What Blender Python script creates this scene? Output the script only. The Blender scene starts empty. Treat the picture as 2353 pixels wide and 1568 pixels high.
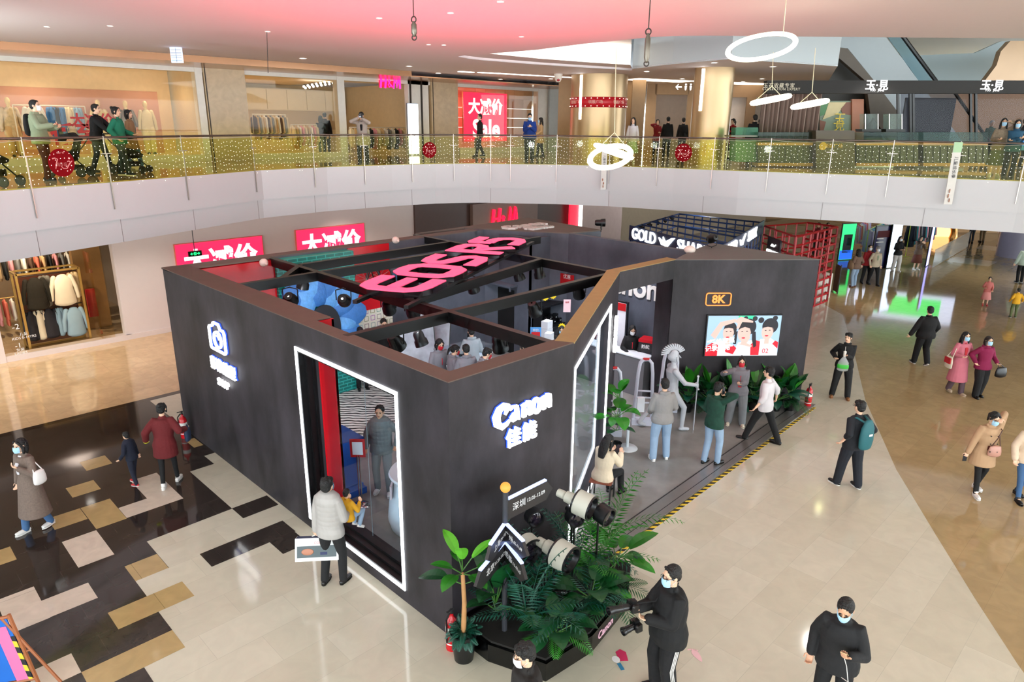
import bpy, bmesh, math, random
from mathutils import Vector, Matrix, noise
random.seed(7)
PI = math.pi
SC = bpy.context.scene
COL = SC.collection

# ---------------------------------------------------------------- camera
FPX = 1595.9
PITCH, ROLL = 0.3017, 0.00946
CAM = Vector((-4.8577, -5.9059, 6.508))
_c, _s = math.cos(PITCH), math.sin(PITCH)
def _o2n(x, y, z):
    k = math.sqrt(.5)
    return Vector(((x+y)*k, (-x+y)*k, z))
_R = _o2n(1, 0, 0); _F = _o2n(0, _c, -_s); _U = _o2n(0, _s, _c)
CR = _R*math.cos(ROLL)+_U*math.sin(ROLL); CU = -_R*math.sin(ROLL)+_U*math.cos(ROLL); CF = _F
cam_d = bpy.data.cameras.new('camera'); cam = bpy.data.objects.new('camera', cam_d); COL.objects.link(cam)
cam.matrix_world = Matrix(((CR.x, CU.x, -CF.x, CAM.x), (CR.y, CU.y, -CF.y, CAM.y), (CR.z, CU.z, -CF.z, CAM.z), (0, 0, 0, 1)))
cam_d.sensor_width = 36; cam_d.lens = FPX/2353*36; cam_d.clip_end = 300
SC.camera = cam
def ray(u, v): return CF+CR*((u-1176.5)/FPX)-CU*((v-784)/FPX)
def at(u, v, z=0.0):
    """photo pixel -> the point of the horizontal level z it shows"""
    d = ray(u, v); t = (z-CAM.z)/d.z
    return CAM+d*t
def onY(u, v, y):
    d = ray(u, v); return CAM+d*((y-CAM.y)/d.y)
def onX(u, v, x):
    d = ray(u, v); return CAM+d*((x-CAM.x)/d.x)
def onP(u, v, p, n):
    d = ray(u, v); p = Vector(p); n = Vector(n); return CAM+d*((p-CAM).dot(n)/d.dot(n))

# ---------------------------------------------------------------- world and light
W = bpy.data.worlds.new('world'); SC.world = W; W.use_nodes = True
bg = W.node_tree.nodes['Background']; bg.inputs[0].default_value = (.86, .95, 1.0, 1); bg.inputs[1].default_value = 5.0
SC.view_settings.view_transform = 'Standard'; SC.view_settings.look = 'None'
SC.view_settings.gamma = 1; SC.view_settings.use_curve_mapping = False
SC.view_settings.exposure = 0.58
try:
    SC.cycles.use_denoising = True; SC.cycles.use_adaptive_sampling = True; SC.cycles.adaptive_threshold = .04; SC.cycles.adaptive_min_samples = 12
    SC.cycles.max_bounces = 6; SC.cycles.diffuse_bounces = 3; SC.cycles.glossy_bounces = 3
    SC.cycles.transmission_bounces = 4; SC.cycles.transparent_max_bounces = 10
    SC.cycles.sample_clamp_indirect = 4
    SC.cycles.caustics_reflective = False; SC.cycles.caustics_refractive = False
except Exception: pass
def lamp(kind, name, loc, power, color=(1, 1, 1), size=.1, aim=None, spot=None, sizey=None, blend=.6):
    l = bpy.data.lights.new(name, kind); l.energy = power; l.color = color
    if kind == 'AREA':
        l.size = size
        if sizey: l.shape = 'RECTANGLE'; l.size_y = sizey
    else: l.shadow_soft_size = size
    if kind == 'SPOT': l.spot_size = spot or 1.4; l.spot_blend = blend
    o = bpy.data.objects.new(name, l); COL.objects.link(o); o.location = loc
    if aim is not None:
        o.rotation_euler = (Vector(aim)-Vector(loc)).to_track_quat('-Z', 'Y').to_euler()
    return o
CEIL = 8.5; Z2 = 5.19; BH = 3.62
ORD = 'first second third fourth fifth sixth seventh eighth ninth tenth eleventh twelfth thirteenth fourteenth fifteenth sixteenth seventeenth eighteenth nineteenth twentieth twenty-first twenty-second twenty-third twenty-fourth twenty-fifth twenty-sixth twenty-seventh twenty-eighth'.split()

# ---------------------------------------------------------------- materials
MATS = {}
def rgb(h):
    if isinstance(h, str):
        h = [int(h[i:i+2], 16)/255 for i in (0, 2, 4)]
    return tuple((c/12.92 if c <= .04045 else ((c+.055)/1.055)**2.4) for c in h)
def mat(name, color='808080', rough=.5, metal=0, emit=None, es=1, var=.08, scale=6, bump=0, bscale=30, coat=0, spec=None, alpha=None):
    if name in MATS: return MATS[name]
    m = bpy.data.materials.new(name); m.use_nodes = True; nt = m.node_tree; b = nt.nodes['Principled BSDF']
    c = rgb(color)
    b.inputs['Roughness'].default_value = rough; b.inputs['Metallic'].default_value = metal
    if spec is not None: b.inputs['Specular IOR Level'].default_value = spec
    if coat: b.inputs['Coat Weight'].default_value = coat; b.inputs['Coat Roughness'].default_value = .05
    tc = nt.nodes.new('ShaderNodeTexCoord')
    n = nt.nodes.new('ShaderNodeTexNoise'); n.inputs['Scale'].default_value = scale; n.inputs['Detail'].default_value = 3
    nt.links.new(tc.outputs['Object'], n.inputs['Vector'])
    mx = nt.nodes.new('ShaderNodeMix'); mx.data_type = 'RGBA'
    mx.inputs[6].default_value = (*[x*(1-var) for x in c], 1); mx.inputs[7].default_value = (*[min(1, x*(1+var)) for x in c], 1)
    nt.links.new(n.outputs['Fac'], mx.inputs[0]); nt.links.new(mx.outputs[2], b.inputs['Base Color'])
    if emit is not None:
        b.inputs['Emission Color'].default_value = (*rgb(emit), 1); b.inputs['Emission Strength'].default_value = es
    if bump:
        n2 = nt.nodes.new('ShaderNodeTexNoise'); n2.inputs['Scale'].default_value = bscale; n2.inputs['Detail'].default_value = 2
        nt.links.new(tc.outputs['Object'], n2.inputs['Vector'])
        bp = nt.nodes.new('ShaderNodeBump'); bp.inputs['Strength'].default_value = bump; bp.inputs['Distance'].default_value = .02
        nt.links.new(n2.outputs['Fac'], bp.inputs['Height']); nt.links.new(bp.outputs[0], b.inputs['Normal'])
    MATS[name] = m; return m
def glass(name, tint='ffffff', refl=.12, op=0.0, opcol='ffffff'):
    if name in MATS: return MATS[name]
    m = bpy.data.materials.new(name); m.use_nodes = True; nt = m.node_tree; nt.nodes.clear()
    o = nt.nodes.new('ShaderNodeOutputMaterial'); t = nt.nodes.new('ShaderNodeBsdfTransparent'); g = nt.nodes.new('ShaderNodeBsdfGlossy')
    t.inputs[0].default_value = (*rgb(tint), 1); g.inputs[1].default_value = .02
    f = nt.nodes.new('ShaderNodeLayerWeight'); f.inputs[0].default_value = .5
    pw = nt.nodes.new('ShaderNodeMath'); pw.operation = 'POWER'; pw.inputs[1].default_value = 4; nt.links.new(f.outputs['Facing'], pw.inputs[0])
    ma = nt.nodes.new('ShaderNodeMath'); ma.operation = 'MULTIPLY_ADD'; ma.inputs[1].default_value = .35; ma.inputs[2].default_value = .004+refl*.022
    nt.links.new(pw.outputs[0], ma.inputs[0])
    mx = nt.nodes.new('ShaderNodeMixShader'); nt.links.new(ma.outputs[0], mx.inputs[0])
    nt.links.new(t.outputs[0], mx.inputs[1]); nt.links.new(g.outputs[0], mx.inputs[2])
    last = mx
    if op:
        d = nt.nodes.new('ShaderNodeBsdfDiffuse'); d.inputs[0].default_value = (*rgb(opcol), 1)
        m2 = nt.nodes.new('ShaderNodeMixShader'); m2.inputs[0].default_value = op
        nt.links.new(mx.outputs[0], m2.inputs[1]); nt.links.new(d.outputs[0], m2.inputs[2]); last = m2
    nt.links.new(last.outputs[0], o.inputs[0]); MATS[name] = m; return m
def emitmat(name, color, s):
    if name in MATS: return MATS[name]
    m = bpy.data.materials.new(name); m.use_nodes = True; nt = m.node_tree; b = nt.nodes['Principled BSDF']
    b.inputs['Base Color'].default_value = (*[x*.5 for x in rgb(color)], 1)
    b.inputs['Emission Color'].default_value = (*rgb(color), 1); b.inputs['Emission Strength'].default_value = s
    MATS[name] = m; return m

# ---------------------------------------------------------------- mesh helpers
class MB:
    """collects shapes, then links them as one mesh object"""
    def __init__(s): s.v = []; s.f = []; s.m = []; s.cm = 0
    def add(s, vs, fs):
        b = len(s.v); s.v += [tuple(v) for v in vs]; s.f += [tuple(b+i for i in f) for f in fs]; s.m += [s.cm]*len(fs); return s
    def box(s, c, d, rot=0, ax='Z'):
        M = Matrix.Rotation(rot, 3, ax); c = Vector(c)
        vs = [c+M@Vector((x*d[0]/2, y*d[1]/2, z*d[2]/2)) for z in (-1, 1) for y in (-1, 1) for x in (-1, 1)]
        return s.add(vs, [(0, 2, 3, 1), (4, 5, 7, 6), (0, 1, 5, 4), (2, 6, 7, 3), (0, 4, 6, 2), (1, 3, 7, 5)])
    def bb(s, a, b):
        return s.box([(a[i]+b[i])/2 for i in range(3)], [abs(b[i]-a[i]) for i in range(3)])
    def obox(s, c, X, Y, Z):
        """box with half axes X, Y, Z"""
        c = Vector(c); X = Vector(X); Y = Vector(Y); Z = Vector(Z)
        vs = [c+X*x+Y*y+Z*z for z in (-1, 1) for y in (-1, 1) for x in (-1, 1)]
        return s.add(vs, [(0, 2, 3, 1), (4, 5, 7, 6), (0, 1, 5, 4), (2, 6, 7, 3), (0, 4, 6, 2), (1, 3, 7, 5)])
    def prism(s, poly, z0, z1):
        n = len(poly)
        a = sum(poly[i][0]*poly[(i+1) % n][1]-poly[(i+1) % n][0]*poly[i][1] for i in range(n))
        if a < 0: poly = poly[::-1]
        vs = [(p[0], p[1], z0) for p in poly]+[(p[0], p[1], z1) for p in poly]
        return s.add(vs, [tuple(range(n-1, -1, -1)), tuple(range(n, 2*n))]+[(i, (i+1) % n, n+(i+1) % n, n+i) for i in range(n)])
    def prismf(s, poly, O, X, Y, Z, z0, z1):
        """prism of a 2D outline in a frame"""
        O, X, Y, Z = Vector(O), Vector(X), Vector(Y), Vector(Z); n = len(poly)
        vs = [O+X*p[0]+Y*p[1]+Z*z0 for p in poly]+[O+X*p[0]+Y*p[1]+Z*z1 for p in poly]
        return s.add(vs, [tuple(range(n-1, -1, -1)), tuple(range(n, 2*n))]+[(i, (i+1) % n, n+(i+1) % n, n+i) for i in range(n)])
    def cyl(s, a, b, r, r2=None, n=12, cap=True):
        a = Vector(a); b = Vector(b); r2 = r if r2 is None else r2
        d = (b-a).normalized(); h = Vector((0, 0, 1)) if abs(d.z) < .9 else Vector((1, 0, 0))
        x = d.cross(h).normalized(); y = d.cross(x)
        vs = [a+(x*math.cos(2*PI*i/n)+y*math.sin(2*PI*i/n))*r for i in range(n)]+[b+(x*math.cos(2*PI*i/n)+y*math.sin(2*PI*i/n))*r2 for i in range(n)]
        fs = [(i, (i+1) % n, n+(i+1) % n, n+i) for i in range(n)]
        if cap: fs += [tuple(range(n-1, -1, -1)), tuple(range(n, 2*n))]
        return s.add(vs, fs)
    def rod(s, pts, r, n=8):
        for a, b in zip(pts[:-1], pts[1:]): s.cyl(a, b, r, n=n)
        return s
    def tube(s, pts, rad, side=None, n=12, caps=True, ck=1):
        """smooth limb through pts; rad = r or (rx, ry) per point; side = direction of rx"""
        pts = [Vector(p) for p in pts]; rad = [(q, q) if not isinstance(q, tuple) else q for q in rad]
        m = len(pts); T = []
        for i in range(m):
            d = (pts[min(i+1, m-1)]-pts[max(i-1, 0)]); T.append(d.normalized() if d.length > 1e-9 else Vector((0, 0, 1)))
        sd = Vector(side) if side is not None else (Vector((1, 0, 0)) if abs(T[0].x) < .8 else Vector((0, 1, 0)))
        rings = []
        def ring(p, t, rx, ry):
            nonlocal sd
            x = (sd-t*sd.dot(t))
            if x.length < 1e-4: x = t.orthogonal()
            x.normalize(); y = t.cross(x)
            rings.append([p+x*rx*math.cos(2*PI*k/n)+y*ry*math.sin(2*PI*k/n) for k in range(n)])
        if caps:
            rm = min(rad[0])
            for q in (.97, .8, .45): ring(pts[0]-T[0]*rm*q*ck, T[0], rad[0][0]*math.sqrt(1-q*q), rad[0][1]*math.sqrt(1-q*q))
        for p, t, q in zip(pts, T, rad): ring(p, t, q[0], q[1])
        if caps:
            rm = min(rad[-1])
            for q in (.45, .8, .97): ring(pts[-1]+T[-1]*rm*q*ck, T[-1], rad[-1][0]*math.sqrt(1-q*q), rad[-1][1]*math.sqrt(1-q*q))
        vs = [v for r in rings for v in r]; R = len(rings)
        fs = [(j*n+i, j*n+(i+1) % n, (j+1)*n+(i+1) % n, (j+1)*n+i) for j in range(R-1) for i in range(n)]
        fs += [tuple(range(n-1, -1, -1)), tuple(range((R-1)*n, R*n))]
        return s.add(vs, fs)
    def ball(s, c, r, n=12, m=8, axes=None):
        c = Vector(c); r = (r, r, r) if not isinstance(r, tuple) else r
        A = axes or (Vector((1, 0, 0)), Vector((0, 1, 0)), Vector((0, 0, 1)))
        P = lambda a, b: c+A[0]*r[0]*math.sin(b)*math.cos(a)+A[1]*r[1]*math.sin(b)*math.sin(a)+A[2]*r[2]*math.cos(b)
        vs = [P(0, 0)]+[P(2*PI*i/n, PI*j/m) for j in range(1, m) for i in range(n)]+[P(0, PI)]
        fs = [(0, 1+i, 1+(i+1) % n) for i in range(n)]
        fs += [(1+j*n+i, 1+(j+1)*n+i, 1+(j+1)*n+(i+1) % n, 1+j*n+(i+1) % n) for j in range(m-2) for i in range(n)]
        e = len(vs)-1; b = 1+(m-2)*n
        fs += [(b+i, e, b+(i+1) % n) for i in range(n)]
        return s.add(vs, fs)
    def lathe(s, c, prof, n=20, Z=None):
        """prof: (r, z) pairs"""
        c = Vector(c); Z = Vector(Z or (0, 0, 1)); x = Z.orthogonal().normalized(); y = Z.cross(x)
        vs = [c+Z*z+(x*math.cos(2*PI*i/n)+y*math.sin(2*PI*i/n))*max(r, 1e-4) for r, z in prof for i in range(n)]; m = len(prof)
        fs = [(j*n+i, j*n+(i+1) % n, (j+1)*n+(i+1) % n, (j+1)*n+i) for j in range(m-1) for i in range(n)]
        return s.add(vs, fs)
    def torus(s, c, R, r, Z=(0, 0, 1), n=40, m=8, squash=1):
        c = Vector(c); Z = Vector(Z).normalized(); x = Z.orthogonal().normalized(); y = Z.cross(x); vs = []
        for i in range(n):
            a = 2*PI*i/n; d = x*math.cos(a)+y*math.sin(a)
            for j in range(m):
                b = 2*PI*j/m; vs.append(c+d*(R+r*math.cos(b))+Z*r*squash*math.sin(b))
        fs = [(i*m+j, ((i+1) % n)*m+j, ((i+1) % n)*m+(j+1) % m, i*m+(j+1) % m) for i in range(n) for j in range(m)]
        return s.add(vs, fs)
    def quad(s, *p): return s.add(p, [tuple(range(len(p)))])
    def stroke(s, pts, O, X, Y, Z, z0, z1):
        """flat pen stroke: pts (x, y, width)"""
        n = len(pts); L = []; R_ = []
        for i, p in enumerate(pts):
            a = pts[max(i-1, 0)]; b = pts[min(i+1, n-1)]; d = Vector((b[0]-a[0], b[1]-a[1]))
            d = d.normalized() if d.length > 1e-9 else Vector((1, 0)); nn = Vector((-d.y, d.x))*p[2]/2
            L.append((p[0]+nn.x, p[1]+nn.y)); R_.append((p[0]-nn.x, p[1]-nn.y))
        for i in range(n-1):
            s.prismf([L[i], R_[i], R_[i+1], L[i+1]], O, X, Y, Z, z0, z1)
        return s
    def mesh(s, name, mats, smooth=None):
        me = bpy.data.meshes.new(name); me.from_pydata(s.v, [], s.f)
        if not isinstance(mats, (list, tuple)): mats = [mats]
        for m in mats: me.materials.append(m)
        if len(mats) > 1: me.polygons.foreach_set('material_index', s.m)
        if smooth: me.polygons.foreach_set('use_smooth', [True]*len(me.polygons))
        me.update()
        return me
    def build(s, name, mats, parent=None, smooth=None, label=None, cat=None, group=None, kind=None, angle=None, rebase=True):
        me = s.mesh(name, mats, smooth)
        o = bpy.data.objects.new(name, me); COL.objects.link(o)
        if parent is None and rebase and len(s.v):
            xs = [v[0] for v in s.v]; ys = [v[1] for v in s.v]; zs = [v[2] for v in s.v]
            b = Vector(((min(xs)+max(xs))/2, (min(ys)+max(ys))/2, min(zs)))
            me.transform(Matrix.Translation(-b)); o.location = b
        if parent is not None:
            o.parent = parent
            o.matrix_parent_inverse = Matrix.Identity(4)
            wb = WB.get(parent.name)
            if wb is not None: me.transform(wb.inverted()); WB[o.name] = wb
        if smooth and angle: me.set_sharp_from_angle(angle=angle)
        tag(o, label, cat, group, kind); return o
WB = {}   # world base matrix of things, so that their parts can be laid out in world coordinates
def tag(o, label=None, cat=None, group=None, kind=None):
    if label: o['label'] = label
    if cat: o['category'] = cat
    if group: o['group'] = group
    if kind: o['kind'] = kind
    return o
def thing(name, label, cat, loc=(0, 0, 0), rz=0, group=None, kind=None):
    o = bpy.data.objects.new(name, None); COL.objects.link(o); o.empty_display_size = .1
    o.location = loc; o.rotation_euler = (0, 0, rz)
    WB[o.name] = Matrix.Translation(Vector(loc))@Matrix.Rotation(rz, 4, 'Z')
    return tag(o, label, cat, group, kind)
def lthing(name, label, cat, loc=(0, 0, 0), rz=0, group=None):
    """a thing whose parts are laid out in its own local coordinates"""
    o = thing(name, label, cat, loc, rz, group); WB[o.name] = Matrix.Identity(4); return o
def dup(root, loc=None, rz=None, label=None, group=None):
    r = root.copy(); COL.objects.link(r)
    if loc is not None: r.location = loc
    if rz is not None: r.rotation_euler = (0, 0, rz)
    if label: r['label'] = label
    if group: r['group'] = group
    def rec(a, b):
        for ch in KIDS.get(a.name, a.children):
            c = ch.copy(); COL.objects.link(c); c.parent = b; rec(ch, c)
    rec(root, r); return r
KIDS = {}
def struct(mb, name, mats, **k): return mb.build(name, mats, kind='structure', **k)
def text(name, body, loc, X, Y, size, m, depth=.02, bold=0, parent=None, align='CENTER', spacing=1, shear=0, **k):
    cu = bpy.data.curves.new(name, 'FONT'); cu.body = body; cu.size = size; cu.extrude = depth/2; cu.offset = bold
    cu.align_x = align; cu.align_y = 'CENTER'; cu.space_character = spacing; cu.shear = shear; cu.resolution_u = 3
    o = bpy.data.objects.new(name, cu); X = Vector(X).normalized(); Y = Vector(Y); Y = (Y-X*Y.dot(X)).normalized(); Z = X.cross(Y)
    COL.objects.link(o); dg = bpy.context.evaluated_depsgraph_get(); me = bpy.data.meshes.new_from_object(o.evaluated_get(dg))
    bpy.data.objects.remove(o)
    me.materials.clear(); me.materials.append(m)
    L = Vector(loc); M = Matrix(((X.x, Y.x, Z.x, L.x), (X.y, Y.y, Z.y, L.y), (X.z, Y.z, Z.z, L.z), (0, 0, 0, 1)))
    o = bpy.data.objects.new(name, me); COL.objects.link(o)
    if parent is not None:
        wb = WB.get(parent.name, Matrix.Identity(4)); me.transform(wb.inverted()@M); o.parent = parent; WB[o.name] = wb
    else: o.matrix_world = M
    tag(o, **k); return o
# ================================================================ the mall
HV = Vector((math.sqrt(.5), math.sqrt(.5), 0)); RV = Vector((math.sqrt(.5), -math.sqrt(.5), 0)); UP = Vector((0, 0, 1))
def PV(u, v, D):
    """the point photo pixel (u, v) shows on the upright plane D metres ahead of the camera"""
    return onP(u, v, CAM+HV*D, HV)
def stone(name, color, tile=.6, tileh=.6, rough=.09, var=.06, grout=.55, spec=.5, mortar=.004, off=0.5, veins=.25):
    m = mat(name, color, rough=rough, var=var, scale=1.3); nt = m.node_tree; b = nt.nodes['Principled BSDF']
    b.inputs['Specular IOR Level'].default_value = spec
    tc = [n for n in nt.nodes if n.type == 'TEX_COORD'][0]
    br = nt.nodes.new('ShaderNodeTexBrick'); br.offset = off; br.inputs['Scale'].default_value = 1
    br.inputs['Brick Width'].default_value = tile; br.inputs['Row Height'].default_value = tileh
    br.inputs['Mortar Size'].default_value = mortar; br.inputs['Mortar Smooth'].default_value = .1; br.inputs['Bias'].default_value = 0
    nt.links.new(tc.outputs['Object'], br.inputs['Vector'])
    br.inputs[1].default_value = (1, 1, 1, 1); br.inputs[2].default_value = (.9, .885, .86, 1); br.inputs[3].default_value = (grout,)*3+(1,)
    src = b.inputs['Base Color'].links[0].from_socket
    mu = nt.nodes.new('ShaderNodeMix'); mu.data_type = 'RGBA'; mu.blend_type = 'MULTIPLY'; mu.inputs[0].default_value = 1
    nt.links.new(src, mu.inputs[6]); nt.links.new(br.outputs[0], mu.inputs[7])
    n2 = nt.nodes.new('ShaderNodeTexNoise'); n2.inputs['Scale'].default_value = 3.2; n2.inputs['Detail'].default_value = 6; n2.inputs['Distortion'].default_value = 1.2
    nt.links.new(tc.outputs['Object'], n2.inputs['Vector'])
    r2 = nt.nodes.new('ShaderNodeMapRange'); r2.inputs[1].default_value = .35; r2.inputs[2].default_value = .7; r2.inputs[3].default_value = 1-veins*.5; r2.inputs[4].default_value = 1+veins*.15
    nt.links.new(n2.outputs[0], r2.inputs[0])
    m3 = nt.nodes.new('ShaderNodeMix'); m3.data_type = 'RGBA'; m3.blend_type = 'MULTIPLY'; m3.inputs[0].default_value = 1
    nt.links.new(mu.outputs[2], m3.inputs[6]); nt.links.new(r2.outputs[0], m3.inputs[7]); nt.links.new(m3.outputs[2], b.inputs['Base Color'])
    return m
beige = stone('beige marble', 'CFCAB7', 1.19, .6, mortar=.003, grout=.8, veins=.12)
tan = stone('tan marble', 'B09870', 1.19, .6, rough=.07, mortar=.003, grout=.8)
dark = stone('dark marble', '38312D', .95, .4755, rough=.07, mortar=.003, grout=1.4, veins=.6)
gold = stone('golden marble', 'B69C6B', 5, 5, rough=.08)
pale = stone('pale marble', 'D3C5B4', 5, 5, rough=.08)
brownstone = stone('warm brown marble', 'D2B48C', .95, .95, rough=.06, grout=.8)
black = mat('black metal', '0B0B0C', rough=.4)
white = mat('white plaster', 'D8D2CE', rough=.6, var=.02)
# --- ground floor, one inlaid surface
f = MB(); f.cm = 0
def rect(x0, y0, x1, y1, z, m): f.cm = m; f.quad((x0, y0, z), (x1, y0, z), (x1, y1, z), (x0, y1, z))
def poly(pts, z, m):
    f.cm = m; n = len(pts); a = sum(pts[i][0]*pts[(i+1) % n][1]-pts[(i+1) % n][0]*pts[i][1] for i in range(n))
    if a < 0: pts = pts[::-1]
    f.quad(*[(p[0], p[1], z) for p in pts])
rect(-30, -30, 70, 70, 0, 0)
poly([(-30, -36), (3.2, -6.6), (4.83, -5.38), (5.97, -4.64), (7.39, -3.76), (9.43, -2.51), (12.87, -.72), (17.13, 1.13), (21, 2.9), (24, 6), (30, 9), (70, 8), (70, -36)], .0006, 1)
GX = [-6.1, -5.6, -5.15, -4.65, -4.15, -3.69, -3.09, -2.59, -2.115, -1.64, -1.165, -.69, -.22, 0.02]
# dark field left of the booth
poly([(-30, 11.45), (-30, -5), (-6.1, -5), (-6.1, 1.35), (-3.69, 1.35), (-3.69, 1.83), (-3.09, 1.83), (-3.09, 2.31), (-2.59, 2.31), (-2.59, 3.26), (-2.59, 4.2), (-2.115, 4.2), (-2.115, 5.17), (-.69, 5.2), (-.69, 7.1), (-.22, 7.1), (-.22, 7.58), (.02, 7.58), (.02, 11.45)], .0012, 2)
rect(-30, 11.45, 14, 11.66, .0018, 6); rect(-30, 11.66, 14, 17.3, .0012, 5)
def T(x0, y0, x1, y1, m): rect(x0, y0, x1, y1, .0018, m)
T(-2.115, 8.51, -1.66, 9.0, 3); T(-2.59, 7.55, -2.13, 8.02, 3); T(-2.59, 6.13, -2.12, 7.06, 3); T(-3.09, 6.58, -2.6, 7.06, 3)
T(-3.1, 5.15, -2.6, 6.1, 4); T(-4.15, 4.16, -3.69, 5.1, 4); T(-3.69, 4.17, -3.1, 4.65, 4)
T(-2.115, 6.15, -1.17, 6.6, 4); T(-1.64, 6.6, -1.17, 7.5, 4)
T(-2.59, 4.2, -2.12, 4.7, 3); T(-2.59, 3.74, -2.12, 4.2, 0); T(-2.59, 3.26, -2.1, 3.72, 3); T(-3.1, 3.26, -2.59, 3.72, 3)
T(-1.64, 3.77, -.24, 4.23, 2); T(-.7, 3.32, -.26, 3.77, 2); T(-.69, 4.76, -.04, 5.21, 2)
T(-3.67, 2.3, -2.59, 2.75, 3); T(-4.15, 2.75, -3.67, 3.2, 4); T(-4.15, 6.05, -3.72, 6.53, 3); T(-.22, 8.1, -.03, 8.58, 3)
T(-5.15, 7.1, -4.15, 7.58, 3); T(-4.65, 8.5, -4.15, 9.4, 4); T(-6.1, 4.2, -5.6, 5.6, 4); T(-5.15, 1.8, -4.15, 2.3, 3); T(-4.65, 1.35, -3.69, 1.8, 4)
# far right: chequered field beyond
rg = random.Random(3)
for i in range(12):
    for j in range(14):
        x = 36+i*1.9; y = -8+j*1.9
        if rg.random() < .5: rect(x, y, x+1.9, y+1.9, .0018, rg.choice([2, 4, 2, 3]))
for i in range(5):
    for j in range(6):
        x = 24.5+i*2.1; y = 9.5+j*2.1
        if rg.random() < .6: rect(x, y, x+2.1, y+2.1, .0022, rg.choice([2, 4, 2]))
struct(f, 'floor', [beige, tan, dark, gold, pale, brownstone, mat('dark stone border', '2A221D', rough=.08)], rebase=False)

# --- upper gallery: slab, fascias
EDGE = [at(u, v, Z2) for u, v in [(-420, 470), (-200, 453), (0, 437), (150, 425.5), (300, 414), (450, 402), (600, 390), (750, 383), (900, 378), (1000, 375.5), (1060, 375), (1100, 375), (1170, 376), (1280, 377.5), (1400, 380.5), (1550, 386), (1700, 392), (1850, 397), (2000, 402), (2180, 409), (2353, 415.5), (2600, 426), (2900, 440)]]
EDGE = [(p.x, p.y) for p in EDGE]
def offset(pl, d):
    out = []
    for i, p in enumerate(pl):
        a = Vector(pl[max(i-1, 0)]); b = Vector(pl[min(i+1, len(pl)-1)]); t = (b-a).normalized(); out.append((p[0]-t.y*d, p[1]+t.x*d))
    return out
FAR = [(30, -20), (60, -20), (60, 60), (-25, 60), (-25, 6)]
gfloor = stone('gallery marble', 'CDB288', 1.2, .6, rough=.05, mortar=.004, grout=.8)
fasc = mat('white fascia panel', 'C4C2C3', rough=.35, var=.015)
s = MB(); s.prism(EDGE+FAR, 4.32, Z2-.02); struct(s, 'ceiling_gallery_slab', fasc, rebase=False)
s = MB(); s.prism(offset(EDGE, .04)+FAR, Z2-.02, Z2); struct(s, 'floor_gallery', gfloor, rebase=False)
s = MB(); s.prism(offset(EDGE, .07)+FAR, 3.78, 4.32); struct(s, 'ceiling_lower', fasc, rebase=False)
# seams in the fascia
s = MB(); sm = mat('dark seam', '8E8684', rough=.6)
def edge_at(u):
    """point of the slab edge above photo column u, with its tangent"""
    best = None
    for a, b in zip(EDGE[:-1], EDGE[1:]):
        A = Vector((a[0], a[1], 0)); B = Vector((b[0], b[1], 0)); n = Vector((-(B-A).y, (B-A).x, 0)).normalized()
        d = ray(u, 400); den = d.x*n.x+d.y*n.y
        if abs(den) < 1e-9: continue
        t = ((A-CAM).x*n.x+(A-CAM).y*n.y)/den; q = CAM+d*t; k = (Vector((q.x, q.y, 0))-A).dot(B-A)/(B-A).length_squared
        if -1e-3 <= k <= 1.001 and t > 0: return Vector((q.x, q.y, 0)), (B-A).normalized()
    return best
for u in (62, 265, 438, 590, 722, 838, 947, 1127, 1400, 1620, 1900, 2140):
    e = edge_at(u)
    if e: p, t = e; nn = Vector((t.y, -t.x, 0)); s.obox(p+nn*(-.068)+UP*4.05, t*.006, nn*.004, UP*.27)
struct(s, 'trim_fascia', sm, rebase=False)
# unseen spots aimed upward, added to brighten the atrium ceiling
for q_ in ((-9, 8), (-9, 3), (-5, 12.5), (-3, -1)): lamp('SPOT', 'ceiling_fill_light', (q_[0], q_[1], 5.3), 520, (.84, .97, 1), .2, aim=(q_[0]+2.2, q_[1]+1.5, 8.5), spot=2.3, blend=1)
# --- railing, one continuous balustrade
rail_m = mat('brushed brown steel', '6E625A', rough=.25, metal=.9); post_m = mat('satin steel', 'A79C94', rough=.3, metal=.8)
rt = thing('balcony_railing', 'glass balustrade with steel handrail along the curved upper gallery edge', 'railing')
R_IN = [Vector((x, y, 0)) for x, y in offset(EDGE, .02)]
m = MB(); m.tube([p+UP*(Z2+.97) for p in R_IN], [.026]*len(R_IN), n=8); m.build('handrail', rail_m, rt, smooth=True)
rglass = glass('railing glass', 'F1F3CE', refl=.08)
m = MB()
for a, b in zip(R_IN[:-1], R_IN[1:]):
    t = (b-a).normalized(); m.obox((a+b)/2+UP*(Z2+.44), (b-a)/2, Vector((-t.y, t.x, 0))*.006, UP*.47)
m.build('glass_panel', rglass, rt)
PU = [68-4, 250, 425, 585, 722, 838, 947, 1043, 1128, 1173, 1278, 1400, 1510, 1636, 1764, 1904, 2043, 2195, 2348]
POSTS = []
for u in [-180, -60]+PU+[2500]:
    e = edge_at(u)
    if not e: continue
    p, t = e; POSTS.append((p, t)); nn = Vector((t.y, -t.x, 0))
    m = MB(); m.obox(p+nn*.03+UP*(Z2-.0), t*.012, nn*.008, UP*.62) ; m.obox(p+nn*.0+UP*(Z2+.8), t*.01, nn*.008, UP*.2)
    m.obox(p+nn*.03+UP*(Z2+.62), t*.14, nn*.006, UP*.008); m.build('post', post_m, rt)
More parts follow.
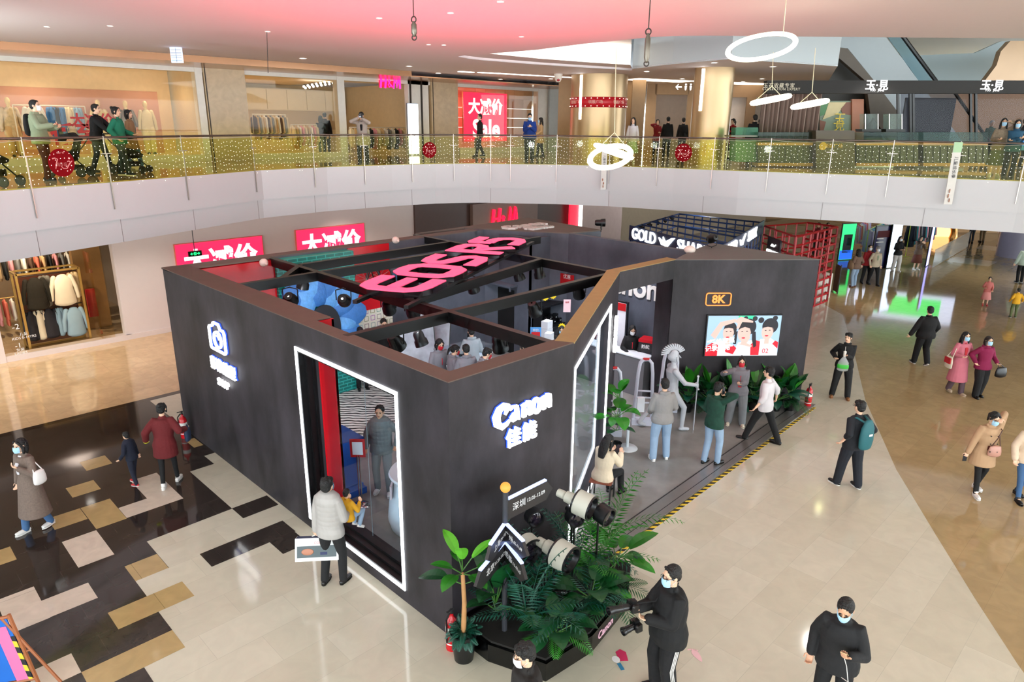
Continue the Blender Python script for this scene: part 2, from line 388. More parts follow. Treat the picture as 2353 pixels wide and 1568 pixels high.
# --- curtains of fairy lights, one per bay
bulb = emitmat('fairy bulb', 'FFF3D8', 7); wire = mat('clear wire', 'B9B39A', rough=.5)
rg = random.Random(5)
for nb_, ((a, ta), (b, tb)) in enumerate(zip(POSTS[:-1], POSTS[1:])):
    L = (b-a).length; n = max(3, int(L/.105)); nn = Vector((ta.y, -ta.x, 0)); m = MB()
    sag = [a.lerp(b, k/8)+nn*.05+UP*(Z2+.95-.05*math.sin(PI*k/8)) for k in range(9)]
    m.cm = 1; m.rod(sag, .006, n=4)
    for i in range(n):
        q = a.lerp(b, (i+.5)/n)+nn*(.055+rg.uniform(-.01, .01)); z = Z2+.84-rg.uniform(0, .06); d = rg.choice([.85, .9, .95, .8])
        k = 0
        while z-k*.125 > Z2+.9-d-.02:
            w = rg.uniform(-.02, .02); r = .0066; c = q+ta*w+UP*(z-k*.125+rg.uniform(-.03, .03)); m.cm = 0
            m.add([c+UP*r, c-UP*r, c+ta*r, c-ta*r, c+nn*r, c-nn*r], [(0, 2, 4), (0, 4, 3), (0, 3, 5), (0, 5, 2), (1, 4, 2), (1, 3, 4), (1, 5, 3), (1, 2, 5)]); k += 1
    m.build('fairy_light_curtain', [bulb, wire], kind='stuff', label='curtain of tiny warm fairy lights on the balcony glass, %s bay from the left' % ORD[nb_], cat='fairy lights', group='fairy light curtains along the gallery railing')
# --- round red stickers on the glass
red_m = mat('dark red sticker', '7A0812', rough=.9, spec=.1); pinkline = mat('pale pink print', 'D98A86', rough=.5)
for u, v, r, lb in ((139, 374, .29, 'big round dark red anniversary sticker on the balcony glass before the stroller man'), (986, 345, .27, 'round dark red anniversary sticker on the glass, beside the stone pillar'), (1571, 351, .29, 'round red anniversary sticker on the glass near the second round column')):
    p, t = edge_at(u); nn = Vector((t.y, -t.x, 0)); o = onP(u, v, p, nn); o = o+nn*.03
    th = thing('round_sticker', lb, 'sticker', o, group=None)
    m = MB(); m.prismf([(r*math.cos(2*PI*k/40), r*math.sin(2*PI*k/40)) for k in range(40)], o, t, UP, nn, 0, .004); m.build('disc', red_m, th)
    m = MB(); k = r/.29; S = lambda P: [(x*k, y*k, w*k) for x, y, w in P]
    m.stroke(S([(-.19, .09, .03), (-.13, .1, .02), (-.08, .08, .02), (-.12, -.02, .025), (-.15, -.12, .012)]), o, t, UP, nn, .004, .008)
    m.stroke(S([(-.03, -.06, .01), (.02, -.12, .015), (.1, -.12, .02), (.17, -.03, .025), (.24, .03, .012)]), o, t, UP, nn, .004, .008)
    m.stroke(S([(.13, .02, .02), (.17, .03, .02), (.2, .0, .015)]), o, t, UP, nn, .004, .008)
    m.prismf([(.18*k+.022*k*math.cos(a), .085*k+.022*k*math.sin(a)) for a in [i*PI/5 for i in range(10)]], o, t, UP, nn, .004, .008); m.build('drawn_seven', pinkline, th)
    text('lettering', '周年庆', o+nn*.006-UP*.04*k, t, UP, .085*k, mat('dusty print', 'B4605E', rough=.5), .004, parent=th)
    text('lettering', '领展广场', o+nn*.006+UP*.2*k, t, UP, .04*k, pinkline, .004, parent=th)

# --- ceiling over the atrium and the gallery
ceil_m = mat('ceiling plaster', 'F0E8E8', rough=.7, var=.015)
A = lambda u, v, z=CEIL: tuple(at(u, v, z))[:2]
near = [(-16, 20), (20, -16)]
pl = [(-25, 29), (-25, -6), (-6, -25), (33, -29)]+[A(2900, 96), A(2353, 88), A(1930, 85), A(1640, 82), A(1560, 82.5), A(1500, 85), A(1450, 90), A(1340, 101), A(1230, 115), A(1130, 123), A(1075, 126), A(1052, 130), A(1075, 135), A(1110, 139), A(1240, 149), A(1350, 156), A(1452, 162), A(1453, 157), A(1545, 146), A(1680, 134), A(1925, 151), A(1905, 184)]+[(60, 20), (60, 60), (-25, 60)]
s = MB(); s.prism(pl, CEIL, CEIL+.02); struct(s, 'ceiling', ceil_m, rebase=False)
# glowing cove of the oval opening and the fascia of the floor above
cove = emitmat('cove glow', 'FFF4E2', 1.6)
CV = [A(1052, 130), A(1075, 135), A(1110, 139), A(1240, 149), A(1350, 156), A(1452, 162)]
CV2 = [A(1105, 128), A(1240, 141), A(1350, 149), A(1448, 155)]
def wallstrip(m, pts, z0, z1, th=.03):
    for a, b in zip(pts[:-1], pts[1:]):
        m.add([(a[0], a[1], z0), (b[0], b[1], z0), (b[0], b[1], z1), (a[0], a[1], z1)], [(0, 1, 2, 3)])
m = MB(); wallstrip(m, CV, CEIL, CEIL+.09); struct(m, 'trim_oval_lip', ceil_m, rebase=False)
m = MB(); wallstrip(m, CV2, CEIL+.09, CEIL+.75)
struct(m, 'ceiling_cove', cove, rebase=False)
m = MB(); m.prism(CV+CV2[::-1], CEIL+.08, CEIL+.09); m.prism(CV2+[A(1448, 130), A(1300, 118)], CEIL+.75, CEIL+.77); struct(m, 'ceiling_oval', ceil_m, rebase=False)
m = MB(); wallstrip(m, [A(1440, 128), A(1300, 112), (30, 12)][:2]+[], CEIL+.4, CEIL+2)
FS = [A(1250, 120), A(1453, 157), A(1545, 146), A(1680, 134), A(1925, 151), (27, 1.5)]
m = MB(); wallstrip(m, FS[1:5], CEIL-.02, CEIL+2.4); q = FS[4]
m.add([(FS[4][0], FS[4][1], CEIL), (FS[4][0]+8, FS[4][1]+7, CEIL), (FS[4][0]+8, FS[4][1]+7, CEIL+2.4), (FS[4][0], FS[4][1], CEIL+2.4)], [(0, 1, 2, 3)])
struct(m, 'wall_upper_fascia', mat('cool white fascia', '9CA2A3', rough=.5, var=.01), rebase=False)
m = MB(); m.quad((-5, -5, 11.2), (60, -25, 11.2), (60, 40, 11.2), (-5, 40, 11.2)); struct(m, 'ceiling_top', mat('upper ceiling', 'E4ECEF', rough=.6, var=.01), rebase=False)

# --- gallery shop walls along Y = 20
YW = 20.0
def X2(u, v=300, y=YW): return onY(u, v, y).x
stone_b = stone('beige wall stone', 'C7AB84', 1.6, .95, rough=.3, grout=.75)
stone_b.node_tree.nodes['Brick Texture'].inputs['Row Height'].default_value = .75
copper = mat('copper soffit', 'B98A66', rough=.22, metal=.6, var=.12, scale=.8)
whitef = mat('white frame', 'E3DCD0', rough=.4)
WT = 8.3
s = MB(); s.bb((-14, 17.7, 8.3), (X2(1262), 20.4, 8.34)); s.bb((-14, 17.7, 8.34), (13, 17.75, 8.5)); struct(s, 'trim_soffit', copper, rebase=False)
s = MB(); s.bb((X2(462), YW-.05, Z2), (X2(478), YW+.3, WT)); s.bb((X2(940), YW-.02, Z2), (X2(986), YW+.25, WT)); s.bb((X2(780), YW-.04, Z2), (X2(796), YW+.3, WT)); s.bb((X2(1234), YW-.05, Z2), (X2(1262), YW+.3, WT)); s.bb((-14, YW-.02, WT-.14), (X2(1262), YW+.2, WT)); struct(s, 'wall_gallery_frames', whitef, rebase=False)
s = MB(); s.bb((X2(480), YW-.1, Z2), (X2(572), YW+.4, WT)); s.bb((X2(990), YW-.1, Z2), (X2(1050), YW+.4, WT)); struct(s, 'wall_gallery_pillars', stone_b, rebase=False)
s = MB()
for u in (482, 943, 968, 993): s.bb((X2(u), YW-.12, Z2), (X2(u)+.03, YW-.02, WT))
struct(s, 'trim_shadow_gap', mat('dark gap', '2B241C', rough=.5), rebase=False)
gl = glass('shop glass', 'FFFAF0', refl=.35)
s = MB(); s.bb((-14, YW, Z2+.2), (X2(462), YW+.02, WT-.1)); struct(s, 'window_1', gl, rebase=False)
s = MB(); s.bb((X2(572), YW, Z2+.2), (X2(780), YW+.02, WT-.1)); struct(s, 'window_2', gl, rebase=False)
s = MB(); s.bb((X2(1053), YW, Z2+.2), (X2(1236), YW+.02, WT-.1)); struct(s, 'window_3', gl, rebase=False)
plinth = mat('cream window plinth', 'E4D9C0', rough=.3)
s = MB(); s.bb((-14, YW-.1, Z2), (X2(462), YW+2.2, Z2+.22)); s.bb((X2(572), YW-.06, Z2), (X2(780), YW+.2, Z2+.2)); s.bb((X2(1053), YW-.1, Z2), (X2(1236), YW+1.2, Z2+.26)); struct(s, 'trim_plinth', plinth, rebase=False)
s = MB(); s.bb((-14, YW+2.2, Z2), (X2(455), YW+2.3, WT)); struct(s, 'wall_display_back', mat('cream display wall', 'E8CFAE', rough=.6), rebase=False)
s = MB(); s.bb((-14, YW+2.1, Z2+.22), (X2(372, 300, YW+2.1), YW+2.18, Z2+2.35)); s.build('display_backdrop', mat('dusty pink board', 'C99684', rough=.6), label='long dusty pink display board behind the mannequins in upper left window', cat='display board')
s = MB(); s.bb((-14, YW, WT-.02), (13, YW+12, WT)); s.bb((13, YW, WT-.02), (22, YW+3, WT)); struct(s, 'ceiling_shop', mat('shop ceiling', 'EADBC4', rough=.6), rebase=False)
s = MB(); s.bb((5, YW+8, Z2), (17, YW+8.2, WT)); s.bb((X2(462), YW+.3, Z2), (X2(478), YW+9, WT)); s.bb((X2(1005), YW+.4, Z2), (X2(1005)+.1, YW+9, WT)); struct(s, 'wall_shop_back', mat('shop wall cream', 'D9C3A0', rough=.6), rebase=False)
# patchwork board behind the sale light box
s = MB(); rg = random.Random(2); x0 = X2(1053); x1 = X2(1236)+.6; nx, nz = 9, 6
for i in range(nx):
    for j in range(nz):
        s.cm = rg.randint(0, 2); s.bb((x0+(x1-x0)*i/nx, YW+1.05-rg.uniform(0, .06), Z2+.26+2.8*j/nz), (x0+(x1-x0)*(i+1)/nx-.01, YW+1.2, Z2+.26+2.8*(j+1)/nz-.01))
s.build('display_backdrop', [mat('warm paper a', 'D9B190', rough=.7), mat('warm paper b', 'CDA583', rough=.7), mat('warm paper c', 'E3BD9C', rough=.7)], label='patchwork of pinkish beige boards behind the upper sale light box', cat='display board')
for x, y, p in ((-3, YW+1, 22), (1, YW+1, 22), (4.5, YW+1, 14), (8, YW+4, 60), (12, YW+4, 60), (8, YW+1.5, 20), (17.5, YW+.6, 14)):
    lamp('SPOT', 'shop_lamp', (x, y, WT-.06), p*5, (1, .86, .68), .12, aim=(x, y, 0), spot=2.7, blend=1)

# --- ground floor walls along Y = 17.2
YL = 17.2
def X1(u, v=600): return onY(u, v, YL).x
wl = mat('warm white wall', 'D6C8C2', rough=.5, var=.02)
s = MB(); s.bb((X1(262, 600), YL, 0), (X1(951, 520), YL+.3, 4)); s.bb((X1(262), YL-.05, 0), (X1(951, 520), YL, .16)); s.bb((-12, YL-.06, 0), (1.4, YL+.3, .16)); s.bb((-12, YL-.02, 3.35), (1.3, YL+.3, 4)); s.bb((-2.05, YL-.08, 0), (-1.87, YL+.1, 3.8)); struct(s, 'wall_left', wl, rebase=False)
s = MB(); s.bb((X1(951, 520), YL-.1, 0), (X1(1312, 500), YL+.3, 4)); struct(s, 'wall_back', mat('brown cladding', '4B342C', rough=.4), rebase=False)
s = MB(); s.bb((-1.87, YL, .16), (X1(236), YL+.02, 3.4)); struct(s, 'window_4', gl, rebase=False)
s = MB(); s.bb((-12, YL+6, 0), (4, YL+6.2, 4)); s.bb((2.4, YL+.3, 0), (2.6, YL+6.2, 4)); struct(s, 'wall_shop_lower', mat('dim shop wall', '8C7358', rough=.7), rebase=False)
s = MB(); s.bb((-12, YL+.3, .002), (4, YL+6, .01)); struct(s, 'floor_shop', stone('shop tile', 'B39A78', .6, .6, rough=.25), rebase=False)
lamp('SPOT', 'shop_lamp', (-.6, YL-.5, 3.72), 200, (1, .9, .78), .12, aim=(-.6, YL+1.5, 0), spot=2.2, blend=1); lamp('SPOT', 'shop_lamp', (-1, YL+3, 3.7), 260, (1, .88, .72), .12, aim=(-1, YL+3.6, 0), spot=2.7, blend=1)
# --- right-hand wall of the gallery
D = 36
def slab_pv(m, u0, v0, u1, v1, D, th=.2):
    a = PV(u0, v1, D); b = PV(u1, v1, D); z0 = min(a.z, b.z); z1 = PV((u0+u1)/2, v0, D).z
    m.obox(Vector(((a.x+b.x)/2, (a.y+b.y)/2, (z0+z1)/2))+HV*th/2, (Vector((b.x-a.x, b.y-a.y, 0)))/2, HV*th/2, UP*(z1-z0)/2); return z0, z1
def zbox(m, u0, u1, z0, z1, D, th=.1, v=350):
    a = PV(u0, v, D); b = PV(u1, v, D)
    m.obox(Vector(((a.x+b.x)/2, (a.y+b.y)/2, (z0+z1)/2))+HV*th/2, Vector((b.x-a.x, b.y-a.y, 0))/2, HV*th/2, UP*(z1-z0)/2)
tanw = mat('tan corridor wall', 'B08E66', rough=.5); brw = mat('brown corridor wall', '8A6C4C', rough=.5)
s = MB(); zbox(s, 1445, 1475, Z2, CEIL, 33); zbox(s, 1478, 1500, Z2, CEIL, 36.2); zbox(s, 1570, 1660, Z2, CEIL, 36.2); zbox(s, 1496, 1572, 8.0, CEIL, 36.2); struct(s, 'wall_right', tanw, rebase=False)
s = MB(); zbox(s, 1660, 1765, 7.9, CEIL, 36); zbox(s, 1704, 1725, Z2, 8, 36); struct(s, 'wall_corridor', brw, rebase=False)
s = MB(); zbox(s, 1655, 1704, Z2, 7.95, 36.5); zbox(s, 1496, 1572, Z2, 8.1, 39); zbox(s, 1725, 1770, Z2, 7.9, 38); zbox(s, 2110, 2700, Z2, 9, 42); struct(s, 'wall_far', mat('pinkish white wall', 'E2D3C6', rough=.5), rebase=False)
# ceiling light slots (real cove lights in the gallery ceiling)
s = MB()
def slot(u0, v0, u1, v1, w):
    a = at(u0, v0, CEIL-.01); b = at(u1, v1, CEIL-.01); t = (b-a).normalized(); n = Vector((-t.y, t.x, 0)); s.obox((a+b)/2, (b-a)/2, n*w/2, UP*.01)
slot(1450, 182, 1580, 188, 1.2); slot(1668, 191, 1762, 194, 1.2)
s.build('ceiling_slot_light', emitmat('slot light', 'FFF0DC', 2.2), label='bright white light slot in the gallery ceiling between the round columns', cat='ceiling light')
s = MB(); slot(1055, 164.5, 1087, 166.5, .22); s.build('ceiling_slot_light', emitmat('slot light b', 'FFF6EA', 4), label='short narrow ceiling light strip above the sale light box', cat='ceiling light')
s = MB(); slot(1100, 166.5, 1316, 178.5, .22); s.build('ceiling_slot_light', emitmat('slot light b', 'FFF6EA', 4), label='long narrow ceiling light strip running to the first round column', cat='ceiling light')
# --- round columns
colm = mat('champagne metal', 'B79B74', rough=.32, metal=.55, var=.1, scale=.7)
for u0, u1, vt, lb in ((1316, 1440, 173, 1), (1583, 1668, 171, 2)):
    # placed where the top meets the ceiling
    pt = at((u0+u1)/2, vt, CEIL) if lb == 1 else PV((u0+u1)/2, 354, 26.5); dist = (Vector((pt.x, pt.y, 0))-Vector((CAM.x, CAM.y, 0))).dot(HV)
    r = (u1-u0)/FPX*dist*.98/2
    s = MB(); s.cyl((pt.x, pt.y, Z2), (pt.x, pt.y, CEIL), r, n=48); c = struct(s, 'column_%d' % lb, colm, smooth=True, angle=.6, rebase=False)
    vp = (Vector((CAM.x, CAM.y, 0))-Vector((pt.x, pt.y, 0))).normalized(); sd = Vector((vp.y, -vp.x, 0))
    # slim vertical light on the shaft
    k = -.62 if lb == 1 else -.55
    d = (vp*math.sqrt(1-k*k)+sd*(-k if sd.dot(RV) < 0 else k)); q = Vector((pt.x, pt.y, 0))+d*r
    z0 = 6.75 if lb == 1 else 7.05; tt = Vector((-d.y, d.x, 0))
    m = MB(); m.obox(q+UP*((z0+CEIL-.05)/2), tt*.055, d*.02, UP*((CEIL-.05-z0)/2))
    m.build('column_light', emitmat('strip light', 'FFFFFF', 5), label='vertical white strip light on the %s round metal column' % ('nearer' if lb == 1 else 'farther'), cat='light')
    if lb == 1:
        C1 = (Vector((pt.x, pt.y, 0)), r, vp, sd)
        m = MB(); m.lathe((pt.x, pt.y, 0), [(r+.008, 7.22), (r+.014, 7.22), (r+.014, 7.62), (r+.008, 7.62)], n=48)
        th = thing('column_banner', 'red banner wrapped round the nearer metal column', 'banner', (pt.x, pt.y, 7.2)); m.build('band', mat('bright red vinyl', 'C01322', rough=.4), th, smooth=True)
        m = MB()
        for i in range(30):
            a = 2*PI*i/30
            for z in (7.27, 7.57): m.ball((pt.x+(r+.02)*math.cos(a), pt.y+(r+.02)*math.sin(a), z), .022, 6, 4)
        m.build('dots', emitmat('white dots', 'FFF2E0', 1), th)
        for a in (-.9, -.1, .75):
            dd = Matrix.Rotation(a, 3, 'Z')@vp; t2 = Vector((-dd.y, dd.x, 0))
            text('lettering', '领展广场', Vector((pt.x, pt.y, 7.42))+dd*(r+.02), t2, UP, .15, mat('pale print', 'F2B6A6', rough=.5), .01, parent=th)
# ceiling downlights: a trim ring, a bright disc and its lamp
disc_m = emitmat('downlight disc', 'FFF8EC', 12); ring_m = mat('downlight ring', 'D9D4CE', rough=.4)
def downlight(p, r, label, power=0):
    th = thing('downlight', label, 'downlight', p, group='ceiling downlights')
    m = MB(); m.lathe(p, [(r, 0), (r*1.25, -.012), (r*1.3, 0)], 20); m.build('ring', ring_m, th)
    m = MB(); m.cyl(p-UP*.004, p, r, n=16); m.build('disc', disc_m, th)
for nd, (u, v) in enumerate(sorted(((696, 134), (940, 152), (716, 157), (724, 151), (1007, 168), (1150, 182), (1266, 181), (1310, 196), (1486, 164), (1568, 181), (1641, 144), (1776, 153), (1751, 181), (1707, 187), (1480, 193), (108, 61), (615, 72), (871, 41), (1020, 103), (440, 143), (1150, 3), (1198, 84), (253, 59), (985, 102), (1035, 29)))):
    small = v < 110 and u < 1300
    downlight(at(u, v, CEIL), .05 if small else .1, '%s round recessed downlight in the ceiling, %s from the left edge' % ('small' if small else 'bright', ORD[nd]))
for x, y, p in ((-4, 14, 300), (2, 14, 0), (-8, 6, 500), (4.5, -6, 500), (-5, 0, 500), (11, -9, 500), (14, 0, 500), (9, 12.5, 250), (22, 3, 500), (20, -8, 500), (-10, -4, 400), (1, -11, 400), (16, 14, 300), (24, 15, 400), (32, 5, 500), (2, 4, 300), (8, 5, 300), (6, -1, 350)):
    if p: lamp('SPOT', 'downlight_lamp', (x, y, CEIL-.06), p*.3, (1, .97, .93), .12, aim=(x, y, 0), spot=2.4, blend=1)
for x, y in ((-4, 14.5), (-6.5, 13.6), (-1, 14.6), (-3, 16), (2, 15.5), (9, 16), (16, 15), (21, 9), (24, 3), (24, -4), (30, 12), (33, 0)):
    lamp('SPOT', 'downlight_lamp', (x, y, 3.75), 190, (1, .93, .84), .1, aim=(x, y, 0), spot=2.3, blend=1)

# ================================================================ the pavilion booth
def concrete(name, color, sx=3, sz=.5, var=.35, rough=.55, spec=.4):
    m = mat(name, color, rough=rough, spec=spec, var=.35, scale=1.1); nt = m.node_tree; b = nt.nodes['Principled BSDF']
    tc = [n for n in nt.nodes if n.type == 'TEX_COORD'][0]
    mp = nt.nodes.new('ShaderNodeMapping'); mp.inputs['Scale'].default_value = (sx, sx, sz); nt.links.new(tc.outputs['Object'], mp.inputs[0])
    n = nt.nodes.new('ShaderNodeTexNoise'); n.inputs['Scale'].default_value = 1.4; n.inputs['Detail'].default_value = 8; n.inputs['Roughness'].default_value = .65
    nt.links.new(mp.outputs[0], n.inputs['Vector'])
    r = nt.nodes.new('ShaderNodeMapRange'); r.inputs[1].default_value = .3; r.inputs[2].default_value = .72; r.inputs[3].default_value = 1-var; r.inputs[4].default_value = 1+var
    nt.links.new(n.outputs[0], r.inputs[0]); src = b.inputs['Base Color'].links[0].from_socket
    mu = nt.nodes.new('ShaderNodeMix'); mu.data_type = 'RGBA'; mu.blend_type = 'MULTIPLY'; mu.inputs[0].default_value = 1
    nt.links.new(src, mu.inputs[6]); nt.links.new(r.outputs[0], mu.inputs[7]); nt.links.new(mu.outputs[2], b.inputs['Base Color']); return m
conc = concrete('dark concrete wallpaper', '2A262B', 1.1, .5, .8)
conc_in = concrete('grey concrete wallpaper', '565B66', 1.1, .6, var=.25)
concfl = concrete('grey vinyl floor', '868480', 1.2, 1.2, .2, rough=.32)
topm = mat('brown board edge', '5C4A41', rough=.7, var=.15, scale=4)
topg = mat('grey felt top', '6C625A', rough=.9, var=.08)
redp = mat('glossy red panel', 'C8101E', rough=.2)
teal = stone('teal brick', '1F7A70', .24, .085, rough=.25, grout=2.2, mortar=.012, var=.25, veins=.3)
# bricks run on an upright face
_tc = [n for n in teal.node_tree.nodes if n.type == 'TEX_BRICK'][0]
mp = teal.node_tree.nodes.new('ShaderNodeMapping'); mp.inputs['Rotation'].default_value = (PI/2, 0, 0)
_src = _tc.inputs['Vector'].links[0].from_socket; teal.node_tree.links.new(_src, mp.inputs[0]); teal.node_tree.links.new(mp.outputs[0], _tc.inputs['Vector'])
ledw = emitmat('white led line', 'F6FAFF', 3.2)
booth = thing('display_booth', 'large open-topped dark concrete-look pavilion booth in the middle of the mall floor', 'booth', (5, 4, 0))
def part(mb, name, m, **k): return mb.build(name, m, booth, **k)
# left side wall with window hole (Y 1.05..3.70, z .18..3.22)
WY0, WY1, WZ0, WZ1 = 1.03, 3.70, .19, 3.21
m = MB(); m.cm = 0
for a, b in (((0, .25, 0), (.24, WY0, BH)), ((0, WY0, 0), (.24, WY1, WZ0)), ((0, WY0, WZ1), (.24, WY1, BH)), ((0, WY1, 0), (.24, 9.15, BH))): m.bb(a, b)
m.bb((.24, 3.46, 0), (.50, 9.15, BH-.0))
part(m, 'side_wall', conc)
m = MB(); m.bb((-.01, -.0, BH), (.25, 3.44, BH+.012)); m.bb((-.01, 3.44, BH), (.51, 9.16, BH+.014)); part(m, 'top_edge', topm)
m = MB(); m.bb((.245, 3.42, .02), (.54, 3.459, BH-.01)); m.bb((.501, 3.42, .02), (.54, 8.68, BH-.02)); part(m, 'red_lining', redp)
bf = mat('black window frame', '0A0A0D', rough=.35)
def led_loop(y0, y1, z0, z1, w, mk):
    m = MB()
    for a, b in (((y0, z0), (y1, z0+w)), ((y0, z1-w), (y1, z1)), ((y0, z0+w), (y0+w, z1-w)), ((y1-w, z0+w), (y1, z1-w))): mk(m, a, b)
    return m
w1 = part(led_loop(WY0, WY1, WZ0, WZ1, .05, lambda m, a, b: m.bb((-.018, a[0], a[1]), (.02, b[0], b[1]))), 'led_outline', ledw, label='glowing white line round the side window')
m = MB(); y0, y1, z0, z1 = WY0+.05, WY1-.05, WZ0+.05, WZ1-.05
for k, (x0, x1, i) in enumerate(((0, .1, .03), (.1, .2, .07), (.2, .36, .11))):
    for a, b in (((y0, z0), (y1, z0+i)), ((y0, z1-i), (y1, z1)), ((y0, z0), (y0+i, z1)), ((y1-i, z0), (y1, z1))): m.bb((x0, a[0], a[1]), (x1, b[0], b[1]))
wf = part(m, 'window_frame', bf)
bg_ = glass('booth glass', 'F4FBFF', refl=.25)
m = MB(); m.bb((.3, y0+.08, z0+.08), (.312, y1-.08, z1-.08)); part(m, 'glass', bg_)
m = MB(); m.bb((.313, 2.30, z0+.1), (.318, 2.306, z1-.1)); part(m, 'glass_joint', mat('grey joint', '8D979B', rough=.3))
# front wall
m = MB(); m.prism([(0, 0), (2.27, 0), (2.4, .25), (0, .25)], 0, BH); part(m, 'front_wall', conc)
m = MB(); m.prism([(-.01, -.01), (2.27, -.01), (2.31, .03), (2.2, .27), (.24, .27)], BH, BH+.014); part(m, 'top_edge', topm)
# slanted window wall
D0 = Vector((2.27, 0, 0)); D1 = Vector((6.74, 2.55, 0)); DL = (D1-D0).length; DX = (D1-D0).normalized(); DN = Vector((DX.y, -DX.x, 0))   # DN points out, towards the shoppers
def dbox(m, s0, s1, z0, z1, t0=0, t1=-.25):
    m.obox(D0+DX*(s0+s1)/2+DN*(t0+t1)/2+UP*(z0+z1)/2, DX*(s1-s0)/2, DN*abs(t1-t0)/2, UP*(z1-z0)/2); return m
m = MB(); dbox(m, 0, .12, 0, BH); dbox(m, 3.98, DL, 0, BH); dbox(m, .12, 3.98, 3.22, BH); dbox(m, .12, 3.98, 0, .12); part(m, 'window_wall', conc)
m = MB(); dbox(m, -.02, DL+.03, BH-.004, BH+.018, .01, -.27); part(m, 'top_edge', mat('tan board edge', '9A8252', rough=.7, var=.12))
m = MB()
for a in ((.12, .17, .12, 3.22), (3.93, 3.98, .12, 3.22), (.17, 3.93, 3.17, 3.22), (.17, 3.93, .12, .17)): dbox(m, *a, .018, -.02)
part(m, 'led_outline', ledw, label='glowing white line round the slanted window')
m = MB(); dbox(m, .17, 3.93, .17, 3.17, -.1, -.112); part(m, 'glass', bg_)
# lintel over the entrance
m = MB(); m.prism([(6.70, 2.55), (8.80, 2.51), (8.85, 2.78), (6.62, 2.80)], 3.18, BH); part(m, 'lintel', conc)
m = MB(); m.prism([(6.70, 2.54), (8.80, 2.50), (8.85, 2.79), (6.62, 2.81)], BH, BH+.014); part(m, 'top_edge', MATS['tan board edge'])
# screen tower
K0 = Vector((8.75, 2.51, 0)); K1 = Vector((11.25, .27, 0)); KX = (K1-K0).normalized(); KN = Vector((KX.y, -KX.x, 0))
m = MB(); m.prism([(8.75, 2.51), (11.25, .27), (11.48, 3.14), (10.05, 2.86)], 0, BH); m.prism([(8.75, 2.53), (9.06, 3.15), (10.0, 2.9), (9.6, 2.3)], 0, 3.17); part(m, 'screen_wall', conc)
m = MB(); m.prism([(8.73, 2.51), (11.26, .25), (11.5, 3.16), (10.05, 2.88)], BH, BH+.012); part(m, 'tower_top', mat('grey tower top', '6E6B68', rough=.8, var=.06))
# right wall, back wall, roofed corner
m = MB(); m.bb((10.0, 2.86, 0), (10.18, 6.75, BH)); part(m, 'right_wall', conc_in)
m = MB(); m.bb((.5, 8.9, 0), (8.5, 9.2, BH-.02)); m.prism([(8.4, 8.9), (8.5, 9.42), (9.0, 9.42), (9.0, 8.9)], 0, BH-.02); part(m, 'back_wall', conc_in)
m = MB(); m.bb((-.0, 8.74, BH-.02), (2.2, 9.22, BH+.012)); m.bb((2.2, 8.9, BH-.02), (8.5, 9.22, BH+.01)); part(m, 'top_edge', topg)
m = MB(); m.prism([(8.49, 9.45), (10.02, 6.73), (11.16, 6.5), (11.56, 9.8), (6.75, 9.5)], BH-.01, BH+.02); part(m, 'roofed_corner_top', topg)
m = MB(); m.prism([(8.49, 9.42), (10.0, 6.75), (10.12, 6.8), (8.6, 9.5)], 0, BH-.01); m.prism([(8.55, 9.4), (10.02, 6.8), (11.16, 6.52), (11.5, 9.75)], 0, BH-.02); part(m, 'roofed_corner', conc_in)
m = MB(); m.bb((9.0, 7.2, 0), (9.1, 8.9, BH-.1)); m.bb((9.0, 7.2, 0), (10.0, 7.3, BH-.1)); part(m, 'inner_partition', conc_in)
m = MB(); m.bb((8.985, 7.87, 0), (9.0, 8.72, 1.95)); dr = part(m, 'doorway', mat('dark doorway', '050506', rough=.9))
m = MB(); m.bb((8.7, 7.75, 2.08), (9.0, 9.0, 2.13)); m.bb((8.7, 7.75, 1.98), (8.74, 7.79, 2.1)); part(m, 'door_canopy', conc_in)
# floor of the booth with its threshold strip and hazard tape
m = MB(); m.prism([(.24, .25), (2.3, .1), (2.35, -.28), (11.6, -.0), (11.48, 3.14), (11.16, 6.5), (9.0, 8.95), (.5, 8.9)], 0, .03); part(m, 'platform', concfl)
S0 = Vector((1.9, -.36, 0)); S1 = Vector((11.45, .02, 0)); SX = (S1-S0).normalized(); SN = Vector((SX.y, -SX.x, 0)); SL = (S1-S0).length
al = mat('brushed aluminium', '9A9894', rough=.3, metal=.7)
m = MB(); m.obox((S0+S1)/2-SN*.16+UP*.028, SX*SL/2, SN*.17, UP*.008); part(m, 'threshold', al)
m = MB(); m.obox((S0+S1)/2-SN*.34+UP*.032, SX*SL/2, SN*.012, UP*.006); m.obox((S0+S1)/2-SN*.12+UP*.037, SX*SL/2, SN*.005, UP*.003); part(m, 'threshold_groove', mat('dark groove', '1E1D1D', rough=.5))
tape = mat('hazard tape', 'D8B62A', rough=.5); nt = tape.node_tree; b = nt.nodes['Principled BSDF']
wv = nt.nodes.new('ShaderNodeTexWave'); wv.wave_type = 'BANDS'; wv.bands_direction = 'DIAGONAL'; wv.inputs['Scale'].default_value = 3.6
tc = [n for n in nt.nodes if n.type == 'TEX_COORD'][0]; cr = nt.nodes.new('ShaderNodeValToRGB'); cr.color_ramp.interpolation = 'CONSTANT'
cr.color_ramp.elements[0].color = (.01, .01, .01, 1); cr.color_ramp.elements[1].position = .5; cr.color_ramp.elements[1].color = (.72, .5, .03, 1)
nt.links.new(tc.outputs['Object'], wv.inputs[0]); nt.links.new(wv.outputs[0], cr.inputs[0]); nt.links.new(cr.outputs[0], b.inputs['Base Color'])
m = MB(); m.obox((S0+S1)/2+SN*.05+UP*.004, SX*SL/2, SN*.035, UP*.004); part(m, 'hazard_tape', tape)
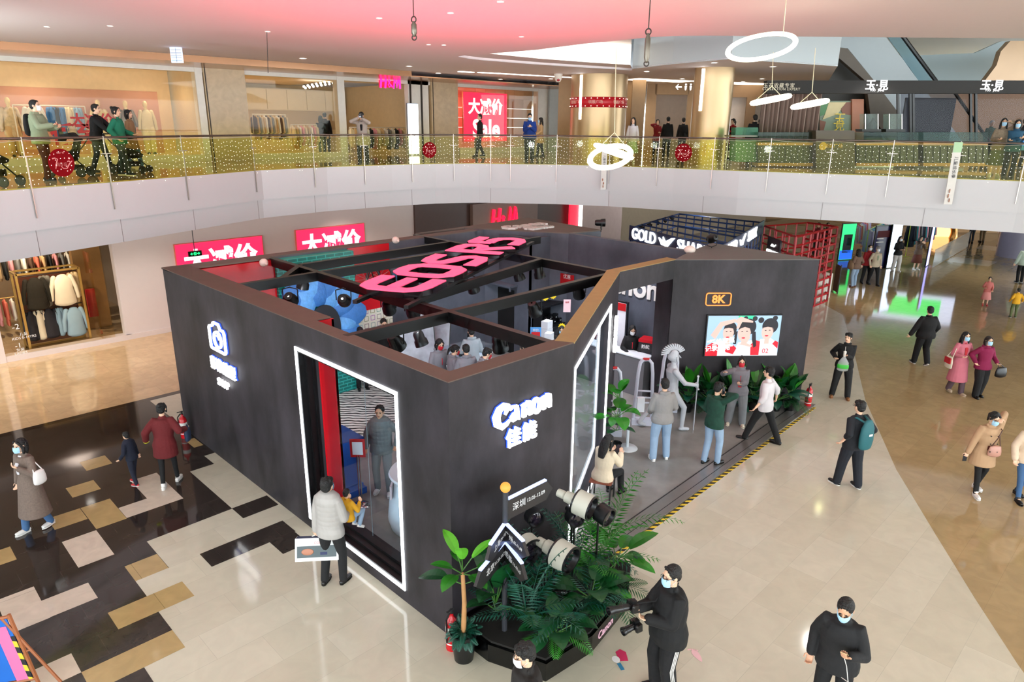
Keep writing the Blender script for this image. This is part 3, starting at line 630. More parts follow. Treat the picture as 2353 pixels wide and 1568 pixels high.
# linings of the back wall
m = MB(); m.bb((.54, 8.68, .02), (2.2, 8.9, BH-.03)); part(m, 'red_lining', redp); m = MB(); m.bb((4.2, 8.86, 1.95), (5.42, 8.9, BH-.03)); part(m, 'red_lining', redp)
m = MB(); m.bb((2.2, 8.6, .02), (4.2, 8.9, BH-.05)); part(m, 'brick_lining', teal)
ptile = mat('patterned tile', 'E8E4D2', rough=.3); nt = ptile.node_tree; b = nt.nodes['Principled BSDF']
tc = [n for n in nt.nodes if n.type == 'TEX_COORD'][0]
vo = nt.nodes.new('ShaderNodeTexVoronoi'); vo.inputs['Scale'].default_value = 5.2; vo.inputs['Randomness'].default_value = 0; vo.distance = 'CHEBYCHEV'
wv = nt.nodes.new('ShaderNodeMath'); wv.operation = 'SINE'; ml = nt.nodes.new('ShaderNodeMath'); ml.operation = 'MULTIPLY'; ml.inputs[1].default_value = 26
nt.links.new(tc.outputs['Object'], vo.inputs['Vector']); nt.links.new(vo.outputs['Distance'], ml.inputs[0]); nt.links.new(ml.outputs[0], wv.inputs[0])
mx = nt.nodes.new('ShaderNodeMix'); mx.data_type = 'RGBA'; mx.inputs[6].default_value = (.75, .74, .62, 1)
hs = nt.nodes.new('ShaderNodeHueSaturation'); hs.inputs['Saturation'].default_value = .8; hs.inputs['Value'].default_value = .5
nt.links.new(vo.outputs['Color'], hs.inputs['Color']); nt.links.new(hs.outputs[0], mx.inputs[7]); nt.links.new(wv.outputs[0], mx.inputs[0]); nt.links.new(mx.outputs[2], b.inputs['Base Color'])
m = MB(); m.bb((4.2, 8.84, .02), (5.42, 8.9, 1.95)); part(m, 'tiled_lining', ptile)
# roof beams
def beam(p0, p1, h=.17, w=.09, ztop=BH):
    a = at(*p0, ztop); b = at(*p1, ztop); t = (b-a).normalized(); n = Vector((-t.y, t.x, 0)); m = MB()
    m.obox((a+b)/2-UP*h/2, (b-a)/2, n*w/2, UP*h/2); m.obox((a+b)/2+UP*.004, (b-a)/2, n*(w/2+.015), UP*.01)
    return part(m, 'roof_beam', black)
beam((528, 658), (1240, 545)); beam((689, 609), (1035, 556)); beam((793, 773), (1405, 628)); beam((625, 594), (1275, 790)); beam((953, 540), (1405, 626)); beam((955, 682), (1241, 596)); beam((650, 638), (689, 610))

# ---------------------------------------------------------------- signs on the booth
glow = emitmat('lit white letter', 'FFFFFF', 2.2); halo = emitmat('blue side light', '2E56E8', .9); navy = mat('navy letter side', '0C1230', rough=.3)
def canon_logo(m, O, X, Y, Z, w, z0, z1):
    k = w/5.55; S = lambda P: [(x*k, y*k, q*k*(.78 if x > 1.55 else .92)) for x, y, q in P]
    m.stroke(S([(1.62, 1.05, .12), (1.5, 1.22, .28), (1.15, 1.36, .3), (.7, 1.15, .5), (.45, .7, .62), (.55, .2, .55), (.95, -.1, .42), (1.35, -.02, .22), (1.66, .2, .06)]), O, X, Y, Z, z0, z1)
    m.stroke(S([(1.5, 1.16, .3), (1.36, .98, .3), (1.22, .66, .05)]), O, X, Y, Z, z0, z1)
    m.stroke(S([(1.62, .86, .1), (1.9, 1.02, .2), (2.25, .95, .34), (2.3, .5, .4), (2.36, .1, .38), (2.52, 0, .1)]), O, X, Y, Z, z0, z1)
    m.stroke(S([(2.3, .58, .08), (2.0, .5, .2), (1.78, .28, .26), (1.9, .05, .22), (2.15, .08, .14), (2.3, .25, .06)]), O, X, Y, Z, z0, z1)
    for dx in (2.82, 4.72):
        m.stroke(S([(dx-.12, .85, .1), (dx+.1, .9, .36), (dx+.12, .5, .4), (dx+.12, 0, .4)]), O, X, Y, Z, z0, z1)
        m.stroke(S([(dx+.2, .7, .12), (dx+.42, .98, .24), (dx+.66, .9, .36), (dx+.7, .5, .4), (dx+.7, 0, .4)]), O, X, Y, Z, z0, z1)
    P = [(4.12+.33*math.cos(a), .47+.5*math.sin(a)) for a in [2*PI*i/20 for i in range(21)]]
    m.stroke(S([(x, y, .2+.2*abs(math.cos(2*PI*i/20))) for i, (x, y) in enumerate(P)]), O, X, Y, Z, z0, z1)
def litsign(name, label, O, X, Z, build, letters, cat='sign'):
    th = thing(name, label, cat, O)
    m = MB(); build(m, .03, .07); m.build('letter_face', glow, th)
    for t in letters: text('letter_face', t[0], Vector(O)+Vector(X)*t[1]+UP*t[2]+Vector(Z)*.05, X, UP, t[3], glow, .04, bold=t[3]*.008, parent=th, spacing=t[4] if len(t) > 4 else 1)
    return th
O = Vector((.64, 0, 2.83)); X = Vector((1, 0, 0)); Zn = Vector((0, -1, 0))
th = litsign('illuminated_sign', 'glowing white brand sign with two Chinese characters on the short front wall', O, X, Zn, lambda m, a, b: canon_logo(m, O, X, UP, Zn, 1.12, a, b), [('佳能', .56, -.25, .28, 1.15)])
m = MB(); canon_logo(m, O, X, UP, Zn, 1.12, .004, .03); m.build('letter_side', halo, th); text('letter_side', '佳能', O+X*.56-UP*.25+Zn*.015, X, UP, .28, halo, .02, bold=.006, parent=th, spacing=1.15)
O = Vector((0, 6.93, 2.45)); X = Vector((0, -1, 0)); Zn = Vector((-1, 0, 0))
def camicon(m, a, b):
    w = .036
    m.stroke([(.0, .4, w), (0, .03, w), (.03, 0, w), (.62, 0, w), (.66, .04, w), (.66, .4, w), (.62, .44, w), (.5, .44, w), (.44, .53, w), (.22, .53, w), (.17, .46, w), (.12, .44, w), (.04, .44, w), (0, .4, w)], O, X, UP, Zn, a, b)
    m.stroke([(.34+.155*math.cos(t), .215+.155*math.sin(t), w) for t in [2*PI*i/24 for i in range(25)]], O, X, UP, Zn, a, b)
    m.stroke([(.34+.09*math.cos(t), .215+.09*math.sin(t), .028) for t in [.2+1.5*i/6 for i in range(7)]], O, X, UP, Zn, a, b)
th = litsign('illuminated_sign', 'glowing camera outline above blurred characters and SHOP on the side wall', O, X, Zn, camicon, [('影像造型', .42, -.33, .27, 1), ('SHOP', .36, -.65, .2, .95)])
m = MB(); camicon(m, .004, .03); m.build('letter_side', halo, th); text('letter_side', '影像造型', O+X*.42-UP*.33+Zn*.015, X, UP, .27, halo, .02, bold=.01, parent=th)
O = D0+DX*4.42+UP*2.06+DN*.0; X = DX
th = thing('illuminated_sign', 'glowing white upright brand sign at the entrance end of the slanted wall', 'sign', O)
m = MB(); canon_logo(m, O+DX*.12, UP, -DX, DN, .78, .03, .09)
m.build('letter_face', glow, th)
# reading-on-side letters above the roofed corner
O = at(1163, 529, BH+.02); e = at(1258, 517, BH+.02); X = (e-O).normalized(); Y = Vector((-X.y, X.x, 0))
wlm = mat('matt white letters', 'D8D4CE', rough=.6)
th = thing('flat_lettering', 'matt white brand lettering lying on the roofed corner top', 'sign', O)
m = MB(); canon_logo(m, O, X, Y, UP, (e-O).length, .0, .05); m.build('letter', wlm, th)
text('letter', '佳能', at(1237, 523, BH+.045), X, Y, .5, wlm, .05, bold=.02, parent=th)
# EOS R5
EO = Vector((2.02, 3.16, 3.70)); EX = Vector((.895, .445, 0)).normalized(); EY = Vector((-EX.y, EX.x, 0))
pinkface = emitmat('pink red lit face', 'FF4A70', 1.15); bl = mat('gloss black side', '1A1114', rough=.15)
def eos(i):
    """pen strokes of the five rounded letters, in letter units of one metre"""
    w = .27
    if i == 0: return [[(1.1, .14, w), (.5, .14, w), (.28, .18, w), (.15, .34, w), (.14, .65, w), (.15, .96, w), (.28, 1.14, w), (.5, 1.18, w), (1.1, 1.18, w)], [(.2, .66, .22), (1.05, .66, .22)]]
    if i == 1: return [[(.6, .14, w), (.32, .16, w), (.17, .3, w), (.14, .66, w), (.17, 1.02, w), (.32, 1.16, w), (.6, 1.19, w), (.88, 1.16, w), (1.03, 1.02, w), (1.06, .66, w), (1.03, .3, w), (.88, .16, w), (.6, .14, w)]]
    if i == 2: return [[(.1, .14, w), (.72, .14, w), (.93, .2, w), (1.0, .4, w), (.9, .58, w), (.65, .64, w), (.4, .7, w), (.2, .8, w), (.16, .98, w), (.28, 1.14, w), (.5, 1.18, w), (1.02, 1.18, w)]]
    if i == 3: return [[(.14, 0, w), (.14, 1.3, w)], [(.2, 1.17, w), (.7, 1.17, w), (.9, 1.1, w), (.96, .92, w), (.88, .72, w), (.65, .64, w), (.25, .64, .2)], [(.5, .62, .25), (.95, 0, .27)]]
    return [[(.95, 1.18, w), (.18, 1.18, w)], [(.2, 1.25, .24), (.2, .7, .24)], [(.2, .78, .24), (.6, .8, w), (.86, .7, w), (.97, .46, w), (.88, .22, w), (.66, .13, w), (.1, .13, w)]]
th = thing('rooftop_letters', 'pink-red lit letters EOS R5 lying flat on the roof beams', 'sign', EO)
for i, x in enumerate((0, 1.22, 2.46, 3.95, 5.15)):
    m = MB()
    for st in eos(i): m.stroke([(x+a, b, c) for a, b, c in st], EO, EX, EY, UP, .10, .12)
    f_ = m.build('letter_face', pinkface, th)
    m = MB()
    for st in eos(i): m.stroke([(x+a, b, c+.04) for a, b, c in st], EO, EX, EY, UP, 0, .1)
    m.build('letter_body', bl, th)
m = MB()
for y in (.05, 1.0): m.obox(EO+EX*3.1+EY*y-UP*.03, EX*3.5, EY*.04, UP*.03)
m.build('support_bar', black, th)
lamp('AREA', 'letter_glow', EO+EX*3.1+EY*.65+UP*.16, 260, (1, .07, .14), 5.8, aim=EO+EX*3.1+EY*.65+UP*5, sizey=1.1)
# 8K badge and video screen
def kp(s, z, o=0): return K0+KX*s+UP*z+KN*o
th = thing('wall_badge', 'orange outlined 8K badge above the video screen', 'sign', kp(1.08, 2.55))
om = emitmat('amber tube', 'F08A3C', 1.1)
m = MB(); w = .022; x0, x1, z0, z1, r = .8, 1.38, 2.56, 2.85, .05
P = []
for cx, cz, a0 in ((x1-r, z0+r, -90), (x1-r, z1-r, 0), (x0+r, z1-r, 90), (x0+r, z0+r, 180)):
    for k in range(5): a = math.radians(a0+k*22.5); P.append((cx+r*math.cos(a), cz+r*math.sin(a), w))
P.append(P[0]); m.stroke(P, K0, KX, UP, KN, .005, .03); m.build('frame', om, th)
text('letter', '8K', kp(1.09, 2.7, .015), KX, UP, .26, om, .02, bold=.008, parent=th)
th = thing('video_screen', 'wide flat video screen showing three smiling women on the tower wall', 'screen', kp(1.75, 1.33))
m = MB(); m.obox(kp(1.75, 1.83, .03), KX*.895, KN*.025, UP*.515); m.build('bezel', black, th)
def E_(n, c, s=.5): return emitmat('screen '+n, c, s)
SP = lambda x, y, o=.058: kp(.87+x, 1.33+y, o)   # picture plane 1.76 x 1.0
def blob(m, cx, cy, rx, ry, o, a0=0, n=24, rot=0):
    c, s = math.cos(rot), math.sin(rot); P = [(cx+rx*math.cos(t)*c-ry*math.sin(t)*s, cy+rx*math.cos(t)*s+ry*math.sin(t)*c) for t in [2*PI*i/n for i in range(n)]]
    P = [(min(max(x, .012), 1.745), min(max(y, .012), .985)) for x, y in P]
    m.quad(*[SP(x, y, o) for x, y in P])
def pp(m, P, o): m.quad(*[SP(x, y, o) for x, y in P])
m = MB(); pp(m, [(.01, .01), (1.75, .01), (1.75, .99), (.01, .99)], .058); m.build('picture', E_('sky', 'A9CBEE'), th)
m = MB(); pp(m, [(.75, .8), (1.1, .8), (1.12, .99), (.72, .99)], .0585); m.build('picture', E_('green', '3BE0A8'), th)
m = MB()
pp(m, [(.01, .01), (.62, .01), (.66, .25), (.5, .38), (.2, .36), (.01, .22)], .059); pp(m, [(.62, .01), (1.35, .01), (1.32, .3), (1.12, .4), (.78, .34)], .0592); pp(m, [(1.2, .01), (1.75, .01), (1.72, .32), (1.55, .44), (1.3, .42)], .0594); m.build('picture', E_('shirt white', 'F2F3FA'), th)
m = MB(); pp(m, [(.01, .01), (.3, .01), (.3, .28), (.16, .34), (.01, .24)], .0596); pp(m, [(.45, .2), (.66, .28), (.75, .2), (.68, .05), (.5, .1)], .0596); pp(m, [(1.1, .02), (1.3, .02), (1.3, .36), (1.18, .4), (1.08, .28)], .0596); pp(m, [(1.6, .3), (1.74, .18), (1.74, .34), (1.66, .38)], .0596); m.build('picture', E_('red', 'D8142C', .6), th)
skin = E_('skin', 'E8B8AC', .6); m = MB()
for cx, cy, rx, ry in ((.52, .58, .13, .19), (.9, .58, .155, .22), (1.45, .6, .14, .2)): blob(m, cx, cy, rx, ry, .0602); pp(m, [(cx-.05, cy-.3), (cx+.06, cy-.3), (cx+.06, cy-.1), (cx-.05, cy-.1)], .0601)
m.build('picture', skin, th)
m = MB()
for cx, cy, rx, ry in ((.57, .66, .14, .18), (.98, .72, .19, .2), (1.5, .74, .19, .19)): blob(m, cx, cy, rx, ry, .06)
for cx, cy, r in ((.9, .93, .05), (1.12, .92, .06), (1.27, .88, .07), (1.6, .93, .06)): blob(m, cx, cy, r, r, .0604)
for cx, cy in ((.52, .58), (.9, .58), (1.45, .6)):
    s_ = 1 if cx == .9 else .85
    pp(m, [(cx-.15*s_, cy+.06), (cx-.12*s_, cy+.2*s_), (cx, cy+.25*s_), (cx+.13*s_, cy+.2*s_), (cx+.16*s_, cy), (cx+.12*s_, cy+.1), (cx, cy+.14*s_), (cx-.1, cy+.1)], .0606)
    blob(m, cx-.055*s_, cy+.03, .024, .01, .0608, n=10); blob(m, cx+.06*s_, cy+.035, .024, .01, .0608, n=10)
pp(m, [(1.08, .62), (1.17, .6), (1.22, .25), (1.16, .2), (1.1, .4)], .0606); pp(m, [(.68, .6), (.74, .62), (.73, .3), (.66, .3)], .0606)
m.build('picture', E_('hair', '14121C', .5), th)
m = MB()
for cx, cy in ((.51, .47), (.89, .45), (1.44, .5)): blob(m, cx, cy, .045, .018, .0608, n=12)
m.build('picture', E_('lips', 'D0243C', .6), th)
m = MB(); pp(m, [(.1, .52), (.3, .84), (.66, .92), (.68, .84), (.38, .74), (.22, .42)], .0612); pp(m, [(.62, .86), (.78, .97), (1.08, .86), (1.08, .82), (.82, .84), (.76, .68), (.7, .68), (.72, .8)], .0613); pp(m, [(.78, .3), (1.1, .22), (1.12, .26), (.98, .32), (1.06, .46), (1.02, .47), (.92, .32)], .0613)
m.build('picture', skin, th)
text('caption', '“轻松变焦', SP(.36, .36, .063), KX+UP*.12, UP, .15, E_('caption', 'FFFFFF', .8), .002, bold=.004, parent=th); text('caption', '记录美丽”', SP(.33, .2, .063), KX+UP*.08, UP, .15, E_('caption', 'FFFFFF', .8), .002, bold=.004, parent=th)
text('caption', '02', SP(1.45, .12, .063), KX, UP, .16, E_('red', 'D8142C', .6), .002, parent=th)
# brand letters on the inner wall
text('inner_wall_letters', 'Canon', onX(1440, 657, 9.98), (0, -1, 0), UP, .75, mat('matt white letters', 'D8D4CE'), .03, bold=.02, label='big white letters on the inner right wall, cut off by the lintel', cat='sign')
# ================================================================ closing walls far away and far-side shops
far_m = mat('far mall wall', 'BDA88E', rough=.5)
s = MB(); s.bb((44, 17.2, 0), (44.3, 60, 3.8)); s.bb((22.2, 17.2, 0), (44, 17.5, 3.8)); struct(s, 'wall_far_lower', far_m, rebase=False)
s = MB(); zbox(s, 1280, 1450, Z2, CEIL, 34); zbox(s, 2100, 3000, Z2, CEIL+.5, 44); struct(s, 'wall_gallery_far', MATS['tan corridor wall'], rebase=False)
s = MB(); zbox(s, 1500, 3200, 7.2, 14, 52, v=100); struct(s, 'wall_void_back', mat('void white wall', 'CFDAE0', rough=.6, var=.01), rebase=False)
# escalator that climbs across the opening to the upper right
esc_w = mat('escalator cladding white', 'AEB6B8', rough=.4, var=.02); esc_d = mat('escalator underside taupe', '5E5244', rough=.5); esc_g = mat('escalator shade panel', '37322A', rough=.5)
def ppoly(m, P, D, th=.3):
    Q = [PV(u, v, D) for u, v in P]; n = len(Q)
    for q in Q: q.z = max(q.z, Z2+.005) if 22 < D < 31 else q.z
    m.add([q for q in Q]+[q+HV*th for q in Q], [tuple(range(n)), tuple(range(2*n-1, n-1, -1))]+[(i, n+i, n+(i+1) % n, (i+1) % n) for i in range(n)])
th = thing('escalator', 'white clad escalator slanting across the opening above the dark shop fascia', 'escalator', PV(2100, 330, 33))
m = MB(); ppoly(m, [(1900, 60), (2030, 60), (2036, 85), (2112, 187), (2225, 345), (2200, 345), (2048, 340), (2010, 187), (1948, 111), (1925, 111), (1890, 60)], 33, 1.2); m.build('side_cladding', esc_w, th)
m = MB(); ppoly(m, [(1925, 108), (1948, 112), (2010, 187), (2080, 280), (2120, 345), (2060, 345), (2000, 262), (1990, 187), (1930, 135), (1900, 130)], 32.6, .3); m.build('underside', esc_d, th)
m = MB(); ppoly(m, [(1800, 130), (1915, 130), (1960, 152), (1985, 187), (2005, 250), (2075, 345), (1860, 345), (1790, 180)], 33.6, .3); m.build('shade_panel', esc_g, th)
m = MB(); a = PV(2068, 75, 32.8); b = PV(2150, 186, 32.8); m.tube([a, b], [.09, .09], n=8); a = PV(2195, 215, 29); b = PV(2290, 350, 29); m.tube([a, b], [.06, .06], n=8); m.build('handrail', mat('black rubber', '101314', rough=.3), th)
m = MB(); ppoly(m, [(2040, 85), (2070, 85), (2150, 186), (2112, 186)], 33.3, .05); m.build('glass_balustrade', glass('pale glass', 'CFE4EA', refl=.2, op=.35, opcol='B9D3DC'), th)
s = MB(); zbox(s, 2062, 2175, Z2, 7.7, 29.5); struct(s, 'wall_slate', mat('slate grey panel', '2E3038', rough=.4), rebase=False)
s = MB(); zbox(s, 2175, 3000, Z2, 8.4, 38); struct(s, 'wall_warm', mat('warm corridor wall', 'A9805C', rough=.5), rebase=False)
# rounded lip of the opening and the brown ceiling beside it
s = MB(); ppoly(s, [(2322, 94), (2300, 118), (2290, 150), (2262, 187), (2700, 187), (2700, 94)], 31, .3); struct(s, 'ceiling_brown', mat('brown lacquered ceiling', '9C7F60', rough=.25, metal=.3, var=.2, scale=.5), rebase=False)
s = MB(); ppoly(s, [(2085, 128), (2240, 122), (2300, 95), (2322, 94), (2296, 130), (2262, 187), (2100, 187)], 36, .2); struct(s, 'ceiling_bulkhead', mat('bulkhead blue white', 'AFBFC4', rough=.6, var=.01), rebase=False)
s = MB(); ppoly(s, [(1660, 165), (1800, 158), (1822, 177), (1740, 170)], 31, .1); struct(s, 'ceiling_panel', mat('blue grey panel', '9FB2C8', rough=.5), rebase=False)
# the dark-fascia island shop on the gallery
DS = 26.0
def zb(m, u0, u1, v0, v1, D, th=.1): ppoly(m, [(u0, v0), (u1, v0), (u1, v1), (u0, v1)], D, th)
fas = mat('dark brown fascia', '1C1814', rough=.75)
th = thing('island_shop', 'dark framed jewellery island shop with a long brown fascia beyond the railing', 'shop', PV(2060, 392, DS))
a0 = PV(1763, 185, DS); m = MB(); zb(m, 1763, 2700, 185, 215, DS, .35); m.build('fascia', fas, th)
m = MB()
for u in (2062, 2090, 2097, 2229, 2241): zb(m, u, u+5, 215, 392, DS+.1, .08)
m.build('posts', black, th)
m = MB(); zb(m, 2070, 2700, 216, 330, DS+.2, .02); m.build('glass_front', glass('smoky glass', 'D8D8DC', refl=.1), th)
wt = emitmat('white sign letter', 'F3F3F3', 1.1)
for u in (2015, 2280):
    text('lettering', '玉·見', PV(u, 197, DS-.03), RV, UP, .36, wt, .02, bold=.006, parent=th); text('lettering', 'YUU   JANE', PV(u, 208, DS-.03), RV, UP, .1, wt, .01, parent=th)
text('lettering', '玉石收藏专家', PV(1790, 197, DS-.03), RV, UP, .17, mat('dim cream', 'C9BFA8'), .01, parent=th, spacing=1.2); text('lettering', 'COLLECTION EXPERT', PV(1795, 205, DS-.03), RV, UP, .12, mat('dim cream', 'C9BFA8'), .01, parent=th, spacing=1.15)
m = MB(); n = 60; P = []
for i in range(n+1):
    q = PV(1752+(1888-1752)*i/n, 215, DS+.8); P.append(q+HV*(.09*math.sin(i*1.35)))
for a, b in zip(P[:-1], P[1:]): m.add([Vector((a.x, a.y, Z2)), Vector((b.x, b.y, Z2)), Vector((b.x, b.y, 7.75)), Vector((a.x, a.y, 7.75))], [(0, 1, 2, 3)])
m.build('curtain', mat('mauve taupe curtain', '8F786C', rough=.8), label='floor-length mauve taupe curtain at the back of the island shop', cat='curtain', smooth=True)
th = thing('patterned_screen', 'green, cream and rust panel with gold characters beside the curtain', 'panel', PV(1925, 392, DS+1.4))
m = MB(); zb(m, 1884, 1975, 232, 345, DS+1.3, .1); m.build('board', mat('sage board', '7C8A74', rough=.5), th)
m = MB(); ppoly(m, [(1884, 235), (1905, 235), (1896, 262), (1884, 268)], DS+1.28, .02); m.build('green_field', mat('leaf green', '4C7F4E'), th)
m = MB(); ppoly(m, [(1905, 235), (1945, 235), (1925, 262), (1890, 275), (1896, 262)], DS+1.27, .02); m.build('cream_field', mat('cream field', 'CDBB8B'), th)
m = MB(); ppoly(m, [(1945, 235), (1962, 235), (1960, 265), (1936, 262), (1932, 250)], DS+1.27, .02); ppoly(m, [(1884, 276), (1898, 280), (1890, 310), (1884, 315)], DS+1.27, .02); m.build('rust_field', mat('rust field', '7C4A34'), th)
m = MB(); zb(m, 1958, 1985, 228, 345, DS+1.2, .12); m.build('timber_post', mat('orange timber', '9E5B33', rough=.4), th)
text('lettering', '玉', PV(1929, 275, DS+1.2), RV, UP, .45, mat('gold letters', 'E2C23A', rough=.4), .02, parent=th); text('lettering', '見', PV(1929, 291, DS+1.2), RV, UP, .4, mat('gold letters', 'E2C23A'), .02, parent=th)
# counters of the island shop
wood = mat('honey wood strip', 'B98B4B', rough=.4); dk = mat('dark green counter', '2E2C20', rough=.35)
for i, (u0, u1) in enumerate(((1742, 1870), (1968, 2110), (2122, 2270))):
    lb = ['dark display counter with wood edges below the curtain', 'dark display counter with wood edges in the middle of the island shop', 'dark display counter with wood edges at the right end of the island shop'][i]
    th = thing('display_counter', lb, 'counter', PV((u0+u1)/2, 395, DS-1.2), group='island shop counters')
    m = MB(); zb(m, u0, u1, 333, 380, DS-1.2, .6)
    for k in range(9): zb(m, u0+(u1-u0)*(k+.4)/9, u0+(u1-u0)*(k+.5)/9, 336, 378, DS-1.23, .05)
    m.build('body', dk, th)
    m = MB(); zb(m, u0, u1, 328, 334, DS-1.24, .64); zb(m, u0, u1, 375, 382, DS-1.24, .64); m.build('wood_edge', wood, th)
    m = MB(); zb(m, u0, u1, 304, 328, DS-1.2, .6); m.build('glass_case', glass('counter glass', 'CFE0DA', refl=.3, op=.12, opcol='5E7A78'), th)
th = thing('reception_counter', 'dark brown reception counter with yellow round logo on its front', 'counter', PV(1918, 395, DS-1.5))
m = MB(); zb(m, 1875, 1964, 300, 388, DS-1.5, .7); m.build('body', mat('dark leather brown', '4A3B30', rough=.35), th)
m = MB(); c = PV(1891, 336, DS-1.53); m.prismf([(.13*math.cos(t), .13*math.sin(t)) for t in [2*PI*i/20 for i in range(20)]], c, RV, UP, -HV, 0, .01); m.build('logo', mat('yellow logo', 'D2A52B'), th)
text('lettering', '领展广场', PV(1915, 336, DS-1.53), RV, UP, .16, mat('yellow logo', 'D2A52B'), .01, parent=th)
for u in (2003, 2058):
    th = thing('glass_showcase', 'tall clear glass showcase %s on the island shop counter' % ('holding a dark bust' if u == 2003 else 'right of the bust'), 'showcase', PV(u, 305, DS-.8), group='tall showcases')
    m = MB(); zb(m, u-15, u+15, 262, 298, DS-.8, .4); m.build('glass_box', glass('case glass', 'E3EDE8', refl=.5, op=.1, opcol='AABBB0'), th)
    m = MB(); zb(m, u-22, u+22, 297, 303, DS-.85, .5); m.build('base', black, th)
    m = MB()
    for q in (-15, 14): zb(m, u+q, u+q+1.5, 262, 298, DS-.82, .03)
    m.build('edges', mat('chrome edge', 'D8D8D0', rough=.2, metal=.8), th)
    if u == 2003: m = MB(); c = PV(2003, 298, DS-.6); m.tube([c, c+UP*.2, c+UP*.3, c+UP*.36], [.12, .13, .06, .045]); m.build('bust', black, th)
# green glass booth-like counter between column 2 and the curtain
th = thing('glass_counter', 'pale green glass display counter left of the curtain', 'counter', PV(1710, 392, 25))
m = MB(); zb(m, 1690, 1742, 318, 372, 25, .7); m.build('body', glass('green glass block', 'BFE3C8', refl=.3, op=.4, opcol='8FBF9F'), th)
m = MB(); zb(m, 1680, 1742, 311, 315, 24.9, .8); m.build('top', mat('grey stone top', '6A6A60', rough=.2), th)
m = MB(); zb(m, 1690, 1742, 293, 311, 25.2, .5); m.build('case', glass('green case', 'A8DDBD', refl=.3, op=.2, opcol='6FBF9F'), th)
# ------------------------------------------------ gallery shops: contents
sk = mat('mannequin skin', 'E8D0A0', rough=.45)
def garment(m, c, w, h, X, Y, flare=1.15, sleeves=True, d=.1):
    """hanging or worn top: shoulders at c, width w, length h"""
    c = Vector(c); X = Vector(X); Y = Vector(Y)
    m.tube([c-UP*h, c-UP*h*.5, c-UP*.12, c-UP*.03], [(w*.5*flare, d*1.1), (w*.46, d), (w*.5, d), (w*.25, d*.6)], side=X, n=12)
    if sleeves:
        for s_ in (-1, 1): m.tube([c+X*s_*w*.42-UP*.06, c+X*s_*w*.6-UP*h*.45, c+X*s_*w*.66-UP*h*.85], [.07, .06, .05], n=8)
def mannequin(loc, top, bottom, label, X=Vector((1, 0, 0)), h=1.78, coat=.62, jacket=None):
    th = thing('mannequin', label, 'mannequin', loc, group='mannequins in the gallery window'); L = Vector(loc); Y = UP.cross(X)
    m = MB(); m.ball(L+UP*(h-.12), (.075, .09, .12), 14, 10); m.tube([L+UP*(h-.28), L+UP*(h-.2)], [.05, .05]); m.tube([L+X*.09+UP*.1, L+X*.09+UP*.8], [.06, .08]); m.tube([L-X*.09+UP*.1, L-X*.09+UP*.8], [.06, .08]); m.build('body', sk, th, smooth=True)
    m = MB(); garment(m, L+UP*(h-.3), .42, coat, X, Y); m.build('jacket', top, th, smooth=True)
    m = MB()
    for s_ in (-1, 1): m.tube([L+X*s_*.1+UP*.12, L+X*s_*.1+UP*.85], [(.1, .1), (.12, .12)])
    m.build('trousers', bottom, th, smooth=True)
    m = MB()
    for s_ in (-1, 1): m.tube([L+X*s_*.1+UP*.03-Y*.1, L+X*s_*.1+UP*.05+Y*.04], [.045, .05])
    m.build('boots', black, th, smooth=True)
cream = mat('cream wool', 'E3D3B0', rough=.85, bump=.4); blk = mat('black cloth', '101012', rough=.7); wht = mat('white cloth', 'E9E4DC', rough=.8)
sand = mat('sand cloth', 'C9A87C', rough=.85); blue = mat('denim blue', '3F77B8', rough=.85); ltblue = mat('light blue knit', '8FB2D6', rough=.85); grey = mat('grey cloth', '7A7A7A', rough=.85); navyc = mat('navy cloth', '161C30', rough=.8); redc = mat('red cloth', 'B01824', rough=.7); pinkc = mat('pink cloth', 'E59AA4', rough=.8); dkred = mat('maroon cloth', '4E1216', rough=.8); tealc = mat('teal cloth', '1C7C84', rough=.8); plaid = mat('plaid beige', 'D2BFA0', rough=.9, var=.35, scale=14); brownc = mat('brown cloth', '5A4031', rough=.85); coral = mat('coral cloth', 'E2735E', rough=.8); lilac = mat('lilac cloth', 'B9A8DA', rough=.8)
YM = YW+1.1; ZP = Z2+.22
for u, t, b, l, co in ((20, plaid, sand, 'headed mannequin in plaid beige overshirt at the far left of the gallery window', .8), (226, cream, cream, 'mannequin in sleeveless cream knit left of the puffer-jacket mannequin', .6), (289, mat('metallic puffer', '6F6259', rough=.3, metal=.3), blk, 'mannequin in shiny grey puffer jacket and black trousers', .62), (334, cream, cream, 'mannequin in cream jacket and trousers at the right of the display', .75)):
    mannequin((X2(u, 250, YM), YM, ZP), t, b, l, coat=co)
# low rail with clothes in the window
th = thing('clothes_rail', 'white clothes rail with hanging coats in the upper left window', 'clothes rail', (X2(110), YW+.9, ZP)); xa, xb = X2(30, 250, YW+.9), X2(195, 250, YW+.9)
m = MB(); m.rod([(xa, YW+.9, ZP), (xa, YW+.9, ZP+1.55), (xb, YW+.9, ZP+1.55), (xb, YW+.9, ZP)], .02); m.build('frame', whitef, th)
for u, mt, w, l in ((75, wht, .5, 'white coat on the window rail'), (118, blue, .22, 'bright blue jacket on the window rail'), (127, blk, .2, 'black padded jacket on the window rail'), (140, blue, .14, 'narrow blue jeans jacket on the window rail'), (158, cream, .2, 'cream coat on the window rail'), (176, ltblue, .2, 'pale blue shirt on the window rail')):
    m = MB(); garment(m, (X2(u, 250, YW+.85), YW+.85, ZP+1.5), w, .8, (1, 0, 0), (0, 1, 0)); m.build('hanging_coat', mt, smooth=True, label=l, cat='clothes', group='clothes on the window rail')
rw = mat('red window lettering', 'C01020', rough=.4)
text('window_lettering', '大减价', onY(213, 278, YW-.02), (1, 0, 0), UP, .42, rw, .005, bold=.012, label='upper red Chinese sale characters on the upper left shop window', cat='lettering')
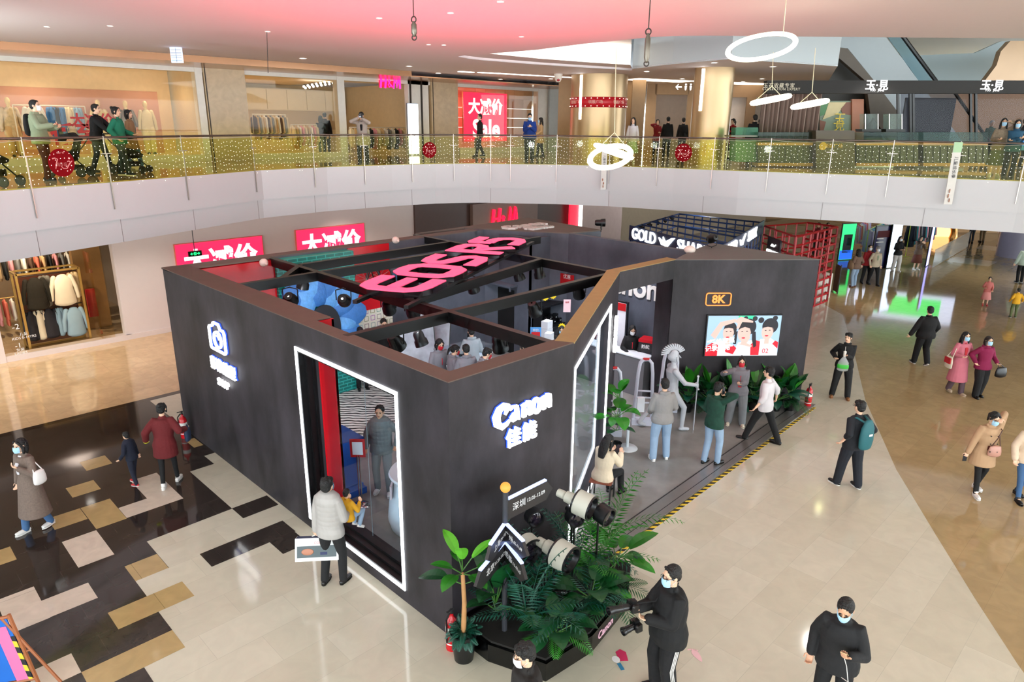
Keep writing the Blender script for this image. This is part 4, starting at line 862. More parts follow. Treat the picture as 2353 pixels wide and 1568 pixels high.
text('window_lettering', '低至', onY(174, 312, YW-.02), (1, 0, 0), UP, .68, rw, .005, bold=.02, label='larger lower row of red Chinese characters on the upper left shop window', cat='lettering')
# second shop: rails of clothes, shelves
def rail(p, q, z0, z1, mats, label, n, w=.1, frame=whitef, grp=None, h=.75, rnd=1, sleeve=True, leg=True, base=None):
    p = Vector(p); q = Vector(q); t = (q-p).normalized(); nn = Vector((-t.y, t.x, 0)); th = thing('clothes_rail', label, 'clothes rail', (p+q)/2+UP*z0)
    m = MB(); pts = [p+UP*z1, q+UP*z1]
    if leg: pts = [p+UP*z0]+pts+[q+UP*z0]
    m.rod(pts, .018)
    if leg: m.rod([p+nn*.2+UP*z0, p-nn*.2+UP*z0], .018); m.rod([q+nn*.2+UP*z0, q-nn*.2+UP*z0], .018)
    m.build('frame', frame, th); r = random.Random(rnd)
    base = base or ' '.join(label.split()[:8])
    for i in range(n):
        c = p.lerp(q, (i+.5)/n)+UP*(z1-.06); m = MB(); k = r.uniform(.85, 1.1)
        m.tube([c-UP*h*k, c-UP*h*.5, c-UP*.1, c], [(.2*k, w*.5), (.19, w*.45), (.19, w*.4), (.06, .03)], side=nn, n=8)
        if sleeve:
            for s_ in (-1, 1): m.tube([c+nn*.17*s_-UP*.08, c+nn*.23*s_-UP*h*.75], [.045, .04], n=6)
        m.build('hanging_garment', mats[i % len(mats)] if rnd else r.choice(mats), smooth=True, label='%s garment from the left end of the %s' % (ORD[i], base), cat='clothes', group='garments on the '+base)
rail((X2(578, 250, YW+1), YW+1, 0), (X2(655, 250, YW+1), YW+1, 0), Z2, Z2+1.62, [brownc, sand, grey, plaid, sand, wht], 'beige clothes rail behind the second gallery window', 16, h=.8)
rail((X2(665, 250, YW+1.6), YW+1.6, 0), (X2(725, 250, YW+1.6), YW+1.6, 0), Z2, Z2+1.25, [cream, sand, wht, pinkc], 'pale clothes rail right of the beige one', 9, h=.8)
rail((X2(800, 250, YW+2.4), YW+2.4, 0), (X2(935, 250, YW+2.4), YW+2.4, 0), Z2, Z2+1.15, [cream, sand, wht, grey, wht, blk, pinkc], 'mixed clothes rail inside the open shop doorway', 16, h=.85)
rail((X2(880, 250, YW+5), YW+5, 0), (X2(942, 250, YW+5), YW+5, 0), Z2+1.2, Z2+2.0, [blk, sand, wht], 'wall rail with black clothes at the back of the open shop', 8, h=.6, leg=False)
th = thing('wall_cabinet', 'cream wall cabinets along the back of the upper fashion shop', 'cabinet', (12, YW+7.6, Z2))
m = MB(); m.bb((8.5, YW+7.4, Z2), (16, YW+8, Z2+1)); m.bb((8.5, YW+7.4, Z2+1.9), (16, YW+8, Z2+2.9)); m.build('body', mat('cream cabinet', 'E6D8B8', rough=.5), th)
m = MB(); [m.bb((8.5+i*1.05, YW+7.35, Z2+1.95), (9.5+i*1.05, YW+7.4, Z2+2.85)) for i in range(7)]; m.build('doors', mat('cream door', 'EFE3C8', rough=.5), th)
# strings of globe lamps inside
gb = emitmat('globe bulb', 'FFFFFF', 10)
for k, (y, v0, v1, u0, u1) in enumerate(((YW+3, 199, 183, 698, 775), (YW+3.6, 202, 190, 702, 775))):
    th = thing('globe_lamp_string', 'row of glowing globe lamps in the second gallery shop, %s row' % ('upper' if k == 0 else 'lower'), 'lamp'); th.location = onY(736, 195, y); WB[th.name] = Matrix.Translation(th.location)
    m = MB(); m.rod([onY(u0, v0-4, y), onY(u1, v1-4, y)], .01, 5); m.build('wire', black, th)
    for i in range(9):
        t = i/8; m = MB(); m.ball(onY(u0+(u1-u0)*t, v0+(v1-v0)*t, y), .05, 8, 6); m.build('globe', gb, th)
# white light panel by the door, sale light boxes
m = MB(); x = X2(950, 270, YW-.3); m.bb((x-.28, YW-.34, Z2+.06), (x+.24, YW-.28, Z2+2.15))
th = thing('light_panel', 'tall glowing white panel standing beside the open shop doorway', 'light panel', (x, YW-.3, Z2)); m.build('face', emitmat('white panel glow', 'F4FAFF', 3), th)
m = MB(); m.bb((x-.3, YW-.28, Z2), (x+.26, YW-.2, Z2+2.18)); m.build('frame', mat('grey frame', '8A8F98', rough=.4), th)
pinkbox = emitmat('sale red light box', 'FF2A5E', .75); wtxt = emitmat('sale white letter', 'FFF4F6', .95)
def sale(x0, x1, z0, z1, y, label, t1, t2=None):
    th = thing('sale_light_box', label, 'light box', ((x0+x1)/2, y, z0)); w = x1-x0
    m = MB(); m.bb((x0, y, z0), (x1, y+.06, z1)); m.build('panel', pinkbox, th)
    m = MB()
    for a, b in (((x0-.02, z0-.02), (x1+.02, z0)), ((x0-.02, z1), (x1+.02, z1+.02)), ((x0-.02, z0), (x0, z1)), ((x1, z0), (x1+.02, z1))): m.bb((a[0], y-.01, a[1]), (b[0], y+.06, b[1]))
    m.build('frame', mat('orange trim', 'E5765A', rough=.4), th)
    text('lettering', t1[0], ((x0+x1)/2, y-.01, t1[1]), (1, 0, 0), UP, t1[2], wtxt, .01, bold=t1[2]*.035, parent=th)
    if t2: text('lettering', t2[0], ((x0+x1)/2+.05, y-.01, t2[1]), (1, 0, 0), UP, t2[2], wtxt, .01, bold=t2[2]*.03, parent=th)
a = onY(1064, 211, YW+.15); b = onY(1164, 324, YW+.15)
sale(a.x, b.x, b.z, a.z, YW+.15, 'glowing pink-red sale light box with Chinese characters and Sale on the gallery', ('大减价', a.z-.55*(a.z-b.z)*.55, (b.x-a.x)*.26), ('Sale', b.z+(a.z-b.z)*.25, (b.x-a.x)*.4))
sale(3.02, 5.92, .9, 2.78, YL-.08, 'left pink-red sale light box on the ground floor wall', ('大减价', 2.12, .82))
sale(7.2, 10.05, .9, 2.84, YL-.08, 'right pink-red sale light box on the ground floor wall', ('大减价', 2.2, .82))
# H&M style letters on brown wall: brand panel
p0 = onY(1083, 490, YL-.2); p1 = onY(1232, 478, YL-.2)
th = thing('brand_sign', 'brown lit panel with red brand letters above the booth corner', 'sign', (p0.x, YL-.2, 0))
m = MB(); m.bb((p0.x, YL-.3, .5), (p1.x, YL-.12, 3.2)); m.build('panel', mat('taupe panel', '80665A', rough=.4), th)
rl = emitmat('red brand letter', 'FF1030', 2.2)
def hm(m, O, X, Z, h, z0, z1):
    k = h; S = lambda P: [(x*k, y*k, q*k) for x, y, q in P]
    m.stroke(S([(0, 0, .13), (.12, 1, .14)]), O, X, UP, Z, z0, z1); m.stroke(S([(.42, 0, .14), (.58, 1.02, .15)]), O, X, UP, Z, z0, z1); m.stroke(S([(.02, .48, .09), (.5, .52, .09)]), O, X, UP, Z, z0, z1)
    m.stroke(S([(1.08, .1, .05), (.72, .5, .06), (.8, .62, .05), (.9, .55, .05), (.72, .25, .05), (.8, .08, .05), (1.02, .25, .05)]), O, X, UP, Z, z0, z1)
    m.stroke(S([(1.2, 0, .1), (1.35, 1, .13), (1.5, .1, .12), (1.72, 1.02, .12), (1.78, .5, .15), (1.8, 0, .15)]), O, X, UP, Z, z0, z1)
q = onY(1130, 512, YL-.32); m = MB(); hm(m, Vector((q.x, YL-.32, 2.05)), Vector((1, 0, 0)), Vector((0, -1, 0)), .85, 0, .08); m.build('letter', rl, th)
s = MB(); x = onY(1330, 500, YL-.4).x; s.bb((x-.02, YL-.5, 0), (x+.16, YL-.4, 3.75)); s.build('light_column', emitmat('white light column', 'FFF4F0', 3), label='tall thin white light column left of the ground floor lift', cat='light')
s = MB(); s.bb((onY(1308, 500, YL-.35).x, YL-.4, 0), (x-.02, YL-.3, 3.75)); s.build('light_panel', emitmat('red light strip', 'E8203A', 1.2), label='narrow glowing red strip beside the white light column', cat='light')
s = MB(); s.bb((x+.16, YL-.45, 0), (onY(1427, 500, YL-.4).x, YL, 3.78)); struct(s, 'wall_lift', mat('satin pink steel', 'B79E98', rough=.3, metal=.4), rebase=False)
# H&M logo panels on the gallery
for u, v, sz, lb, y in ((874, 176, .55, 'pink-red brand letters over the open gallery shop door', YW-.05), (1275, 208, .3, 'small pink-red brand letters on the sign column by the round column', YW-.1)):
    th = thing('brand_letters', lb, 'sign', onY(u, v+18, y)); m = MB(); q = onY(u, v+26 if sz > .4 else v+5, y); hm(m, q, Vector((1, 0, 0)), Vector((0, -1, 0)), sz, 0, .05); m.build('letter', emitmat('magenta letter', 'FF2080', 2), th)
    if sz > .4:
        m = MB(); a = onY(u-4, 160, y); b = onY(u+32, 202, y); m.bb((a.x, y-.03+.05, b.z), (b.x, y+.05, min(a.z, WT-.05))); m.build('panel', glass('pink acrylic', 'FFB0B8', refl=.1, op=.4, opcol='FF5A70'), th)
th = thing('directory_totem', 'grey and white directory panel with down arrow beside the round column', 'sign', onY(1285, 345, YW-.2))
a = onY(1264, 196, YW-.2); b = onY(1292, 345, YW-.2); m = MB(); m.bb((a.x, YW-.2, Z2), (b.x, YW-.1, a.z)); m.build('panel', mat('pale grey totem', 'A9ABA6', rough=.4), th)
text('lettering', 'CHARLES & KEITH', onY(1288, 250, YW-.22), -UP, (1, 0, 0), .16, black, .01, parent=th)
a = onY(1293, 246, YW-.22); b = onY(1300, 290, YW-.22); m = MB(); m.bb((a.x, YW-.24, b.z), (b.x, YW-.2, a.z)); m.build('blue_strip', mat('navy strip', '1E3A78'), th); text('lettering', 'TARFULIT', Vector(((a.x+b.x)/2, YW-.25, (a.z+b.z)/2)), -UP, (1, 0, 0), .15, white, .01, parent=th)
s = MB(); s.bb((X2(1262), YW+.5, Z2), (X2(1330), YW+.7, CEIL)); struct(s, 'wall_green_glass', mat('greenish back wall', 'A9AC84', rough=.3), rebase=False)
# exit sign, lift sign
def exitsign(p, X, label, w=.34):
    th = thing('exit_sign', label, 'exit sign', p); X = Vector(X); Z = X.cross(UP); m = MB(); m.obox(p, X*w/2, Z*.02, UP*w*.2); m.build('case', mat('dark green case', '062010', rough=.3), th)
    gm = emitmat('green glow', '18FF70', 2.5); m = MB(); O = p+Z*.022
    m.stroke([(-.14, 0, .02), (-.06, 0, .02)], O, X, UP, Z, 0, .004); m.stroke([(-.1, .035, .015), (-.145, 0, .015), (-.1, -.035, .015)], O, X, UP, Z, 0, .004)
    m.stroke([(.06, 0, .02), (.14, 0, .02)], O, X, UP, Z, 0, .004); m.stroke([(.1, .035, .015), (.145, 0, .015), (.1, -.035, .015)], O, X, UP, Z, 0, .004)
    m.stroke([(-.03, .045, .012), (.03, .045, .012), (.03, -.045, .012), (-.03, -.045, .012), (-.03, .045, .012)], O, X, UP, Z, 0, .004); m.stroke([(0, .03, .02), (-.01, 0, .02), (.015, -.035, .012)], O, X, UP, Z, 0, .004)
    m.build('symbol', gm, th)
exitsign(onY(448, 583, YL-.5), (1, 0, 0), 'black and green running-man exit sign before the left sale light box', .42)
m = MB(); m.cyl(onY(448, 583, YL-.5)+UP*.08, Vector((onY(448, 583, YL-.5).x, YL-.5, 3.78)), .012); m.build('sign_rod', black, label='thin rod holding the exit sign under the gallery', cat='rod')
th = thing('hanging_sign', 'white arrow and people symbols hanging sign left of the second round column', 'sign', PV(1566, 205, 30)); m = MB(); O = PV(1553, 200, 30)
m.stroke([(0, 0, .05), (.24, 0, .05)], O, RV, UP, -HV, 0, .02); m.stroke([(.1, .1, .04), (0, 0, .04), (.1, -.1, .04)], O, RV, UP, -HV, 0, .02)
for k in range(3): m.stroke([(.4+k*.2, -.12, .05), (.4+k*.2, .04, .09)], O, RV, UP, -HV, 0, .02); m.prismf([(.4+k*.2+.04*math.cos(t), .1+.04*math.sin(t)) for t in [i*PI/4 for i in range(8)]], O, RV, UP, -HV, 0, .02)
m.build('symbols', emitmat('white sign letter', 'F3F3F3', 1.1), th)
p = PV(406, 127, 21); th = thing('hanging_sign', 'small blue-white backlit directory hanging from the gallery ceiling', 'sign', p); m = MB(); m.obox(p, RV*.16, HV*.03, UP*.2); m.build('panel', emitmat('pale blue panel', 'C6D8F4', 1.2), th)
m = MB(); [m.obox(p-HV*.032+UP*z, RV*.15, HV*.002, UP*.006) for z in (-.14, -.05, 0, .06, .14)]; m.obox(p-HV*.032, RV*.006, HV*.002, UP*.19); m.cyl(p+UP*.2, Vector((p.x, p.y, CEIL)), .01); m.build('lines', mat('slate lines', '4F5F7A'), th)
p = at(1283, 170, CEIL)
th = thing('dome_camera', 'white dome camera under the gallery ceiling left of the round column', 'camera', p); m = MB(); m.lathe(p, [(.0, -.32), (.09, -.3), (.14, -.2), (.16, -.08), (.17, 0)], 20); m.build('housing', whitef, th, smooth=True)
m = MB(); m.ball(p-UP*.22-HV*.08, .07); m.build('eye', mat('pink red glass', 'B0404A', rough=.1), th, smooth=True)
# ------------------------------------------------ ring pendants
ringm = emitmat('ring lamp warm', 'FFFBDA', 3.2)
def pendant(name_label, rings, wires):
    c = rings[0][0]; th = thing('ring_pendant', name_label, 'pendant lamp', c)
    for (c, R, r, n) in rings:
        m = MB(); m.torus(c, R, r, n, 48, 8, squash=.8); m.build('ring', ringm, th, smooth=True)
    m = MB()
    for a, b in wires: m.cyl(a, b, .006, n=5)
    m.build('cable', mat('pale cable', 'CFC8A8', rough=.5), th)
def tiltn(az, el): return Vector((math.cos(az)*math.sin(el), math.sin(az)*math.sin(el), math.cos(el)))
P = lambda u, v, D: PV(u, v, D)
c = P(1749, 107, 11); r_ = 66/FPX*11.3
pendant('largest glowing ring pendant high at the right near the ceiling', [(c, r_*1.0, .038, (UP*.86-HV*.35+RV*-.26).normalized())], [(c+RV*.3+UP*.15, Vector((c.x+.2, c.y-.2, CEIL)))])
c = P(1415, 353, 12.5); c2 = P(1402, 368, 12.4)
pendant('glowing double ring pendant crossing before the railing', [(P(1402, 360, 12.5), .355, .05, (UP*.86-HV*.42-RV*.25).normalized()), (P(1410, 348, 12.6), .33, .045, (UP*.9-HV*.1+RV*.28).normalized())], [(P(1412, 305, 12.5), P(1440, 338, 12.5)), (P(1412, 305, 12.5), P(1380, 335, 12.5)), (P(1412, 305, 12.5), P(1416, 100, 12.5))])
c = P(1771, 229, 13); pendant('flat glowing ring pendant left of the pair by the dark fascia', [(c, .3, .055, (UP*.95-RV*.2).normalized())], [(c+RV*.25, P(1774, 198, 13)), (c-RV*.25, P(1774, 198, 13)), (P(1774, 198, 13), P(1777, 120, 13))])
c = P(1861, 239, 13); pendant('flat glowing ring pendant right of the pair by the dark fascia', [(c, .27, .055, (UP*.95-RV*.2).normalized())], [(c+RV*.22, P(1866, 212, 13)), (c-RV*.2, P(1866, 212, 13)), (P(1866, 212, 13), P(1874, 110, 13))])
# hoist hooks
for u, v0, v1, D, lb in ((951, 30, 90, 9, 'steel turnbuckle hanging from the pink-lit ceiling'), (1484, 0, 150, 8, 'larger steel turnbuckle on a cable in front of the white ceiling fascia')):
    a = P(u+1, v1, D); th = thing('turnbuckle', lb, 'turnbuckle', a); k = D/FPX; top = at(u+3, v0, CEIL) if v0 > 5 else None
    m = MB(); L = 24*k if v0 else 52*k; q = a+UP*8*k; m.tube([q, q+UP*.15*L, q+UP*.85*L, q+UP*L], [4*k, 6*k, 6*k, 3.5*k], n=8); m.build('body', mat('worn steel', '6F675C', rough=.35, metal=.7, var=.3), th, smooth=True)
    m = MB(); m.torus(a+UP*3*k, 5*k, 1.3*k, RV*.3+HV, 16, 6); m.torus(q+UP*(L+6*k), 6*k, 1.5*k, RV*.6+HV, 16, 6); m.build('eye_bolt', mat('dark steel', '3A3430', rough=.4, metal=.7), th, smooth=True)
    m = MB(); e = q+UP*(L+11*k); m.rod([e, Vector((e.x, e.y, CEIL))], 1.1*k); m.build('cable', mat('dark steel', '3A3430'), th)
p = at(613, 72, CEIL); b = PV(616, 168, (Vector((p.x, p.y, 0))-Vector((CAM.x, CAM.y, 0))).dot(HV)); m = MB(); m.rod([p, b], .008, 5); m.build('hanging_wire', mat('dark steel', '3A3430'), label='thin plumb wire hanging from the ceiling above the second gallery shop', cat='wire')
# white totem banner on the railing at the right and one at the middle
for u0, v0, u1, v1, lb, w in ((2203, 327, 2178, 470, 'white and pale green vertical banner hanging down the fascia at the right', 9.5), (1390, 330, 1386, 436, 'narrow white banner hanging below the crossing ring pendant', 6)):
    e, t = edge_at(u0); D = (e-Vector((CAM.x, CAM.y, 0))).dot(HV)-.15; a = PV(u0, v0, D); b = PV(u1, v1, D); th = thing('hanging_banner', lb, 'banner', b); k = D/FPX*w; c = UP
    m = MB(); m.add([a-RV*k, a+RV*k, b+RV*k, b-RV*k, a-RV*k+HV*.01, a+RV*k+HV*.01, b+RV*k+HV*.01, b-RV*k+HV*.01], [(0, 1, 2, 3), (7, 6, 5, 4), (0, 4, 5, 1), (1, 5, 6, 2), (2, 6, 7, 3), (3, 7, 4, 0)]); m.build('cloth', mat('banner cloth', 'DAD6D0', rough=.7), th)
    m = MB(); f1 = a.lerp(b, .16); m.add([a-RV*k-HV*.005, a+RV*k-HV*.005, f1+RV*k-HV*.005, f1-RV*k-HV*.005], [(0, 1, 2, 3)]); m.build('green_top', mat('pale green print', 'A9CBA0'), th)
    m = MB()
    for f in (.78, .86, .93): c0 = a.lerp(b, f); m.ball(c0-HV*.01+RV*k*random.uniform(-.4, .4), (k*.35, .01, k*.5), 8, 6)
    m.build('figures', mat('warm print', 'B0765C'), th)
    tx = a.lerp(b, .4)-HV*.012; dd = (b-a).normalized(); text('lettering', '儿童成长季', tx, dd, RV, k*1.0, mat('dark print', '3E3E44'), .003, parent=th)
m = MB(); e, t = edge_at(2245)
# ------------------------------------------------ ground floor fashion shop at the left
bx = mat('brass frame', 'C2A263', rough=.35, metal=.6)
th = thing('clothes_stand', 'brass framed clothes stand with two tiers in the ground floor shop window', 'clothes rack', (-.6, YL+.9, .16))
ax, ay = onY(60, 780, YL+.5).x, YL+.55
m = MB(); x0, x1, y0, y1, zt = ax+.05, ax+1.62, YL+.45, YL+1.1, 2.35
for x in (x0, x1):
    for y in (y0, y1): m.bb((x-.03, y-.03, .02), (x+.03, y+.03, zt))
for y in (y0, y1): m.bb((x0, y-.03, zt-.05), (x1, y+.03, zt)); m.bb((x0, y-.03, .02), (x1, y+.03, .08))
for x in (x0, x1): m.bb((x-.03, y0, zt-.05), (x+.03, y1, zt))
m.build('frame', bx, th); m = MB()
for z in (2.2, 1.2): m.rod([(x0, (y0+y1)/2, z), (x1, (y0+y1)/2, z)], .015)
m.build('hanging_bar', black, th)
m = MB(); m.bb((x0+.03, y1-.02, .1), (x1-.03, y1, 2.2)); m.build('back_board', mat('rust brown back', '5A2E20', rough=.5), th)
ym = (y0+y1)/2
for dx, z, mt, w, l in ((.42, 2.16, mat('black pleated cloth', '1B1815', rough=.8, bump=.5), .5, 'black pleated cape on the upper bar of the brass stand'), (.72, 2.15, grey, .2, 'grey shirt between black cape and white sweater'), (1.12, 2.16, wht, .52, 'white sweatshirt on the upper bar of the brass stand'), (1.45, 2.15, plaid, .2, 'dotted shirt behind the white sweatshirt'),
                     (.22, 1.14, navyc, .3, 'navy trousers on the lower bar of the brass stand'), (.42, 1.14, wht, .22, 'white blouse on the lower bar of the brass stand'), (.68, 1.14, navyc, .4, 'navy dress in the middle of the lower bar'), (.93, 1.14, ltblue, .16, 'light blue striped shirt on the lower bar'), (1.26, 1.14, ltblue, .46, 'light blue sweatshirt facing the window on the lower bar')):
    m = MB(); garment(m, (x0+dx, y0+.05 if w > .4 else ym, z), w, .82 if z > 2 else .78, (1, 0, 0), (0, 1, 0)); m.build('hanging_garment', mt, smooth=True, label=l, cat='clothes', group='clothes on the brass stand')
m = MB(); m.bb((onY(185, 700, YL+2).x, YL+2, .02), (onY(222, 700, YL+2).x+.35, YL+2.3, 3.78)); m.build('timber_wardrobe', mat('oak veneer', 'A37B4C', rough=.45, var=.25, scale=3), label='tall oak veneer panel behind the ground floor shop window', cat='panel')
rail((-2.6, YL+3.0, 0), (1.5, YL+3.0, 0), .02, 1.2, [coral, wht, brownc, grey, dkred, sand, pinkc], 'long mixed rail at the back of the ground floor shop', 22, frame=bx)
rail((-2.6, YL+3.5, 0), (1.6, YL+3.5, 0), 1.5, 2.4, [coral, sand, blk, pinkc, grey, wht, brownc], 'upper wall rail of the ground floor shop', 24, frame=bx, leg=False)
m = MB(); m.bb((x1+.35, YL+1.6, .5), (x1+.6, YL+1.7, 1.4)); m.build('red_poster', mat('poster red', 'B81018'), label='small red poster behind the brass stand', cat='poster')
th = thing('glass_door', 'frameless glass door at the right end of the ground floor shop', 'door', (.9, YL+.1, .16)); m = MB(); m.bb((.62, YL+.05, .16), (.64, YL+.7, 2.8)); m.build('pane', gl, th)
m = MB(); [m.bb((.6, YL+.08, z), (.66, YL+.18, z+.1)) for z in (.3, 2.2)]; m.build('hinge', mat('bronze hinge', '7A4A36', rough=.4), th)
text('window_lettering', '-2', onY(36, 752, YL-.02), (1, 0, 0), UP, .22, mat('white vinyl', 'E8E8E8'), .004, label='white -2 floor number on the ground floor shop window', cat='lettering')
text('window_lettering', '儿童\nKIDS 0-14YRS', onY(55, 772, YL-.02), (1, 0, 0), UP, .1, mat('white vinyl', 'E8E8E8'), .004, label='small white KIDS lettering on the ground floor shop window', cat='lettering')
text('window_lettering', '-1', onY(42, 795, YL-.02), (1, 0, 0), UP, .2, mat('white vinyl', 'E8E8E8'), .004, label='white -1 floor number low on the ground floor shop window', cat='lettering')
text('window_lettering', '女装\nLADIES', onY(48, 808, YL-.02), (1, 0, 0), UP, .1, mat('white vinyl', 'E8E8E8'), .004, label='small white LADIES lettering low on the ground floor shop window', cat='lettering')
# ================================================================ inside the booth
whitec = mat('white counter', 'D9DEE4', rough=.3); gcl = glass('clear case', 'EAF4FA', refl=.5, op=.05)
coolw = emitmat('cool light', 'EAF2FF', 9)
def parcan(p, aim, lit, label, r=.11, L=.3, hang=None, mount=BH-.15, power=0, stand=False):
    p = Vector(p); aim = Vector(aim); d = (aim-p).normalized(); th = thing('stage_light', label, 'stage light', p, group=None)
    m = MB(); prof = [(.02, -L*.62), (r*.6, -L*.6), (r*.8, -L*.45), (r*.82, -L*.1), (r, 0), (r*1.05, L*.35), (r*.98, L*.36), (r*.9, L*.2)]
    m.lathe(p, prof, 18, d); m.build('housing', mat('gloss black housing', '08080A', rough=.4), th, smooth=True, angle=.7)
    side = d.cross(UP).normalized(); up = Vector((0, 0, 1)) if not stand else Vector((0, 0, -1)); top = Vector((p.x, p.y, mount)) if not stand else Vector((p.x, p.y, mount))
    m = MB(); k = p+up*(r*1.9); m.rod([p+side*r*1.12, p+side*r*1.15+up*r*1.6, k, p-side*r*1.15+up*r*1.6, p-side*r*1.12], .011, 6); m.rod([k, top], .012, 6)
    m.build('yoke', black, th)
    if lit:
        m = MB(); m.cyl(p+d*L*.22, p+d*L*.24, r*.93, n=18); m.build('lens', coolw, th)
        lamp('SPOT', 'stage_lamp', p+d*L*.4, power or 120, (.86, .93, 1), .08, aim=aim, spot=1.5, blend=.7)
    else:
        m = MB(); m.cyl(p+d*L*.22, p+d*L*.24, r*.93, n=18); m.build('lens', mat('dark lens', '15161A', rough=.08), th)
        m = MB(); c = p-d*L*.3+UP*r*.72; m.ball(c, .012, 6, 4); m.build('pilot_light', emitmat('red pilot', 'FF2A3A', 5), th)
for i, (u, v, z, lit, aim, lb, pw) in enumerate((
    (668, 688, 3.25, 1, (3.4, 8.6, 1.2), 'lit stage light nearest the red wall corner, aimed at the flower', 90),
    (697, 652, 3.3, 1, (1.5, 8, 0), 'lit stage light hung just below the long beam by the teal bricks', 90),
    (790, 690, 3.25, 1, (4.8, 8.8, 1.5), 'lit stage light between teal bricks and red panel', 90),
    (893, 707, 3.25, 1, (4.5, 6.5, 0), 'lit stage light before the red panel below the letters', 90),
    (948, 716, 3.25, 1, (5.5, 6.8, 0), 'lit stage light under the beam crossing, beside the letter O', 110),
    (911, 788, 3.22, 0, (3.5, 3.5, 0), 'big dark stage light under the near long beam', 0),
    (1148, 792, 3.22, 0, (3.5, 1.8, 0), 'big dark stage light over the staff group near the wall corner', 0),
    (1087, 660, 3.25, 0, (6, 5, 0), 'dark stage light under the beam right of the letters', 0),
    (1192, 633, 3.28, 0, (7, 4.4, 0), 'dark upright stage light under the short beam', 0),
    (1239, 628, 3.28, 0, (7.4, 4.5, 0), 'dark round stage light near the beam junction', 0),
    (1228, 712, 3.22, 0, (6.5, 3.2, 0), 'dark stage light under the near beam, left of the shelves', 0),
    (1330, 672, 3.25, 0, (8, 4, 0), 'dark stage light nearest the slanted wall top', 0),
    (966, 782, 2.6, 1, (3.4, 3.6, 0), 'lit stage light low behind the red-masked staff', 70))):
    parcan(at(u, v, z), aim, lit, lb, power=pw, r=.125, mount=BH-.12)
parcan(at(1382, 512, BH+.28), (14, 3, 4), 1, 'lit black spotlight standing on the roofed corner', mount=BH+.02, stand=True, power=30)
parcan(at(1637, 548, BH+.25), (14, 8, 2), 0, 'dark spotlight standing on the tower top', mount=BH+.01, stand=True)
for x, y, p in ((4.4, 2.0, 60), (7, 4.2, 90), (8.4, 5.4, 60), (9.3, 4.2, 40), (7.5, 7.5, 50)):   # spots without fixtures, added to light the inside of the booth
    lamp('SPOT', 'booth_fill_light', (x, y, 3.4), p*2.2, (.8, .9, 1), .15, aim=(x+.2, y+.3, 0), spot=2.2, blend=1)
for u, v, lb, pl in ((606, 604, 'small white camera dome on the red wall', 8.66), (909, 552, 'small white camera dome on the grey back wall', 8.88)):
    p = onY(u, v, pl); m = MB(); m.ball(p, (.1, .09, .09), 14, 8); m.ball(p+Vector((.02, -.08, -.02)), .035, 8, 6); m.build('security_camera', mat('warm white plastic', 'E8D8CC', rough=.4), smooth=True, label=lb, cat='camera')
p = at(1585, 574, BH+.06); m = MB(); m.ball(p, (.14, .14, .1), 14, 8); m.cyl(p-UP*.06, p, .08); m.build('security_camera', MATS['warm white plastic'], smooth=True, label='small white camera dome on the right wall top', cat='camera')
# blue flower and dark arch on the teal bricks
fb = mat('painted blue petal', '5FA0DE', rough=.5, var=.3, scale=9, bump=.8, bscale=18)
fb2 = mat('painted deep blue petal', '3A74B8', rough=.5, var=.3, scale=9, bump=.8, bscale=18)
th = thing('flower_relief', 'big blue flower relief on the teal brick wall', 'wall relief', (3.15, 8.5, 1.2))
c = Vector((3.15, 8.52, 2.05))
for ring, (n, r0, r1, w) in enumerate(((11, .45, 1.25, .34), (10, .35, .95, .28))):
    for i in range(n):
        a = 2*PI*(i+.5*ring)/n; d = Vector((math.cos(a), 0, math.sin(a))); t = Vector((-math.sin(a), 0, math.cos(a))); m = MB(); P = []
        for k in range(9):
            f_ = k/8; r = r0+(r1-r0)*f_; ww = w*math.sin(PI*(.12+.8*f_))**.7; P.append((r, ww, .06*math.sin(PI*f_)+.05*ring))
        vs = []
        for r, ww, h in P: vs += [c+d*r+t*ww, c+d*r-Vector((0, 1, 0))*(h+.05), c+d*r-t*ww]
        m.add(vs, [f2 for k in range(8) for f2 in ((k*3, k*3+1, k*3+4, k*3+3), (k*3+1, k*3+2, k*3+5, k*3+4))]); m.build('petal', fb if i % 2 else fb2, th, smooth=True)
m = MB(); m.prismf([(.42*math.cos(t), .55*math.sin(t)) for t in [PI*i/16 for i in range(17)]]+[(-.42, -1.0), (.42, -1.0)], c-Vector((0, .16, .15)), (1, 0, 0), UP, (0, -1, 0), 0, .03); m.build('dark_arch', mat('dark arch panel', '1A1A20', rough=.35), th)
# bicycle on the red panel
th = thing('wall_bicycle', 'bicycle with wire wheels hung on the red panel', 'bicycle', (4.8, 8.7, 2.3))
m = MB()
for x, y in ((4.62, 8.72), (5.0, 8.74)):
    m.torus((x, y, 2.78), .33, .022, (0.35, 1, 0), 28, 6)
m.build('tyre', black, th); m = MB()
for x, y in ((4.62, 8.72), (5.0, 8.74)):
    for k in range(12): a = PI*2*k/12; m.cyl((x, y, 2.78), (x+.31*math.cos(a), y-.1*math.cos(a), 2.78+.31*math.sin(a)), .004, n=4)
m.build('spokes', mat('silver spoke', 'C8C4BC', rough=.3, metal=.8), th); m = MB(); m.rod([(4.62, 8.7, 2.78), (4.7, 8.66, 3.05), (4.95, 8.66, 3.02), (5.0, 8.72, 2.78), (4.8, 8.68, 2.75), (4.7, 8.66, 3.05)], .015); m.build('frame', black, th)
